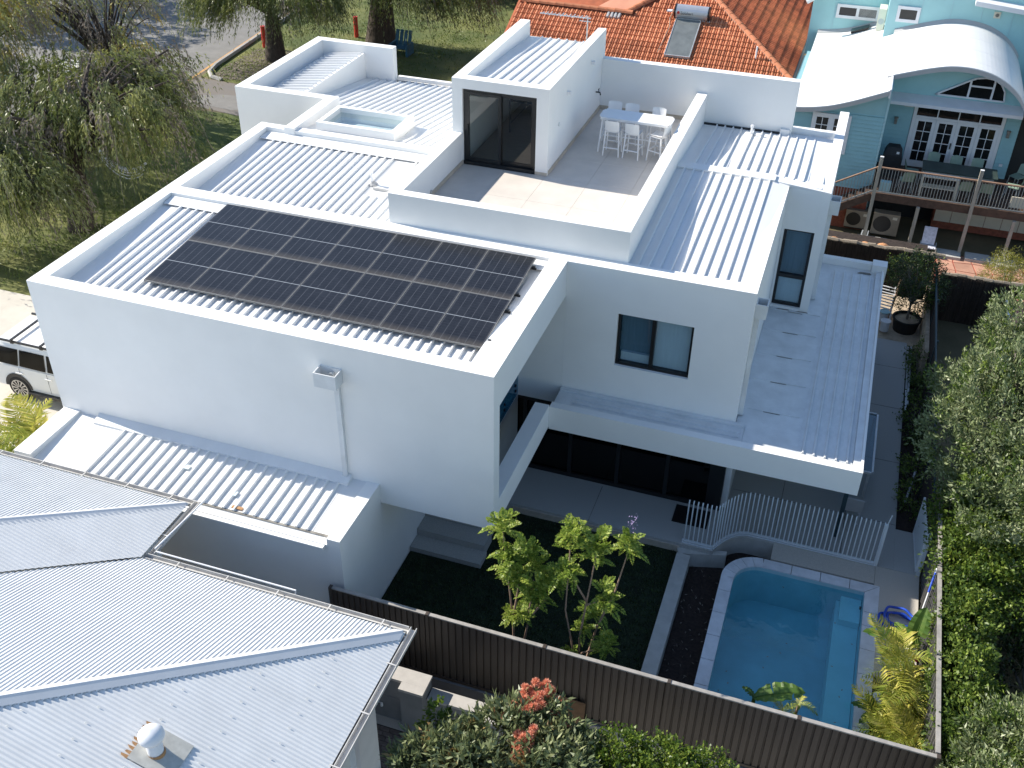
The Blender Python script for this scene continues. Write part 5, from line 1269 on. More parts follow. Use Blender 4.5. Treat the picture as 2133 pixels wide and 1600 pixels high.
# upper storey behind the roof
part(MB().box(2.95, 6.05, 32.6, 36, -3.0, .9), 'upper_wall', BLUEP, BH)
part(MB().box(6.05, 12.6, 30.2, 36, -3.0, 1.4), 'upper_wall', BLUEP, BH)
for x in (3.9, 5.6): part(MB().box(x, x + .025, 32.585, 32.6, -1.9, .9), 'panel_joint', BLUETR, BH)
for x in (7.3, 8.4, 9.55, 10.7, 11.6): part(MB().box(x, x + .025, 30.185, 30.2, -1.9, 1.4), 'panel_joint', BLUETR, BH)
def up_window(x0, x1, y, z0, z1, mull, name='upper_window'):
    g = MB().box(x0, x1, y - .07, y, z1 - .12, z1).box(x0, x1, y - .07, y, z0, z0 + .12).box(x0, x0 + .12, y - .07, y, z0 + .12, z1 - .12).box(x1 - .12, x1, y - .07, y, z0 + .12, z1 - .12)
    if mull: g.box(mull - .06, mull + .06, y - .07, y, z0 + .12, z1 - .12)
    o = part(g, name, WTRIM, BH); sp = [(x0 + .12, (mull or x1 - .06) - .06)] + ([(mull + .06, x1 - .12)] if mull else [])
    for a, b in sp: part(MB().box(a, b, y - .03, y - .02, z0 + .12, z1 - .12), 'pane', DKGL, o)
    return o
ow = up_window(3.98, 5.75, 32.6, -1.30, -.72, 4.86)
for i in range(7):
    z = -1.16 + i * .045; part(MB().box(4.93, 5.62, 32.55, 32.56, z, z + .02), 'louvre', FASCG, ow)
up_window(6.40, 7.28, 30.2, -.58, .04, None)
part(MB().box(10.0, 10.24, 30.15, 30.2, -.08, .16), 'vent_plate', CREAMP, BH); part(MB().tube([(10.12, 30.15, .04), (10.12, 30.13, .04)], .07, 14), 'vent_grille', STAIN, BH)
# tilted skylight and ridge flashing
part(MB().hexa([(4.75, 32.0, -1.76), (5.45, 32.0, -1.50), (5.45, 32.5, -1.50), (4.75, 32.5, -1.76)], [(4.75, 32.0, -1.68), (5.45, 32.0, -1.42), (5.45, 32.5, -1.42), (4.75, 32.5, -1.68)]), 'roof_window', DKGL, BH)
v = []; f = []
Pp = RS[:-4]
for (x, z) in Pp: v += [(x, 30.05, z + .01), (x, 30.195, z + .14)]
part(MB().add(v, [(2 * i, 2 * i + 2, 2 * i + 3, 2 * i + 1) for i in range(len(Pp) - 1)]), 'apron_flashing', FASCG, BH)
v = []
for (x, z) in LS[:-3]: v += [(x, 32.45, z + .01), (x, 32.595, z + .14)]
part(MB().add(v, [(2 * i, 2 * i + 2, 2 * i + 3, 2 * i + 1) for i in range(len(LS) - 4)]), 'apron_flashing', FASCG, BH)
# white eaves at the picture top
g = MB(); g.tube([(2.7, 32.0, -.62), (3.0, 32.1, -.42), (3.5, 32.2, -.22), (4.2, 32.2, -.02)], .13, 6); part(g, 'upper_eave', WTRIM, BH)
part(MB().hexa([(9.2, 29.7, .42), (12.8, 29.7, .10), (12.8, 30.5, .2), (9.2, 30.5, .5)], [(9.2, 29.7, .60), (12.8, 29.7, .28), (12.8, 30.5, .38), (9.2, 30.5, .68)]), 'upper_eave', WTRIM, BH)
part(MB().box(2.96, 3.34, 23.3, 32.5, -6.6, -3.05), 'side_wall', BLUEW, BH); part(MB().box(11.45, 16.0, 25.7, 26.0, -6.6, -1.5), 'verandah_shade_sheet', DARKIN, BH); part(MB().box(11.46, 16.0, 22.3, 25.69, -1.75, -1.62), 'verandah_roof', FASCG, BH)  # near-black sheet at the right stands for the deep shade of the porch
ac = thing('wall_air_conditioner', 'cream air-conditioning unit where the white wave roof meets the upper blue wall', 'air conditioner', (6.1, 31.4, -1.2))
part(MB().box(5.72, 6.02, 31.3, 32.1, -1.35, -.45), 'casing', CREAMP, ac); part(MB().tube([(5.87, 31.29, -.95), (5.87, 31.30, -.95)], .12, 16), 'fan_grille', FASCG, ac)
part(MB().bar((5.8, 31.5, -1.5), (6.2, 31.5, -1.1), .05).bar((6.1, 31.3, -1.45), (6.1, 31.3, -1.1), .05), 'bracket', WTRIM, ac)

# ------------------------------------------------------------------ raised deck with railing
DZ = -4.62
D = thing('timber_deck', 'raised dark timber deck with a metal railing in front of the blue house', 'deck', (9.5, 23.5, -6.5))
for i in range(21):
    y = 22.35 + i * .14; part(MB().box(6.86 if y < 23.2 else 6.74, 14.2, y, y + .13, DZ - .03, DZ), 'deck_board', DECKW, D)
part(MB().box(6.80, 14.2, 22.22, 22.34, DZ - .28, DZ + .005), 'edge_beam', DECKW, D)
for i, x in enumerate((6.83, 8.45, 10.22, 11.72, 13.4)):
    tall = i in (0, 2, 4)
    part(MB().box(x - .06, x + .06, 22.12, 22.219, -6.5, DZ + (1.42 if tall else -.28)), 'post', RAILW, D)
    if tall: part(MB().box(x - .062, x + .062, 22.118, 22.221, DZ + 1.42, DZ + 1.44), 'post_cap', WTRIM, D)
part(MB().box(6.9, 14.2, 22.20, 22.29, DZ + .98, DZ + 1.02), 'handrail', RAILT, D); part(MB().box(6.9, 14.2, 22.225, 22.265, DZ + .06, DZ + .09), 'lower_rail', RAILM, D)
bm_ = MB().box(-.009, .009, -.009, .009, 0, .90).mesh('baluster', RAILM)
x = 6.98
while x < 14.1: place(bm_, 'baluster', D, Matrix.Translation((x, 22.245, DZ + .08))); x += .105
# stair flight descending to the left
sA = Vector((6.78, 22.25, DZ)); sB = Vector((4.85, 22.25, DZ - 1.15))
part(MB().bar(sA + Vector((0, 0, 1.0)), sB + Vector((0, 0, 1.0)), .07, .045), 'stair_handrail', RAILT, D); part(MB().bar(sA + Vector((0, 0, .08)), sB + Vector((0, 0, .08)), .04), 'stair_lower_rail', RAILM, D)
part(MB().bar(sA + Vector((0, 0, -.15)), sB + Vector((0, 0, -.15)), .06, .26), 'stringer', DECKW, D); part(MB().bar(sA + Vector((0, .8, -.15)), sB + Vector((0, .8, -.15)), .06, .26), 'stringer', DECKW, D)
for i in range(18):
    p = sA + (sB - sA) * ((i + .7) / 18.5); place(bm_, 'baluster', D, Matrix.Translation((p.x, p.y, p.z + .08)))
for i in range(7):
    p = sA + (sB - sA) * ((i + .5) / 7); part(MB().box(p.x - .13, p.x + .13, 22.30, 23.0, p.z - .08, p.z - .04), 'stair_tread', DECKW, D)
part(MB().box(7.0, 14, 25.0, 25.2, -6.6, DZ - .05), 'undercroft_wall', DARKIN, D)
part(MB().box(9.2, 13.5, 24.2, 24.9, -6.5, -5.65).box(9.1, 13.6, 24.1, 25.0, -5.64, -5.58), 'undercroft_bench', BRICK, D)
for i in range(7): part(MB().box(9.25 + i * .6, 9.83 + i * .6, 24.17, 24.199, -6.2, -5.7), 'wall_tile', CREAMP, D)
# deck furniture
dt = thing('deck_table', 'long dark green table on the raised timber deck', 'table', (9.6, 23.7, DZ))
part(MB().box(8.35, 10.95, 23.25, 24.2, DZ + .70, DZ + .74), 'table_top', DKTAB, dt); part(MB().box(8.40, 10.90, 23.27, 23.30, DZ + .63, DZ + .699), 'apron', RAILM, dt)
for x in (8.42, 10.86):
    for y in (23.3, 24.15): part(MB().box(x - .03, x + .03, y - .03, y + .03, DZ, DZ + .70), 'leg', RAILM, dt)
def deck_chair(label):
    t = thing('sage_chair', label, 'chair', (0, 0, DZ), 0, 'sage green deck chairs')
    part(MB().hexa([(-.22, -.22, .43), (.22, -.22, .43), (.20, .22, .42), (-.20, .22, .42)], [(-.22, -.22, .455), (.22, -.22, .455), (.20, .22, .445), (-.20, .22, .445)]), 'seat', SAGE, t, local=True)
    v = []; 
    for k, (z, y) in enumerate(((.46, -.21), (.60, -.25), (.74, -.28), (.84, -.30))):
        for i in range(6):
            x = -.21 + i * .084; v.append((x, y - .04 * (1 - (x / .21) ** 2), z - (.05 * (abs(x) / .21) ** 3 if k == 3 else 0)))
    fs = [(k * 6 + i, k * 6 + i + 1, (k + 1) * 6 + i + 1, (k + 1) * 6 + i) for k in range(3) for i in range(5)]
    part(MB().add(v, fs).add([(x, y - .012, z) for x, y, z in v], [f[::-1] for f in fs]), 'backrest', SAGE, t, local=True)
    for sx in (-1, 1):
        for sy in (-1, 1): part(MB().bar((sx * .19, sy * .18, .43), (sx * .22, sy * .23, 0), .025), 'leg', RAILM, t, local=True)
    return t
dl = [('sage chair sideways at the left end of the dark deck table', 8.05, 23.75, -1.5), ('sage chair behind the left part of the dark deck table', 8.75, 24.55, math.pi), ('sage chair behind the middle of the dark deck table', 9.55, 24.5, math.pi), ('sage chair behind the right part of the dark deck table', 10.3, 24.5, math.pi),
      ('sage chair turned away at the right end of the deck past the dark table', 11.55, 23.6, 1.3), ('sage chair close behind the railing left of the white shelf', 7.85, 22.85, .2), ('sage chair close behind the railing left of the middle post', 9.85, 22.75, .1), ('sage chair in deep shade by the blue wall corner', 11.75, 24.6, 2.4), ('sage chair close behind the railing right of the middle post', 10.6, 22.8, -.1)]
c0 = deck_chair(dl[0][0]); c0.location = (dl[0][1], dl[0][2], DZ); c0.rotation_euler = (0, 0, dl[0][3])
for lab, x, y, a in dl[1:]: copy_tree(c0, (x, y, DZ), a, lab)
bq = thing('covered_barbecue', 'barbecue under a black cover beside the blue wall on the deck', 'barbecue', (7.25, 24.2, DZ))
part(MB().hexa([(6.86, 23.85, DZ), (7.66, 23.85, DZ), (7.66, 24.5, DZ), (6.86, 24.5, DZ)], [(6.92, 23.95, DZ + .85), (7.58, 23.95, DZ + .85), (7.56, 24.45, DZ + .95), (6.94, 24.45, DZ + .95)]), 'cover_skirt', BLACKC, bq)
part(MB().hexa([(6.92, 23.95, DZ + .85), (7.58, 23.95, DZ + .85), (7.56, 24.45, DZ + .95), (6.94, 24.45, DZ + .95)], [(7.02, 24.05, DZ + 1.12), (7.46, 24.05, DZ + 1.12), (7.44, 24.36, DZ + 1.16), (7.04, 24.36, DZ + 1.16)]), 'cover_hood', BLACKC, bq)
part(MB().box(7.36, 7.46, 23.94, 23.96, DZ + .92, DZ + 1.0), 'cover_label', WTRIM, bq)
sh = thing('deck_shelf', 'pale open shelf standing on the deck behind the railing', 'shelf', (8.95, 22.7, DZ))
part(MB().box(8.36, 9.62, 22.55, 22.95, DZ + .74, DZ + .78), 'top_board', CREAMP, sh); part(MB().box(8.40, 9.58, 22.58, 22.92, DZ + .34, DZ + .37), 'lower_board', CREAMP, sh)
for x in (8.39, 9.59):
    for y in (22.58, 22.92): part(MB().box(x - .03, x + .03, y - .03, y + .03, DZ, DZ + .74), 'leg', CREAMP, sh)
w = part(MB().box(6.98, 7.36, 22.5, 22.75, DZ, DZ + .34), 'storage_tub', BLUETR); tag(w, 'pale plastic tub on the deck beside the first railing post', 'tub')
w = part(MB().box(11.45, 11.95, 22.45, 22.5, DZ + .1, DZ + .5), 'wicker_basket', CREAMP); tag(w, 'tan wicker basket behind the railing at the right picture edge', 'basket')
# under the deck
def ac_unit(x, y, lab, w_=.9, h_=.75):
    t = thing('outdoor_unit', lab, 'air conditioner', (x, y, -6.5), group='outdoor units under the deck')
    part(MB().box(x - w_ / 2, x + w_ / 2, y, y + .35, -6.45, -6.45 + h_), 'casing', BEIGEAC, t)
    part(MB().tube([(x - .12, y - .012, -6.45 + h_ / 2), (x - .12, y - .002, -6.45 + h_ / 2)], h_ * .38, 20), 'fan_grille', CARBLK, t)
    part(MB().box(x - w_ / 2 + .02, x + w_ / 2 - .02, y + .02, y + .33, -6.5, -6.451), 'foot', CARBLK, t)
    part(MB().box(x + .22, x + .38, y - .006, y - .001, -6.45 + h_ - .2, -6.45 + h_ - .1), 'rating_plate', CREAMP, t)
ac_unit(6.45, 23.0, 'tan outdoor unit with a mesh front under the stairs of the deck', .85, .7); ac_unit(7.50, 22.75, 'larger tan outdoor unit with a round fan beside the first deck post', .95, .85)
bucket(7.30, 21.35, -6.5, CREAMP, 'cream bucket on the grey pad in front of the large tan outdoor unit')
w = part(MB().box(6.6, 7.7, 21.0, 22.6, -6.62, -6.51), 'concrete_pad', FASCG); w['kind'] = 'structure'
ch = thing('folded_beach_chair', 'folding chair with blue and white striped fabric below the deck', 'chair', (9.0, 21.9, -6.5))
part(MB().hexa([(8.85, 21.6, -6.2), (9.35, 21.6, -6.2), (9.35, 22.0, -6.25), (8.85, 22.0, -6.25)], [(8.85, 21.6, -6.17), (9.35, 21.6, -6.17), (9.35, 22.0, -6.22), (8.85, 22.0, -6.22)]), 'seat', STRIPE, ch)
part(MB().hexa([(8.85, 22.0, -6.2), (9.3, 22.0, -6.2), (9.3, 22.03, -6.2), (8.85, 22.03, -6.2)], [(8.85, 22.2, -5.6), (9.3, 22.2, -5.6), (9.3, 22.23, -5.6), (8.85, 22.23, -5.6)]), 'backrest', STRIPE, ch)
part(MB().bar((8.83, 21.55, -6.5), (8.83, 22.1, -6.15), .03).bar((9.37, 21.55, -6.5), (9.37, 22.1, -6.15), .03).bar((8.83, 22.1, -6.5), (8.83, 21.6, -6.15), .03).bar((9.37, 22.1, -6.5), (9.37, 21.6, -6.15), .03), 'frame', RAILM, ch)
fc = thing('folded_step_ladder', 'small grey step ladder leaning by the orange rocks', 'ladder', (6.75, 21.2, -6.5))
part(MB().bar((6.62, 21.1, -6.5), (6.72, 21.4, -5.75), .04).bar((6.85, 21.1, -6.5), (6.92, 21.4, -5.75), .04), 'rail', GALV, fc); part(MB().box(6.64, 6.88, 21.15, 21.3, -6.32, -6.28).box(6.67, 6.9, 21.22, 21.38, -6.05, -6.01), 'tread', GALV, fc)
# pink flagstone terrace
fl = part(MB().box(9.4, 14.5, 19.2, 22.1, -6.62, -6.52), 'flagstone_terrace', REDJOINT); fl['kind'] = 'structure'
rr = random.Random(5)
gx = [[(9.45 + i * .62 + rr.uniform(-.14, .14) * (0 < i < 8), 19.25 + j * .56 + rr.uniform(-.12, .12) * (0 < j < 5)) for i in range(9)] for j in range(6)]
for j in range(5):
    for i in range(8):
        q = [gx[j][i], gx[j][i + 1], gx[j + 1][i + 1], gx[j + 1][i]]; cx_ = sum(a for a, b in q) / 4; cy_ = sum(b for a, b in q) / 4
        q = [(cx_ + (a - cx_) * .93, cy_ + (b - cy_) * .93) for a, b in q]
        part(MB().prism(q, -6.53, -6.505), 'flagstone', REDSTONE, fl)
for i, (x, y, lab) in enumerate(((9.85, 21.95, 'pale stone block under the middle deck post'), (10.85, 22.0, 'flat pale stepping block between the two right deck posts'), (11.7, 21.9, 'pale stone block under the right deck post'))):
    w = part(MB().box(x - .42, x + .42, y - .28, y + .28, -6.55, -6.40), 'stone_block', CONC); tag(w, lab, 'stone block', 'pale blocks along the deck front')
rs = thing('red_metal_roof', 'faded red sheet-metal shed roof at the right picture edge', 'shed roof', (12, 16, -5.2))
me = rib_mesh(3, .3, 1.6, .02, REDMETAL, .03, .06, name='roof_sheet')
for i in range(3): place(me, 'roof_sheet', rs, basis((11.35 + i * .9, 15.0, -5.15), (1, 0, 0), (0, 1, .05)))
part(MB().box(11.28, 11.34, 15.0, 16.6, -5.2, -5.08), 'barge_trim', WTRIM, rs); part(MB().box(11.5, 13.9, 15.2, 16.4, -6.6, -5.2), 'wall', DARKIN, rs)

# ================================================================== white four-wheel drive
def make_car(label, loc, rz):
    t = thing('four_wheel_drive', label, 'car', loc, rz, 'white four-wheel drives')
    L, Wd = 4.8, 1.88; h = Wd / 2
    # body: side profile (x along the car, rear at x=0), extruded with tumblehome
    lower = [(.05, .55), (0, .95), (.04, 1.12), (4.55, 1.08), (4.78, .92), (4.80, .50), (4.3, .38), (.3, .40)]
    g = MB(); n = len(lower); inset = .03
    v = [(x, -h + (inset if z > 1.05 else 0), z) for x, z in lower] + [(x, h - (inset if z > 1.05 else 0), z) for x, z in lower]
    g.add(v, [(i, (i + 1) % n, n + (i + 1) % n, n + i) for i in range(n)] + [tuple(range(n - 1, -1, -1)), tuple(range(n, 2 * n))])
    part(g, 'body', CARW, t, local=True)
    cab0 = [(.04, 1.12), (3.55, 1.10)]; 
    def ring(z, x0, x1, hw): return [(x0, -hw, z), (x1, -hw, z), (x1, hw, z), (x0, hw, z)]
    part(MB().hexa(ring(1.115, .05, 3.60, h - .05), ring(1.66, .30, 2.75, h - .20)), 'cabin', CARW, t, local=True)
    part(MB().hexa(ring(1.661, .26, 2.80, h - .19), ring(1.80, .42, 2.45, h - .27)), 'roof', CARW, t, local=True)
    # glazing
    def sideglass(x0, x1, x0t, x1t, s):
        y0 = -s * (h - .045); y1 = -s * (h - .185)
        q = [(x0, y0 * 1.002, 1.16), (x1, y0 * 1.002, 1.15), (x1t, y1 * 1.003, 1.62), (x0t, y1 * 1.003, 1.62)]
        o = [(a, b - s * .012, c) for a, b, c in q]
        return MB().hexa([q[0], q[1], q[2], q[3]], [o[0], o[1], o[2], o[3]])
    for s in (1, -1):
        for a in ((.40, 1.10, .42, 1.10), (1.16, 2.05, 1.16, 2.00), (2.12, 3.20, 2.08, 2.70)):
            part(sideglass(*a, s), 'side_window', CARGL, t, local=True)
        part(MB().bar((.45, -s * (h - .22), 1.84), (2.5, -s * (h - .22), 1.84), .05), 'roof_rail', CARBLK, t, local=True)
        for x in (.95, 1.95): part(MB().box(x - .05, x + .05, -s * (h - .22) - .03, -s * (h - .22) + .03, 1.78, 1.83), 'rail_foot', CARBLK, t, local=True)
        part(MB().bar((1.0, -s * (h + .01), .93), (1.22, -s * (h + .01), .93), .035), 'door_handle', CARW, t, local=True)
        part(MB().bar((2.0, -s * (h + .01), .93), (2.22, -s * (h + .01), .93), .035), 'door_handle', CARW, t, local=True)
        part(MB().bar((1.35, -s * (h + .03), .36), (3.5, -s * (h + .03), .36), .16, .05), 'side_step', CARBLK, t, local=True)
        part(MB().box(1.13, 1.14, -s * h - .002 if s > 0 else h - .002, -s * h + .002 if s > 0 else h + .002, .45, 1.1), 'door_gap', CARBLK, t, local=True)
        part(MB().box(2.08, 2.09, -s * h - .002 if s > 0 else h - .002, -s * h + .002 if s > 0 else h + .002, .45, 1.1), 'door_gap', CARBLK, t, local=True)
        for x in (.98, 3.78):
            arch = MB(); pr = []
            for k in range(13):
                a = math.pi * k / 12; pr.append((x + .47 * math.cos(a), .42 + .47 * math.sin(a)))
            ys_ = (-s * (h + .012), -s * (h - .05))
            v = [(px, ys_[0], pz) for px, pz in pr] + [(x + (px - x) * .84, ys_[0], .42 + (pz - .42) * .84) for px, pz in pr]
            arch.add(v, [(i, i + 1, 13 + i + 1, 13 + i) for i in range(12)]); arch.add([(px, -s * (h + .006), pz) for px, pz in pr], [tuple(range(13))])
            part(arch, 'wheel_arch', CARBLK, t, local=True)
            w_ = part(MB().tube([(x, -s * (h - .22), .39), (x, -s * (h - .005), .39), (x, -s * (h + .018), .39)], [.39, .39, .36], 22), 'wheel', TYRE, t, local=True)
            rim = MB(); yy_ = -s * (h + .024)
            for k in range(12):
                a = 2 * math.pi * k / 12; r0, r1 = .05, .265
                da = .09
                rim.add([(x + r0 * math.cos(a - .2), yy_, .39 + r0 * math.sin(a - .2)), (x + r1 * math.cos(a - da), yy_, .39 + r1 * math.sin(a - da)), (x + r1 * math.cos(a + da), yy_, .39 + r1 * math.sin(a + da)), (x + r0 * math.cos(a + .2), yy_, .39 + r0 * math.sin(a + .2))], [(0, 1, 2, 3)])
            for k in range(24):
                a = 2 * math.pi * k / 24; b = 2 * math.pi * (k + 1) / 24
                rim.add([(x + .255 * math.cos(a), yy_, .39 + .255 * math.sin(a)), (x + .285 * math.cos(a), yy_, .39 + .285 * math.sin(a)), (x + .285 * math.cos(b), yy_, .39 + .285 * math.sin(b)), (x + .255 * math.cos(b), yy_, .39 + .255 * math.sin(b))], [(0, 1, 2, 3)])
            o = bpy.data.objects.new('rim', rim.mesh('rim', ALLOY)); COL.objects.link(o); o.parent = w_
    for x in (.95, 1.95): part(MB().bar((x, -h + .2, 1.90), (x, h - .2, 1.90), .07, .035), 'roof_bar', CARBLK, t, local=True)
    part(MB().hexa([(.012, -.72, 1.17), (.04, .72, 1.17), (.30, .62, 1.6), (.27, -.62, 1.6)], [(-.01, -.72, 1.17), (-.01, .72, 1.17), (.25, .62, 1.6), (.25, -.62, 1.6)]), 'rear_window', CARGL, t, local=True)
    part(MB().box(-.04, .02, -h + .05, h - .05, .42, .62), 'rear_bumper', CARW, t, local=True)
    for s in (-1, 1): part(MB().box(-.015, .06, s * .80 - .07, s * .80 + .07, .80, 1.10), 'tail_light', RED, t, local=True)
    part(MB().box(4.76, 4.815, -.7, .7, .62, .88), 'grille', CARBLK, t, local=True)
    for s in (-1, 1): part(MB().box(4.70, 4.80, s * .80 - .1, s * .80 + .1, .80, .95), 'headlight', GALV, t, local=True)
    part(MB().hexa(ring(1.14, 3.45, 3.63, h - .12), ring(1.62, 2.70, 2.82, h - .24)), 'windscreen', CARGL, t, local=True)
    return t
car = make_car('white four-wheel drive with black roof bars parked beside the white house', (-16.62, 4.05, -6.5), 0.0)
car2 = copy_tree(car, (-30.0, 22.3, Z0 + .01), R(90), 'white car on the street half hidden behind the weeping trees')
# street bits
w = part(MB().cyl((-26.0, 34.8), .12, Z0, Z0 + 1.1, 12).cyl((-26.0, 34.8), .13, Z0 + 1.1, Z0 + 1.16, 12), 'marker_post', RED); tag(w, 'red marker post beside the trunk of the forked street tree', 'marker post', 'red posts')
w = part(MB().cyl((-22.1, 38.3), .12, Z0, Z0 + 1.1, 12).cyl((-22.1, 38.3), .13, Z0 + 1.1, Z0 + 1.16, 12), 'marker_post', RED); tag(w, 'red marker post beside the broad trunk right of the forked tree', 'marker post', 'red posts')
gs = thing('garden_chair', 'teal painted wooden chair beside the broad street tree trunk', 'chair', (-18.4, 36.3, Z0))
for i in range(4): part(MB().bar((-18.9 + .25 * i, 36.75, Z0 + .4), (-18.9 + .25 * i, 37.05, Z0 + 1.15), .2, .03), 'back_slat', TEAL, gs)
for i in range(4): part(MB().bar((-19.0, 36.1 + i * .17, Z0 + .42), (-18.0, 36.1 + i * .17, Z0 + .42), .14, .03), 'seat_slat', TEAL, gs)
for x in (-19.0, -18.0): part(MB().box(x - .05, x + .05, 36.0, 36.9, Z0, Z0 + .60), 'side_frame', TEAL, gs)
hm = thing('hammock', 'striped white rope hammock hanging under the weeping tree', 'hammock', (-22.2, 16.8, -5.9))
for i in range(9):
    o_ = i * .11; a = Vector((-23.6 + o_ * .8, 17.4 - o_ * .9, -5.25 - .012 * (i - 4) ** 2)); b = Vector((-20.9 + o_ * .5, 16.9 - o_ * .9, -5.35 - .012 * (i - 4) ** 2))
    part(MB().tube([a + (b - a) * t + Vector((0, 0, -.55 * 4 * t * (1 - t))) for t in [k / 7 for k in range(8)]], .022, 5), 'rope_strip', WTRIM, hm)

# ================================================================== vegetation
def bez(a, b, c, n=7): return [a * (1 - t) ** 2 + b * (2 * t * (1 - t)) + c * t * t for t in [k / n for k in range(n + 1)]]
def trunk_and_limbs(t, base, fork, tips, r0, m=BARK, lean=(0, 0), nlimb=None, limb_r=.5):
    base = Vector(base); fork = Vector(fork)
    mid = (base + fork) / 2 + Vector((lean[0], lean[1], 0))
    pts = bez(base, mid, fork, 6)
    g = MB(); g.tube([base + Vector((0, 0, -.3))] + pts, [r0 * 1.5] + [r0 * (1.25 - .55 * k / 6) for k in range(7)], 10)
    part(g, 'trunk', m, t, smooth=True)
    g = MB()
    for i, c in enumerate(tips):
        c = Vector(c); d = c - fork; h = Vector((d.x * .45 + random.uniform(-.3, .3), d.y * .45 + random.uniform(-.3, .3), d.z * .75 + .3))
        L = max(d.length, .1); rr = r0 * limb_r * (1 if i % 3 == 0 else .6)
        g.tube(bez(fork, fork + h, c, 7), [rr * (1 - .88 * k / 7) + .008 for k in range(8)], 6, caps=False)
    part(g, 'limbs', m, t, smooth=True)
def weeping(name, label, base, fork, blobs, r0, lm, n_clump=100, n_strand=12, n_leaf=20, slen=(1.0, 2.2), lw=(.13, .024), m2=None, f2=.25, dry=.15, droop=1.0, lean=(0, 0), group=None, gap=None):
    """weeping tree: hanging strands of narrow leaves from clumps on the upper crown"""
    t = thing(name, label, 'tree', base, group=group)
    wts = np.array([b[1][0] * b[1][1] for b in blobs], float); wts /= wts.sum()
    cl = []
    for (c, r), w in zip(blobs, wts):
        k = max(3, int(round(n_clump * w))); d = unit(rng.normal(size=(k, 3))); d[:, 2] = np.abs(d[:, 2]) * .9 + .05 - .35 * (rng.random(k) < .35)
        rad = .55 + .45 * rng.random((k, 1)) ** .5
        cl.append(np.asarray(c) + d * rad * np.asarray(r))
    cl = np.concatenate(cl); ctr = np.average([b[0] for b in blobs], axis=0, weights=wts)
    sel = rng.permutation(len(cl))[:min(len(cl), 46)]
    trunk_and_limbs(t, base, fork, [cl[i] for i in sel], r0, lean=lean)
    n = len(cl) * n_strand
    P0 = np.repeat(cl, n_strand, 0) + rng.normal(size=(n, 3)) * np.array([.27, .27, .18])
    out = P0 - ctr; out[:, 2] = 0; out = unit(out + rng.normal(size=(n, 3)) * .9 * np.array([1, 1, 0]))
    L = rng.uniform(slen[0], slen[1], size=(n, 1)); L *= np.where(rng.random((n, 1)) < .3, .5, 1.0)
    def pos(tt): return P0 + out * (L * .42 * tt) + np.array([0, 0, 1]) * (L * (.16 * tt - .95 * droop * tt ** 1.7))
    ts = np.linspace(.06, 1.0, n_leaf); P = []; D = []
    for tt in ts:
        tj = np.clip(tt + rng.normal(size=(n, 1)) * .03, 0, 1.05)
        p = pos(tj); d = pos(tj + .06) - p
        P.append(p + rng.normal(size=p.shape) * .02); D.append(unit(d) + rng.normal(size=p.shape) * .45 + np.array([0, 0, -.25]))
    P = np.concatenate(P); D = np.concatenate(D)
    Q = leaves(P, D, rng.uniform(.7, 1.3, len(P)) * lw[0], rng.uniform(.7, 1.3, len(P)) * lw[1])
    cid = np.tile(np.repeat(np.arange(len(cl)), n_strand), n_leaf)
    alt = rng.random(len(cl)); dr = alt[cid] < dry; a2 = (alt[cid] >= dry) & (alt[cid] < dry + f2)
    if gap is not None: keep = ~((rng.random(len(P)) < .75) & (alt[cid] > gap))
    else: keep = np.ones(len(P), bool)
    q1 = Q[keep & ~dr & ~(a2 if m2 else np.zeros_like(a2))]
    np_quads('crown', q1.reshape(-1, 3), lm, t)
    if m2 is not None and a2.any(): np_quads('crown', Q[keep & a2].reshape(-1, 3), m2, t)
    if dr.any(): np_quads('bare_twigs', Q[dr & keep].reshape(-1, 3), L_DRY, t)
    # visible thin twigs
    k = min(n, 260); ii = rng.permutation(n)[:k]; g = []
    for tt in np.linspace(0, .9, 6):
        a = pos(np.full((n, 1), tt))[ii]; b = pos(np.full((n, 1), tt + .18))[ii]; s = unit(rng.normal(size=a.shape)) * .011
        g.append(np.stack([a - s, a + s, b + s * .8, b - s * .8], 1))
    o = np_quads('twigs', np.concatenate(g).reshape(-1, 3), BARKG, t); o['kind'] = 'stuff'
    return t
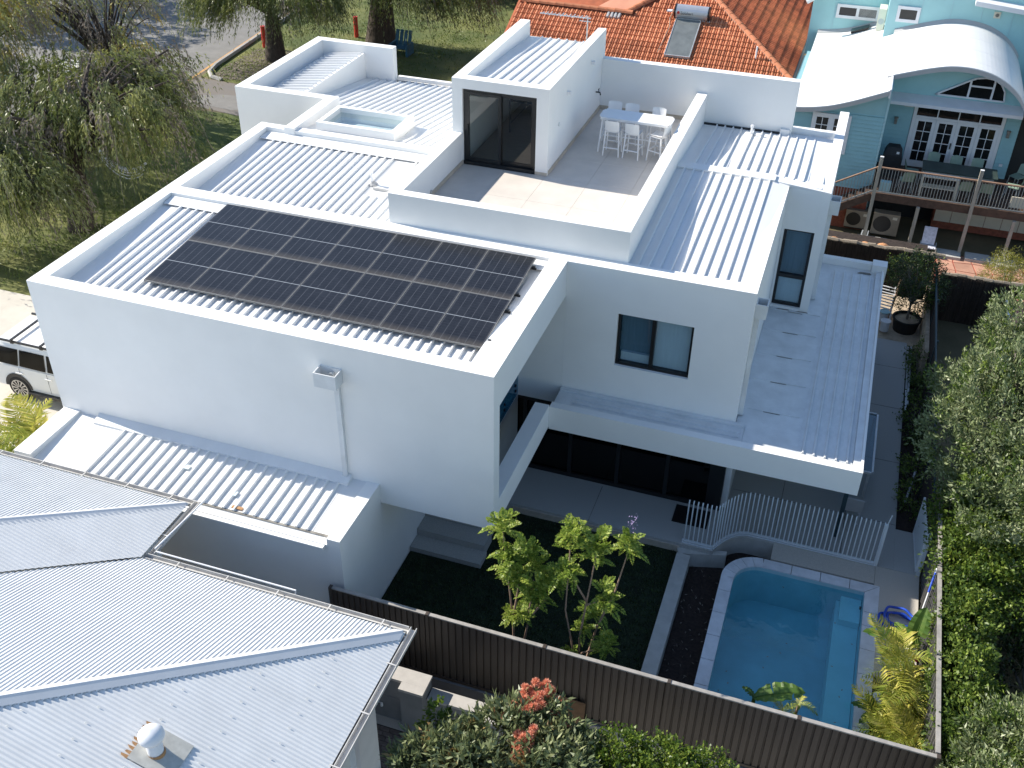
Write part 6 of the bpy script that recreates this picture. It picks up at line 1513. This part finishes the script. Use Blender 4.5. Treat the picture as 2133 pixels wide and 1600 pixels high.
def bush(name, label, cat, base, blobs, n, lw, lm, m2=None, f2=.0, stems=6, up=.25, shell=.6, group=None, bark=BARKG, clump=.22, k_leaf=26, r0=.05, fork_h=.35):
    """leafy crown: twig clusters of small leaves scattered through overlapping lobes"""
    t = thing(name, label, cat, base, group=group)
    wts = np.array([(b[1][0] * b[1][1] * b[1][2]) ** .67 for b in blobs], float); wts /= wts.sum(); C_ = []; OD = []
    for (c, r), w in zip(blobs, wts):
        k = max(2, int(n * w / k_leaf)); p, d = blob_points(c, r, k, shell); C_.append(p); OD.append(d)
    C_ = np.concatenate(C_); OD = np.concatenate(OD)
    N_ = len(C_) * k_leaf
    dirs = unit(np.repeat(OD, k_leaf, 0) * .8 + rng.normal(size=(N_, 3)) * .75 + np.array([0, 0, up]))
    sd = unit(OD + np.array([0, 0, up + .2]) + rng.normal(size=OD.shape) * .5)
    along = rng.random((N_, 1))
    P = np.repeat(C_, k_leaf, 0) + np.repeat(sd, k_leaf, 0) * along * clump * 1.6 + rng.normal(size=(N_, 3)) * clump * .35
    Q = leaves(P, dirs, rng.uniform(.65, 1.25, N_) * lw[0], rng.uniform(.75, 1.25, N_) * lw[1], mid=.45)
    if m2 is not None:
        cid = np.repeat(rng.random(len(C_)), k_leaf) < f2
        np_quads('crown', Q[~cid].reshape(-1, 3), lm, t); np_quads('crown', Q[cid].reshape(-1, 3), m2, t)
    else: np_quads('crown', Q.reshape(-1, 3), lm, t)
    g = MB(); base = Vector(base)
    if stems:
        sel = rng.permutation(len(C_))[:stems]; fk = base + Vector((0, 0, fork_h))
        g.tube([base + Vector((0, 0, -.1)), fk], [r0 * 1.2, r0], 7)
        for i in sel:
            c = Vector(C_[i]); d = c - fk
            g.tube(bez(fk, fk + Vector((d.x * .35, d.y * .35, d.z * .65)), c, 5), [r0 * (.8 - .7 * q / 5) + .004 for q in range(6)], 5, caps=False)
        part(g, 'stems', bark, t, smooth=True)
    # bare twig tips poking out
    ii = rng.permutation(len(C_))[:min(len(C_), 120)]; a = C_[ii] - sd[ii] * clump; b = C_[ii] + sd[ii] * clump * 1.7; s = unit(rng.normal(size=a.shape)) * .006
    o = np_quads('twigs', np.stack([a - s, a + s, b + s * .5, b - s * .5], 1).reshape(-1, 3), bark, t); o['kind'] = 'stuff'
    return t

# --- street trees on the left
weeping('weeping_tree', 'large weeping tree with a thick dark trunk beside the left wall of the white house', (-21.3, 13.0, Z0), (-21.4, 13.6, -4.2),
        [((-20.9, 15.5, -2.5), (2.7, 3.0, 1.6)), ((-22.6, 12.9, -2.5), (2.3, 2.2, 1.5)), ((-19.2, 14.9, -3.3), (1.6, 1.7, 1.1)), ((-23.6, 16.6, -2.3), (2.2, 2.2, 1.2)), ((-21.2, 18.2, -2.4), (2.2, 2.0, 1.2))], .40, L_WEEP, 150, 16, 20, (1.2, 2.6), lw=(.18, .042), m2=L_WEEPD, f2=.22, dry=.20)
weeping('weeping_tree', 'weeping tree with hanging olive-green strands in the lower left of the verge', (-22.9, 9.3, Z0), (-22.6, 9.3, -4.6),
        [((-22.0, 10.2, -3.3), (2.2, 1.6, 1.1)), ((-24.0, 10.9, -2.7), (2.3, 1.7, 1.3)), ((-20.6, 10.6, -4.0), (1.3, 1.2, .8)), ((-22.2, 11.8, -2.9), (1.6, 1.4, 1.0))], .34, L_WEEP, 120, 16, 20, (1.2, 2.4), lw=(.18, .042), m2=L_WEEPD, f2=.25, dry=.26)
weeping('weeping_tree', 'yellowing weeping tree leaning over the street in the top left corner', (-29.5, 17.5, Z0), (-29.2, 18.0, -3.4),
        [((-28.8, 17.8, -1.0), (2.6, 2.4, 1.5)), ((-26.8, 15.2, -1.7), (1.9, 2.1, 1.3)), ((-31.0, 20.6, -1.0), (2.2, 2.2, 1.4))], .3, L_WEEPY, 160, 13, 22, (.9, 2.2), lw=(.16, .034), m2=L_WEEP, f2=.42, dry=.14)
weeping('weeping_tree', 'thin half-bare tree with dark forked limbs standing at the street edge', (-27.6, 23.4, Z0), (-27.3, 23.6, -4.6),
        [((-27.4, 24.2, -2.2), (2.2, 2.2, 1.4)), ((-29.4, 23.2, -1.7), (2.2, 2.2, 1.4)), ((-25.6, 22.0, -3.0), (1.6, 1.7, 1.0))], .22, L_WEEP, 70, 10, 18, (.7, 1.6), lw=(.16, .034), m2=L_WEEPY, f2=.2, dry=.42)
weeping('street_tree', 'forked street tree with a stout dark trunk behind the street-side roof', (-24.4, 33.2, Z0), (-24.6, 33.6, -4.3),
        [((-24.9, 32.4, -2.6), (2.6, 1.8, 1.2)), ((-22.2, 32.4, -2.9), (1.8, 1.6, 1.1)), ((-26.6, 31.8, -3.2), (1.6, 1.4, .8)), ((-23.4, 34.2, -2.0), (2.2, 1.4, 1.2))], .46, L_WEEPD, 230, 13, 22, (1.1, 2.4), lw=(.17, .036), m2=L_WEEP, f2=.35, dry=.08)
weeping('street_tree', 'broad street tree with a thick trunk and grey hanging shoots beside the teal seat', (-20.4, 37.9, Z0), (-20.2, 38.0, -3.6),
        [((-20.2, 36.8, -2.3), (3.0, 1.8, 1.3)), ((-17.6, 36.0, -2.9), (1.9, 1.4, 1.1)), ((-22.4, 35.8, -3.0), (1.6, 1.3, 1.0)), ((-15.4, 36.8, -2.8), (1.7, 1.4, 1.0))], .72, L_WEEPD, 240, 13, 22, (1.1, 2.8), lw=(.17, .036), m2=L_WEEP, f2=.25, dry=.16)
for (x, y, s, lab) in ((-15.5, 50.0, 4.2, 'dense dark tree in shade beyond the rear lawn, left of the tiled roof'), (-11.0, 47.0, 3.6, 'dense dark tree hard against the tiled roof beyond the rear lawn'), (-21.5, 51.0, 3.8, 'dense dark tree far behind the broad street tree')):
    bush('dark_tree', lab, 'tree', (x, y, Z0), [((x, y, -3.6), (s * .8, s * .7, 2.6)), ((x + 1.4, y - 1.2, -4.6), (s * .6, s * .5, 1.6)), ((x - 1.6, y - .8, -4.6), (s * .6, s * .5, 1.7))], 16000, (.22, .10), L_DARK, stems=10, r0=.16, fork_h=1.2, bark=BARK, clump=.3)
for (x, y, lab) in ((-45.5, 41.5, 'tall tree across the street throwing its shade on the asphalt'), (-44.0, 35.5, 'spreading tree across the street nearest the kerb')):
    bush('dark_tree', lab, 'tree', (x, y, Z0), [((x, y, -.8), (3.4, 3.6, 3.0)), ((x + 1, y - 2, -2.5), (2.6, 2.6, 2.0))], 14000, (.24, .11), L_DARK, stems=10, r0=.2, fork_h=2.0, bark=BARK, clump=.3)
bush('dark_hedge', 'dark hedge on the far side of the street at the top picture edge', 'hedge', (-40.5, 46, Z0), [((-40.5, 46, -5.4), (3.2, 2.2, 1.4)), ((-36.0, 48, -5.2), (3.0, 2.0, 1.5))], 12000, (.2, .1), L_DARK, stems=6, clump=.25)

# --- right-hand side: olive, hedge, vines
OL = [((11.0, 9.4, -4.5), (1.55, 2.0, 1.3)), ((11.5, 12.6, -4.3), (1.25, 1.6, 1.2)), ((10.0, 8.4, -5.0), (1.0, 1.4, .9)), ((11.7, 7.2, -4.6), (1.5, 1.4, 1.2)), ((9.9, 10.8, -5.1), (.75, .9, .7)), ((12.8, 10.4, -4.1), (1.4, 2.0, 1.3)), ((10.6, 6.6, -5.2), (.8, 1.0, .7)), ((10.9, 11.2, -4.6), (1.0, 1.2, .9))]
OL = [((x - .42, y - 2.45, z + 1.5), r) for (x, y, z), r in OL]
bush('olive_tree', 'broad silvery olive tree beyond the mesh fence on the right', 'tree', (11.0, 6.6, Z0), OL, 62000, (.12, .042), L_OLIVE, m2=L_HEDGE, f2=.18, stems=30, r0=.11, fork_h=1.4, clump=.17, shell=.62, up=.7)
bush('climbing_shrub', 'glossy green shrub arching over the top of the charcoal fence near the pool gate', 'shrub', (10.2, 4.2, Z0), [((10.2, 3.8, -5.0), (.9, 1.3, .8)), ((11.2, 3.2, -5.0), (1.2, 1.2, .9)), ((9.75, 4.9, -4.8), (.55, .6, .5)), ((11.4, 4.8, -5.3), (1.1, 1.0, .8)), ((9.6, 3.2, -4.85), (.35, .6, .35))], 26000, (.095, .055), L_HEDGE, m2=L_CITRUS, f2=.35, stems=14, clump=.24)
bush('clipped_hedge', 'tall leafy hedge running down the outside of the charcoal fence', 'hedge', (9.95, .5, Z0), [((9.85, 1.6, -5.2), (.5, 1.0, .75)), ((9.85, .2, -5.25), (.5, 1.0, .75)), ((9.9, -1.2, -5.3), (.55, .9, .75)), ((9.9, 2.5, -5.0), (.4, .6, .6))], 26000, (.09, .056), L_HEDGE, m2=L_CITRUS, f2=.12, stems=10, clump=.16)
bush('olive_bush', 'feathery grey-green shrub in the lower right corner', 'shrub', (10.9, -2.6, Z0), [((10.5, -1.6, -4.8), (.8, .9, .8)), ((11.2, -2.3, -4.5), (.9, 1.0, .9)), ((10.3, -3.0, -4.7), (.8, .9, .8)), ((11.3, -.6, -4.9), (.6, .6, .6)), ((10.0, -2.1, -5.0), (.5, .6, .6))], 42000, (.11, .034), L_OLIVE, m2=L_HEDGE, f2=.3, stems=14, clump=.15, up=.6)
bush('shade_shrub', 'deep shaded shrub between the hedge and the right picture edge', 'shrub', (11.4, 1.0, Z0), [((11.5, .9, -5.9), (1.2, 1.8, .6)), ((12.2, 2.6, -5.6), (1.2, 1.2, .8)), ((10.6, 5.8, -5.9), (1.1, 1.2, .6))], 12000, (.09, .05), L_DARK, stems=8, clump=.2)
for i, (y0, y1, lab) in enumerate(((6.2, 9.0, 'straggly creeper in the shaded bed nearest the pool gate'), (9.0, 12.0, 'straggly creeper along the middle of the shaded bed'), (12.0, 14.4, 'straggly creeper in the shaded bed near the potted tree'))):
    ym = (y0 + y1) / 2
    bush('creeper', lab, 'plant', (8.95, ym, -6.47), [((8.95, ym, -6.05), (.16, (y1 - y0) / 2, .4)), ((8.85, ym + .4, -6.35), (.2, (y1 - y0) / 2.4, .15))], 1500, (.075, .045), L_HEDGE, stems=6, clump=.18, r0=.012, fork_h=.05)
# small tree in a black pot
pt = thing('black_pot', 'wide black plant pot on the sandy corner behind the patio', 'pot', (8.50, 16.0, -6.5))
part(MB().lathe((8.50, 16.0, -6.5), [(0, 0), (.36, 0), (.43, .42), (.46, .42), (.46, .46), (.40, .46), (.39, .38), (0, .38)], 24), 'pot_wall', POTM, pt); part(MB().lathe((8.5, 16.0, -6.12), [(.39, 0), (.2, .02), (0, .03)], 16), 'potting_mix', SAND, pt)
bush('potted_tree', 'small dark leafy tree growing from the black pot', 'tree', (8.50, 16.0, -6.1), [((8.55, 16.4, -4.7), (.75, .75, .62)), ((8.15, 16.8, -4.9), (.5, .5, .45)), ((8.95, 16.3, -5.0), (.45, .5, .4)), ((8.6, 15.9, -5.3), (.5, .45, .35))], 9000, (.085, .03), L_DARK, m2=L_HEDGE, f2=.25, stems=12, r0=.035, fork_h=.55, clump=.18)
w = part(MB().tube([(7.98, 16.6, -6.5), (8.12, 17.2, -5.35)], .035, 6), 'timber_stake', STEM); tag(w, 'pale timber stake leaning beside the potted tree', 'stake')
# yellow-green bottlebrush-like shrub on the red terrace
bush('needle_shrub', 'yellow-green needle-leaved shrub with pale bare branches beside the red terrace', 'shrub', (11.55, 19.0, -6.55), [((11.5, 19.3, -5.4), (.55, .55, .6)), ((11.9, 19.0, -5.5), (.5, .5, .5)), ((11.2, 18.9, -5.6), (.4, .5, .5)), ((11.6, 18.6, -5.9), (.5, .5, .3))], 9000, (.12, .012), L_BOTTLE, stems=16, r0=.035, fork_h=.3, bark=CREAMP, up=-.3, clump=.16)

# --- garden saplings with feathery fronds
def feather_cluster(c, r, nf=16, np_=17, L=.46, up=.5):
    Q = []
    for i in range(nf):
        a = 2 * math.pi * (i * .382) + random.uniform(-.3, .3); el = random.uniform(-.55, 1.35) + up * .2
        d = np.array([math.cos(a) * math.cos(el), math.sin(a) * math.cos(el), math.sin(el)])
        l = L * random.uniform(.7, 1.15); s = np.cross(d, [0, 0, 1]); s /= np.linalg.norm(s) + 1e-6; nrm = np.cross(s, d)
        st = np.asarray(c) + rng.normal(size=3) * r * .18
        ts = np.linspace(.12, 1.0, np_)
        base = st + d * (ts * l)[:, None] + np.array([0, 0, -1]) * ((ts ** 2) * l * .30)[:, None]
        wv = (np.sin(np.clip(ts * 1.05, 0, 1) * math.pi) ** .7 * .42 + .08) * l * .48
        for sg in (-1, 1):
            dd = np.tile(s * sg * .92 + d * .42 + nrm * random.uniform(-.05, .25), (np_, 1)) + rng.normal(size=(np_, 3)) * .12
            q = leaves(base, dd, wv, .040 * l / .46, roll=np.tile(nrm, (np_, 1)) + rng.normal(size=(np_, 3)) * .35, mid=.5)
            Q.append(q)
    return np.concatenate(Q)
def sapling(label, base, stems, clusters, flower=None):
    t = thing('feathery_sapling', label, 'sapling', base, group='feathery garden saplings')
    for s in stems:
        pts = [Vector(p) for p in s]; n = len(pts)
        sm = []
        for i in range(n - 1):
            for k in range(4): sm.append(pts[i].lerp(pts[i + 1], k / 4))
        sm.append(pts[-1])
        part(MB().tube(sm, [.028 * (1 - .65 * k / len(sm)) for k in range(len(sm))], 6), 'stem', STEM, t, smooth=True)
    for c, r in clusters:
        np_quads('leaf_cluster', feather_cluster(c, r, int(24 + 22 * r), L=.23 + .36 * r).reshape(-1, 3), L_JAC, t)
    if flower:
        P = np.asarray(flower) + rng.normal(size=(60, 3)) * np.array([.05, .05, .11]); np_quads('blossom', leaves(P, rng.normal(size=(60, 3)), .035, .02).reshape(-1, 3), L_LILAC, t)
Y_ = -1.3
sapling('feathery lime-green sapling with two stems on the left of the turf', (1.0, Y_, -6.66),
        [[(.98, Y_, -6.66), (.90, Y_, -5.0), (.72, Y_ + .1, -3.7), (.62, Y_ + .1, -2.7)], [(.92, Y_, -5.0), (1.05, Y_ - .1, -3.9)], [(1.05, Y_, -6.66), (1.22, Y_, -5.2), (1.30, Y_ + .1, -3.9)], [(1.22, Y_, -5.0), (1.6, Y_ + .1, -4.3)]],
        [((.62, Y_ + .1, -2.62), .46), ((.78, Y_, -3.35), .44), ((.95, Y_ - .1, -3.75), .46), ((1.32, Y_ + .15, -3.45), .40), ((1.62, Y_ + .1, -3.85), .46), ((1.40, Y_ - .1, -4.15), .44), ((1.12, Y_ + .2, -3.2), .34), ((.92, Y_, -4.95), .14), ((1.1, Y_ - .05, -4.8), .18)])
sapling('taller feathery lime-green sapling with several arching stems on the right of the turf', (2.33, Y_, -6.66),
        [[(2.30, Y_, -6.66), (2.25, Y_, -5.6), (2.02, Y_, -4.4), (2.02, Y_ + .1, -2.5)], [(2.35, Y_, -6.66), (2.36, Y_, -5.0), (2.48, Y_, -3.6), (2.54, Y_ + .1, -2.8)], [(2.44, Y_, -4.0), (2.15, Y_, -3.5)], [(2.45, Y_, -4.1), (2.7, Y_, -3.9)], [(2.40, Y_ + .2, -6.5), (2.65, Y_ + .2, -4.9), (2.98, Y_ + .1, -3.6), (3.15, Y_ + .1, -2.5)], [(2.36, Y_, -5.6), (2.6, Y_ - .1, -5.3), (2.88, Y_ - .1, -5.15)]],
        [((2.04, Y_ + .1, -2.35), .50), ((2.54, Y_ + .1, -2.60), .52), ((3.16, Y_ + .1, -2.35), .38), ((2.00, Y_, -3.35), .40), ((2.84, Y_, -3.75), .40), ((2.94, Y_ - .1, -5.0), .32), ((2.55, Y_ + .3, -4.6), .30), ((2.20, Y_ - .1, -5.6), .14), ((2.38, Y_ + .1, -4.9), .16)], flower=(3.18, Y_ + .12, -1.75))

# --- palms and banana plants by the pool
def frond_mesh(nm, L, arch, npair, lw_, m, twist=0.0, wild=.1):
    ts = np.linspace(0.0, 1, npair); out = []
    def pos(tt): return np.stack([np.zeros_like(tt), L * (tt - .12 * arch * tt ** 2), L * arch * (.55 * tt - .85 * tt ** 2)], 1)
    p = pos(ts); d = unit(pos(ts + .02) - p)
    ll = np.sin(np.clip(.12 + ts * .90, 0, 1) * math.pi) ** .6 * lw_[0] + .05
    for sg in (-1, 1):
        s = np.tile([sg, 0, 0], (npair, 1)).astype(float)
        dd = s * .80 + d * .62 + np.array([0, 0, .22]) + rng.normal(size=p.shape) * wild
        a = p; b = p + unit(dd) * (ll * .55)[:, None]; e = b + unit(dd + np.array([0, 0, -.55])) * (ll * .45)[:, None]
        wv = unit(np.cross(dd, np.array([0, 0, 1.0]) + d * .2)) * (lw_[1] / 2)
        out.append(np.stack([a - wv * .5, b - wv, b + wv, a + wv * .5], 1)); out.append(np.stack([b - wv, e - wv * .08, e + wv * .08, b + wv], 1))
    me = bpy.data.meshes.new(nm); V = np.concatenate(out).reshape(-1, 3); nq = len(V) // 4
    rach = []
    for i in range(len(ts) - 1):
        w0 = .014 * (1 - .8 * ts[i]); rach.append([p[i] + [-w0, 0, 0], p[i] + [w0, 0, 0], p[i + 1] + [w0 * .9, 0, 0], p[i + 1] + [-w0 * .9, 0, 0]])
    V = np.concatenate([V, np.array(rach).reshape(-1, 3)]).astype(np.float32); nq = len(V) // 4
    me.from_pydata([tuple(v) for v in V], [], [tuple(range(4 * i, 4 * i + 4)) for i in range(nq)]); me.materials.append(m); me.update()
    return me
FR = [frond_mesh('frond', 1.2, .75, 28, (.36, .034), L_PALM), frond_mesh('frond', 1.05, 1.0, 26, (.33, .032), L_PALM), frond_mesh('frond', 1.15, .55, 27, (.35, .034), L_PALMG), frond_mesh('frond', .9, 1.2, 23, (.30, .030), L_PALMG)]
def palm(name, label, base, h, nf, scale=1.0, tilt=(.1, 1.15), canes=3, spread=.18, group=None):
    t = thing(name, label, 'palm', base, group=group); b = Vector(base); k = 0
    for c in range(canes):
        a = 2 * math.pi * c / canes + 1.0; top = b + Vector((math.cos(a) * spread, math.sin(a) * spread, h * (1 - .18 * c)))
        part(MB().tube([b + Vector((math.cos(a) * .08, math.sin(a) * .08, 0)), (b + top) / 2 + Vector((math.cos(a) * .04, 0, 0)), top], [.04, .035, .03], 7), 'cane', STEM, t)
        for i in range(max(3, nf // canes)):
            az = 2.4 * k + random.uniform(-.3, .3); el = tilt[0] + (tilt[1] - tilt[0]) * ((k * .618) % 1); k += 1
            M = Matrix.Translation(top) @ Matrix.Rotation(az, 4, 'Z') @ Matrix.Rotation(el, 4, 'X') @ Matrix.Rotation(random.uniform(-.4, .4), 4, 'Y') @ Matrix.Scale(scale * random.uniform(.85, 1.12), 4)
            place(FR[k % 4], 'frond', t, M)
    return t
palm('golden_palm', 'golden-leaved palm clump in the middle of the pool-side bed', (8.80, -.10, -6.56), .8, 12, 1.12, group='golden palms by the pool')
palm('golden_palm', 'tallest golden palm clump reaching towards the blue pool hose', (8.72, .55, -6.56), 1.05, 10, 1.12, group='golden palms by the pool')
palm('golden_palm', 'golden palm clump in the near corner where the two fences meet', (8.92, -1.05, -6.56), .6, 12, 1.0, group='golden palms by the pool')
palm('golden_palm', 'small golden palm clump leaning over the pool coping', (8.55, -.70, -6.56), .45, 9, .8, group='golden palms by the pool')
palm('fan_leaved_palm', 'yellow-green palm beside the white car in front of the low white parapet', (-13.0, .75, -6.5), .75, 22, 1.35, group='palms by the driveway')
palm('fan_leaved_palm', 'yellow-green palm at the left picture edge above the grey roof', (-13.9, .0, -6.5), .7, 20, 1.3, group='palms by the driveway')
def banana_blade(nm, L, Wd, fold, arch, tears=3, seed=0):
    r_ = random.Random(seed); n = 18; mb = MB(); tear = {r_.randrange(4, n - 2): r_.choice((-1, 1)) for _ in range(tears)}
    def P_(t): return Vector((0, L * (t - .1 * arch * t * t), L * arch * (.35 * t - .7 * t * t)))
    W_ = lambda t: Wd * (math.sin(min(1, t * .97 + .03) * math.pi) ** .55)
    for sg in (-1, 1):
        prev = None
        for i in range(n + 1):
            t = i / n; p = P_(t); w = W_(t) / 2; q1 = p + Vector((sg * w * .5, 0, fold * w * .6)); q2 = p + Vector((sg * w, 0, fold * w * .75 - .02 * math.sin(i * 2.1)))
            cur = (p, q1, q2)
            if prev is not None:
                gap = .35 if tear.get(i) == sg else 1.0
                a2 = prev[1].lerp(cur[1], gap); a3 = prev[2].lerp(cur[2], gap * .8 if gap < 1 else 1)
                mb.add([prev[0], cur[0], a2, prev[1]], [(0, 1, 2, 3)]); mb.add([prev[1], a2, a3, prev[2]], [(0, 1, 2, 3)])
            prev = cur
    mb.tube([P_(i / 8) + Vector((0, 0, .004)) for i in range(9)], [.016 * (1 - .8 * i / 8) for i in range(9)], 5, caps=False)
    return mb.mesh(nm, L_BAN, True)
def banana(label, base, blades, h):
    t = thing('banana_plant', label, 'banana plant', base, group='banana plants round the pool'); b = Vector(base)
    part(MB().tube([b, b + Vector((.02, .03, h))], [.055, .035], 8), 'stem', L_BAN, t)
    for i, (az, el, L, Wd, ar) in enumerate(blades):
        M = Matrix.Translation(b + Vector((.02, .03, h))) @ Matrix.Rotation(az, 4, 'Z') @ Matrix.Rotation(el, 4, 'X')
        place(banana_blade('blade', L, Wd, .35, ar, 2 + i % 2, seed=i + int(b.x * 10)), 'blade', t, M)
banana('banana plant with one upright blade against the charcoal fence and one stretched over the coping', (8.92, 1.25, -6.4), [(-.25, 1.15, .95, .42, .25), (1.75, .45, 1.15, .36, .5), (.6, .3, .7, .28, .6)], .75)
banana('banana plant pushing a single bright blade above the brown fence over the pool', (5.95, -1.62, -6.42), [(-1.35, .40, 1.0, .46, .30), (.9, .1, .35, .14, .5)], 1.30)
banana('low banana plant with dark blades at the dark edge of the palm bed', (8.40, -.25, -6.56), [(1.5, .3, .55, .22, .6), (2.4, .15, .5, .2, .7), (.9, .7, .45, .2, .5)], .35)
t = palm('golden_palm', 'palm tips just showing above the brown fence beside the pool coping', (6.72, -1.45, -6.42), 1.05, 6, .42, group='golden palms by the pool')

# --- flowering gum and citrus shrubs at the bottom
bush('flowering_gum', 'grey-green flowering gum with coral blossom at the bottom edge below the brown fence', 'shrub', (2.1, -5.0, -7.3), [((1.95, -4.75, -4.35), (.85, .62, .62)), ((1.05, -5.45, -4.25), (.62, .55, .52)), ((2.75, -4.55, -4.45), (.66, .55, .5)), ((1.7, -5.75, -4.1), (.85, .55, .55)), ((2.9, -5.3, -4.25), (.85, .6, .55)), ((2.35, -4.1, -4.45), (.5, .42, .45)), ((.75, -5.85, -4.1), (.4, .45, .4)), ((3.5, -4.75, -4.5), (.5, .5, .42))], 25000, (.165, .050), L_GUM, m2=L_BRONZE, f2=.06, stems=18, r0=.06, fork_h=1.3, clump=.15, shell=.62, bark=STEM)
gum = bpy.data.objects['flowering_gum']
def blossom(c, r, n=420):
    Q = []
    for k in range(9):
        cc = np.asarray(c) + rng.normal(size=3) * np.array([r, r, r * .45])
        d = unit(rng.normal(size=(n // 9, 3)) + np.array([0, 0, .5])); Q.append(leaves(cc + d * .01, d, .085, .010))
        d = unit(rng.normal(size=(n // 9, 3)) + np.array([0, 0, .4])); Q.append(leaves(cc + d * .04, d, .06, .022))
    return np.concatenate(Q)
for c, r in (((1.86, -4.32, -3.92), .09), ((2.12, -3.95, -3.98), .10), ((2.28, -4.0, -3.90), .11), ((2.44, -3.92, -4.02), .12), ((2.62, -3.95, -4.14), .12), ((2.72, -4.05, -4.30), .10), ((2.42, -3.62, -3.98), .08), ((2.20, -4.25, -3.86), .10), ((2.32, -4.95, -3.72), .10), ((2.42, -5.12, -3.74), .10)):
    np_quads('blossom', blossom(c, r, 800).reshape(-1, 3), L_FLOW, gum)
bush('citrus_shrub', 'bright glossy green shrub along the foot of the brown fence at the bottom edge', 'shrub', (4.6, -3.9, -7.3), [((3.9, -4.15, -4.6), (.5, .42, .42)), ((4.7, -3.95, -4.75), (.55, .42, .4)), ((5.35, -3.75, -4.95), (.5, .4, .36)), ((3.8, -4.7, -4.5), (.5, .45, .4)), ((4.8, -4.6, -4.6), (.8, .5, .42)), ((5.75, -4.0, -5.0), (.42, .38, .33))], 21000, (.066, .047), L_CITRUS, m2=L_HEDGE, f2=.22, stems=14, clump=.13, fork_h=1.2)
bush('young_citrus', 'young glossy citrus tree standing alone before the grey garden wall', 'tree', (.62, -4.75, -7.3), [((.62, -4.75, -4.35), (.26, .24, .18)), ((.66, -4.7, -4.02), (.08, .08, .2)), ((.80, -4.8, -4.45), (.18, .18, .14))], 700, (.10, .056), L_CITRUS, stems=5, r0=.018, fork_h=1.8, clump=.11)
# --- grass blades on the sunlit verge and rear lawn
n = 52000
X = np.concatenate([rng.uniform(-25.5, -11.2, n // 2), rng.uniform(-26.5, -8, n // 2)]); Yv = np.concatenate([rng.uniform(8.5, 25, n // 2), rng.uniform(29, 45, n // 2)])
P = np.stack([X, Yv, np.full(n, Z0)], 1); keep = (rng.random(n) < .55 + .45 * np.sin(X * 1.3 + np.sin(Yv * .9) * 2) * np.cos(Yv * 1.1))
P = P[keep]; D = rng.normal(size=P.shape) * .55 + np.array([.1, -.05, .9])
o = np_quads('lawn_grass', leaves(P, D, rng.uniform(.07, .17, len(P)), .035).reshape(-1, 3), L_GRASS); o['kind'] = 'stuff'
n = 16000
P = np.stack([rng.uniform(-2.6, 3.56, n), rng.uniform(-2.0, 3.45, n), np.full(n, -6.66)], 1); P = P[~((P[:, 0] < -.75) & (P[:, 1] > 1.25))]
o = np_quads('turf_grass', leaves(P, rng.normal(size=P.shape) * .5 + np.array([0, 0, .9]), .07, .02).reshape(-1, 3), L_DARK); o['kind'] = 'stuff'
n = 90
P = np.stack([rng.uniform(5.2, 7.9, n), rng.uniform(-1.8, 3.2, n), np.full(n, -6.515)], 1); P = P[rng.permutation(n)[:22]]
o = np_quads('floating_leaves', leaves(P, rng.normal(size=P.shape) * np.array([1, 1, .02]), .06, .03, roll=np.tile([0, 0, 1.0], (len(P), 1))).reshape(-1, 3), L_DRY); o['kind'] = 'stuff'
n = 90
P = np.stack([rng.uniform(3.95, 4.72, n), rng.uniform(-1.9, 3.4, n), np.full(n, -6.93)], 1)
o = np_quads('mulch_litter', leaves(P, rng.normal(size=P.shape) * np.array([1, 1, .3]), .09, .03).reshape(-1, 3), L_DRY); o['kind'] = 'stuff'
n = 2600   # fallen leaves and litter under the street trees
P = np.stack([rng.uniform(-26.2, -22.5, n), rng.uniform(29.5, 34.5, n), np.full(n, Z0 + .02)], 1)
o = np_quads('fallen_leaves', leaves(P, rng.normal(size=P.shape) * np.array([1, 1, .15]), .16, .07, roll=np.tile([0, 0, 1.0], (n, 1))).reshape(-1, 3), L_DRY); o['kind'] = 'stuff'
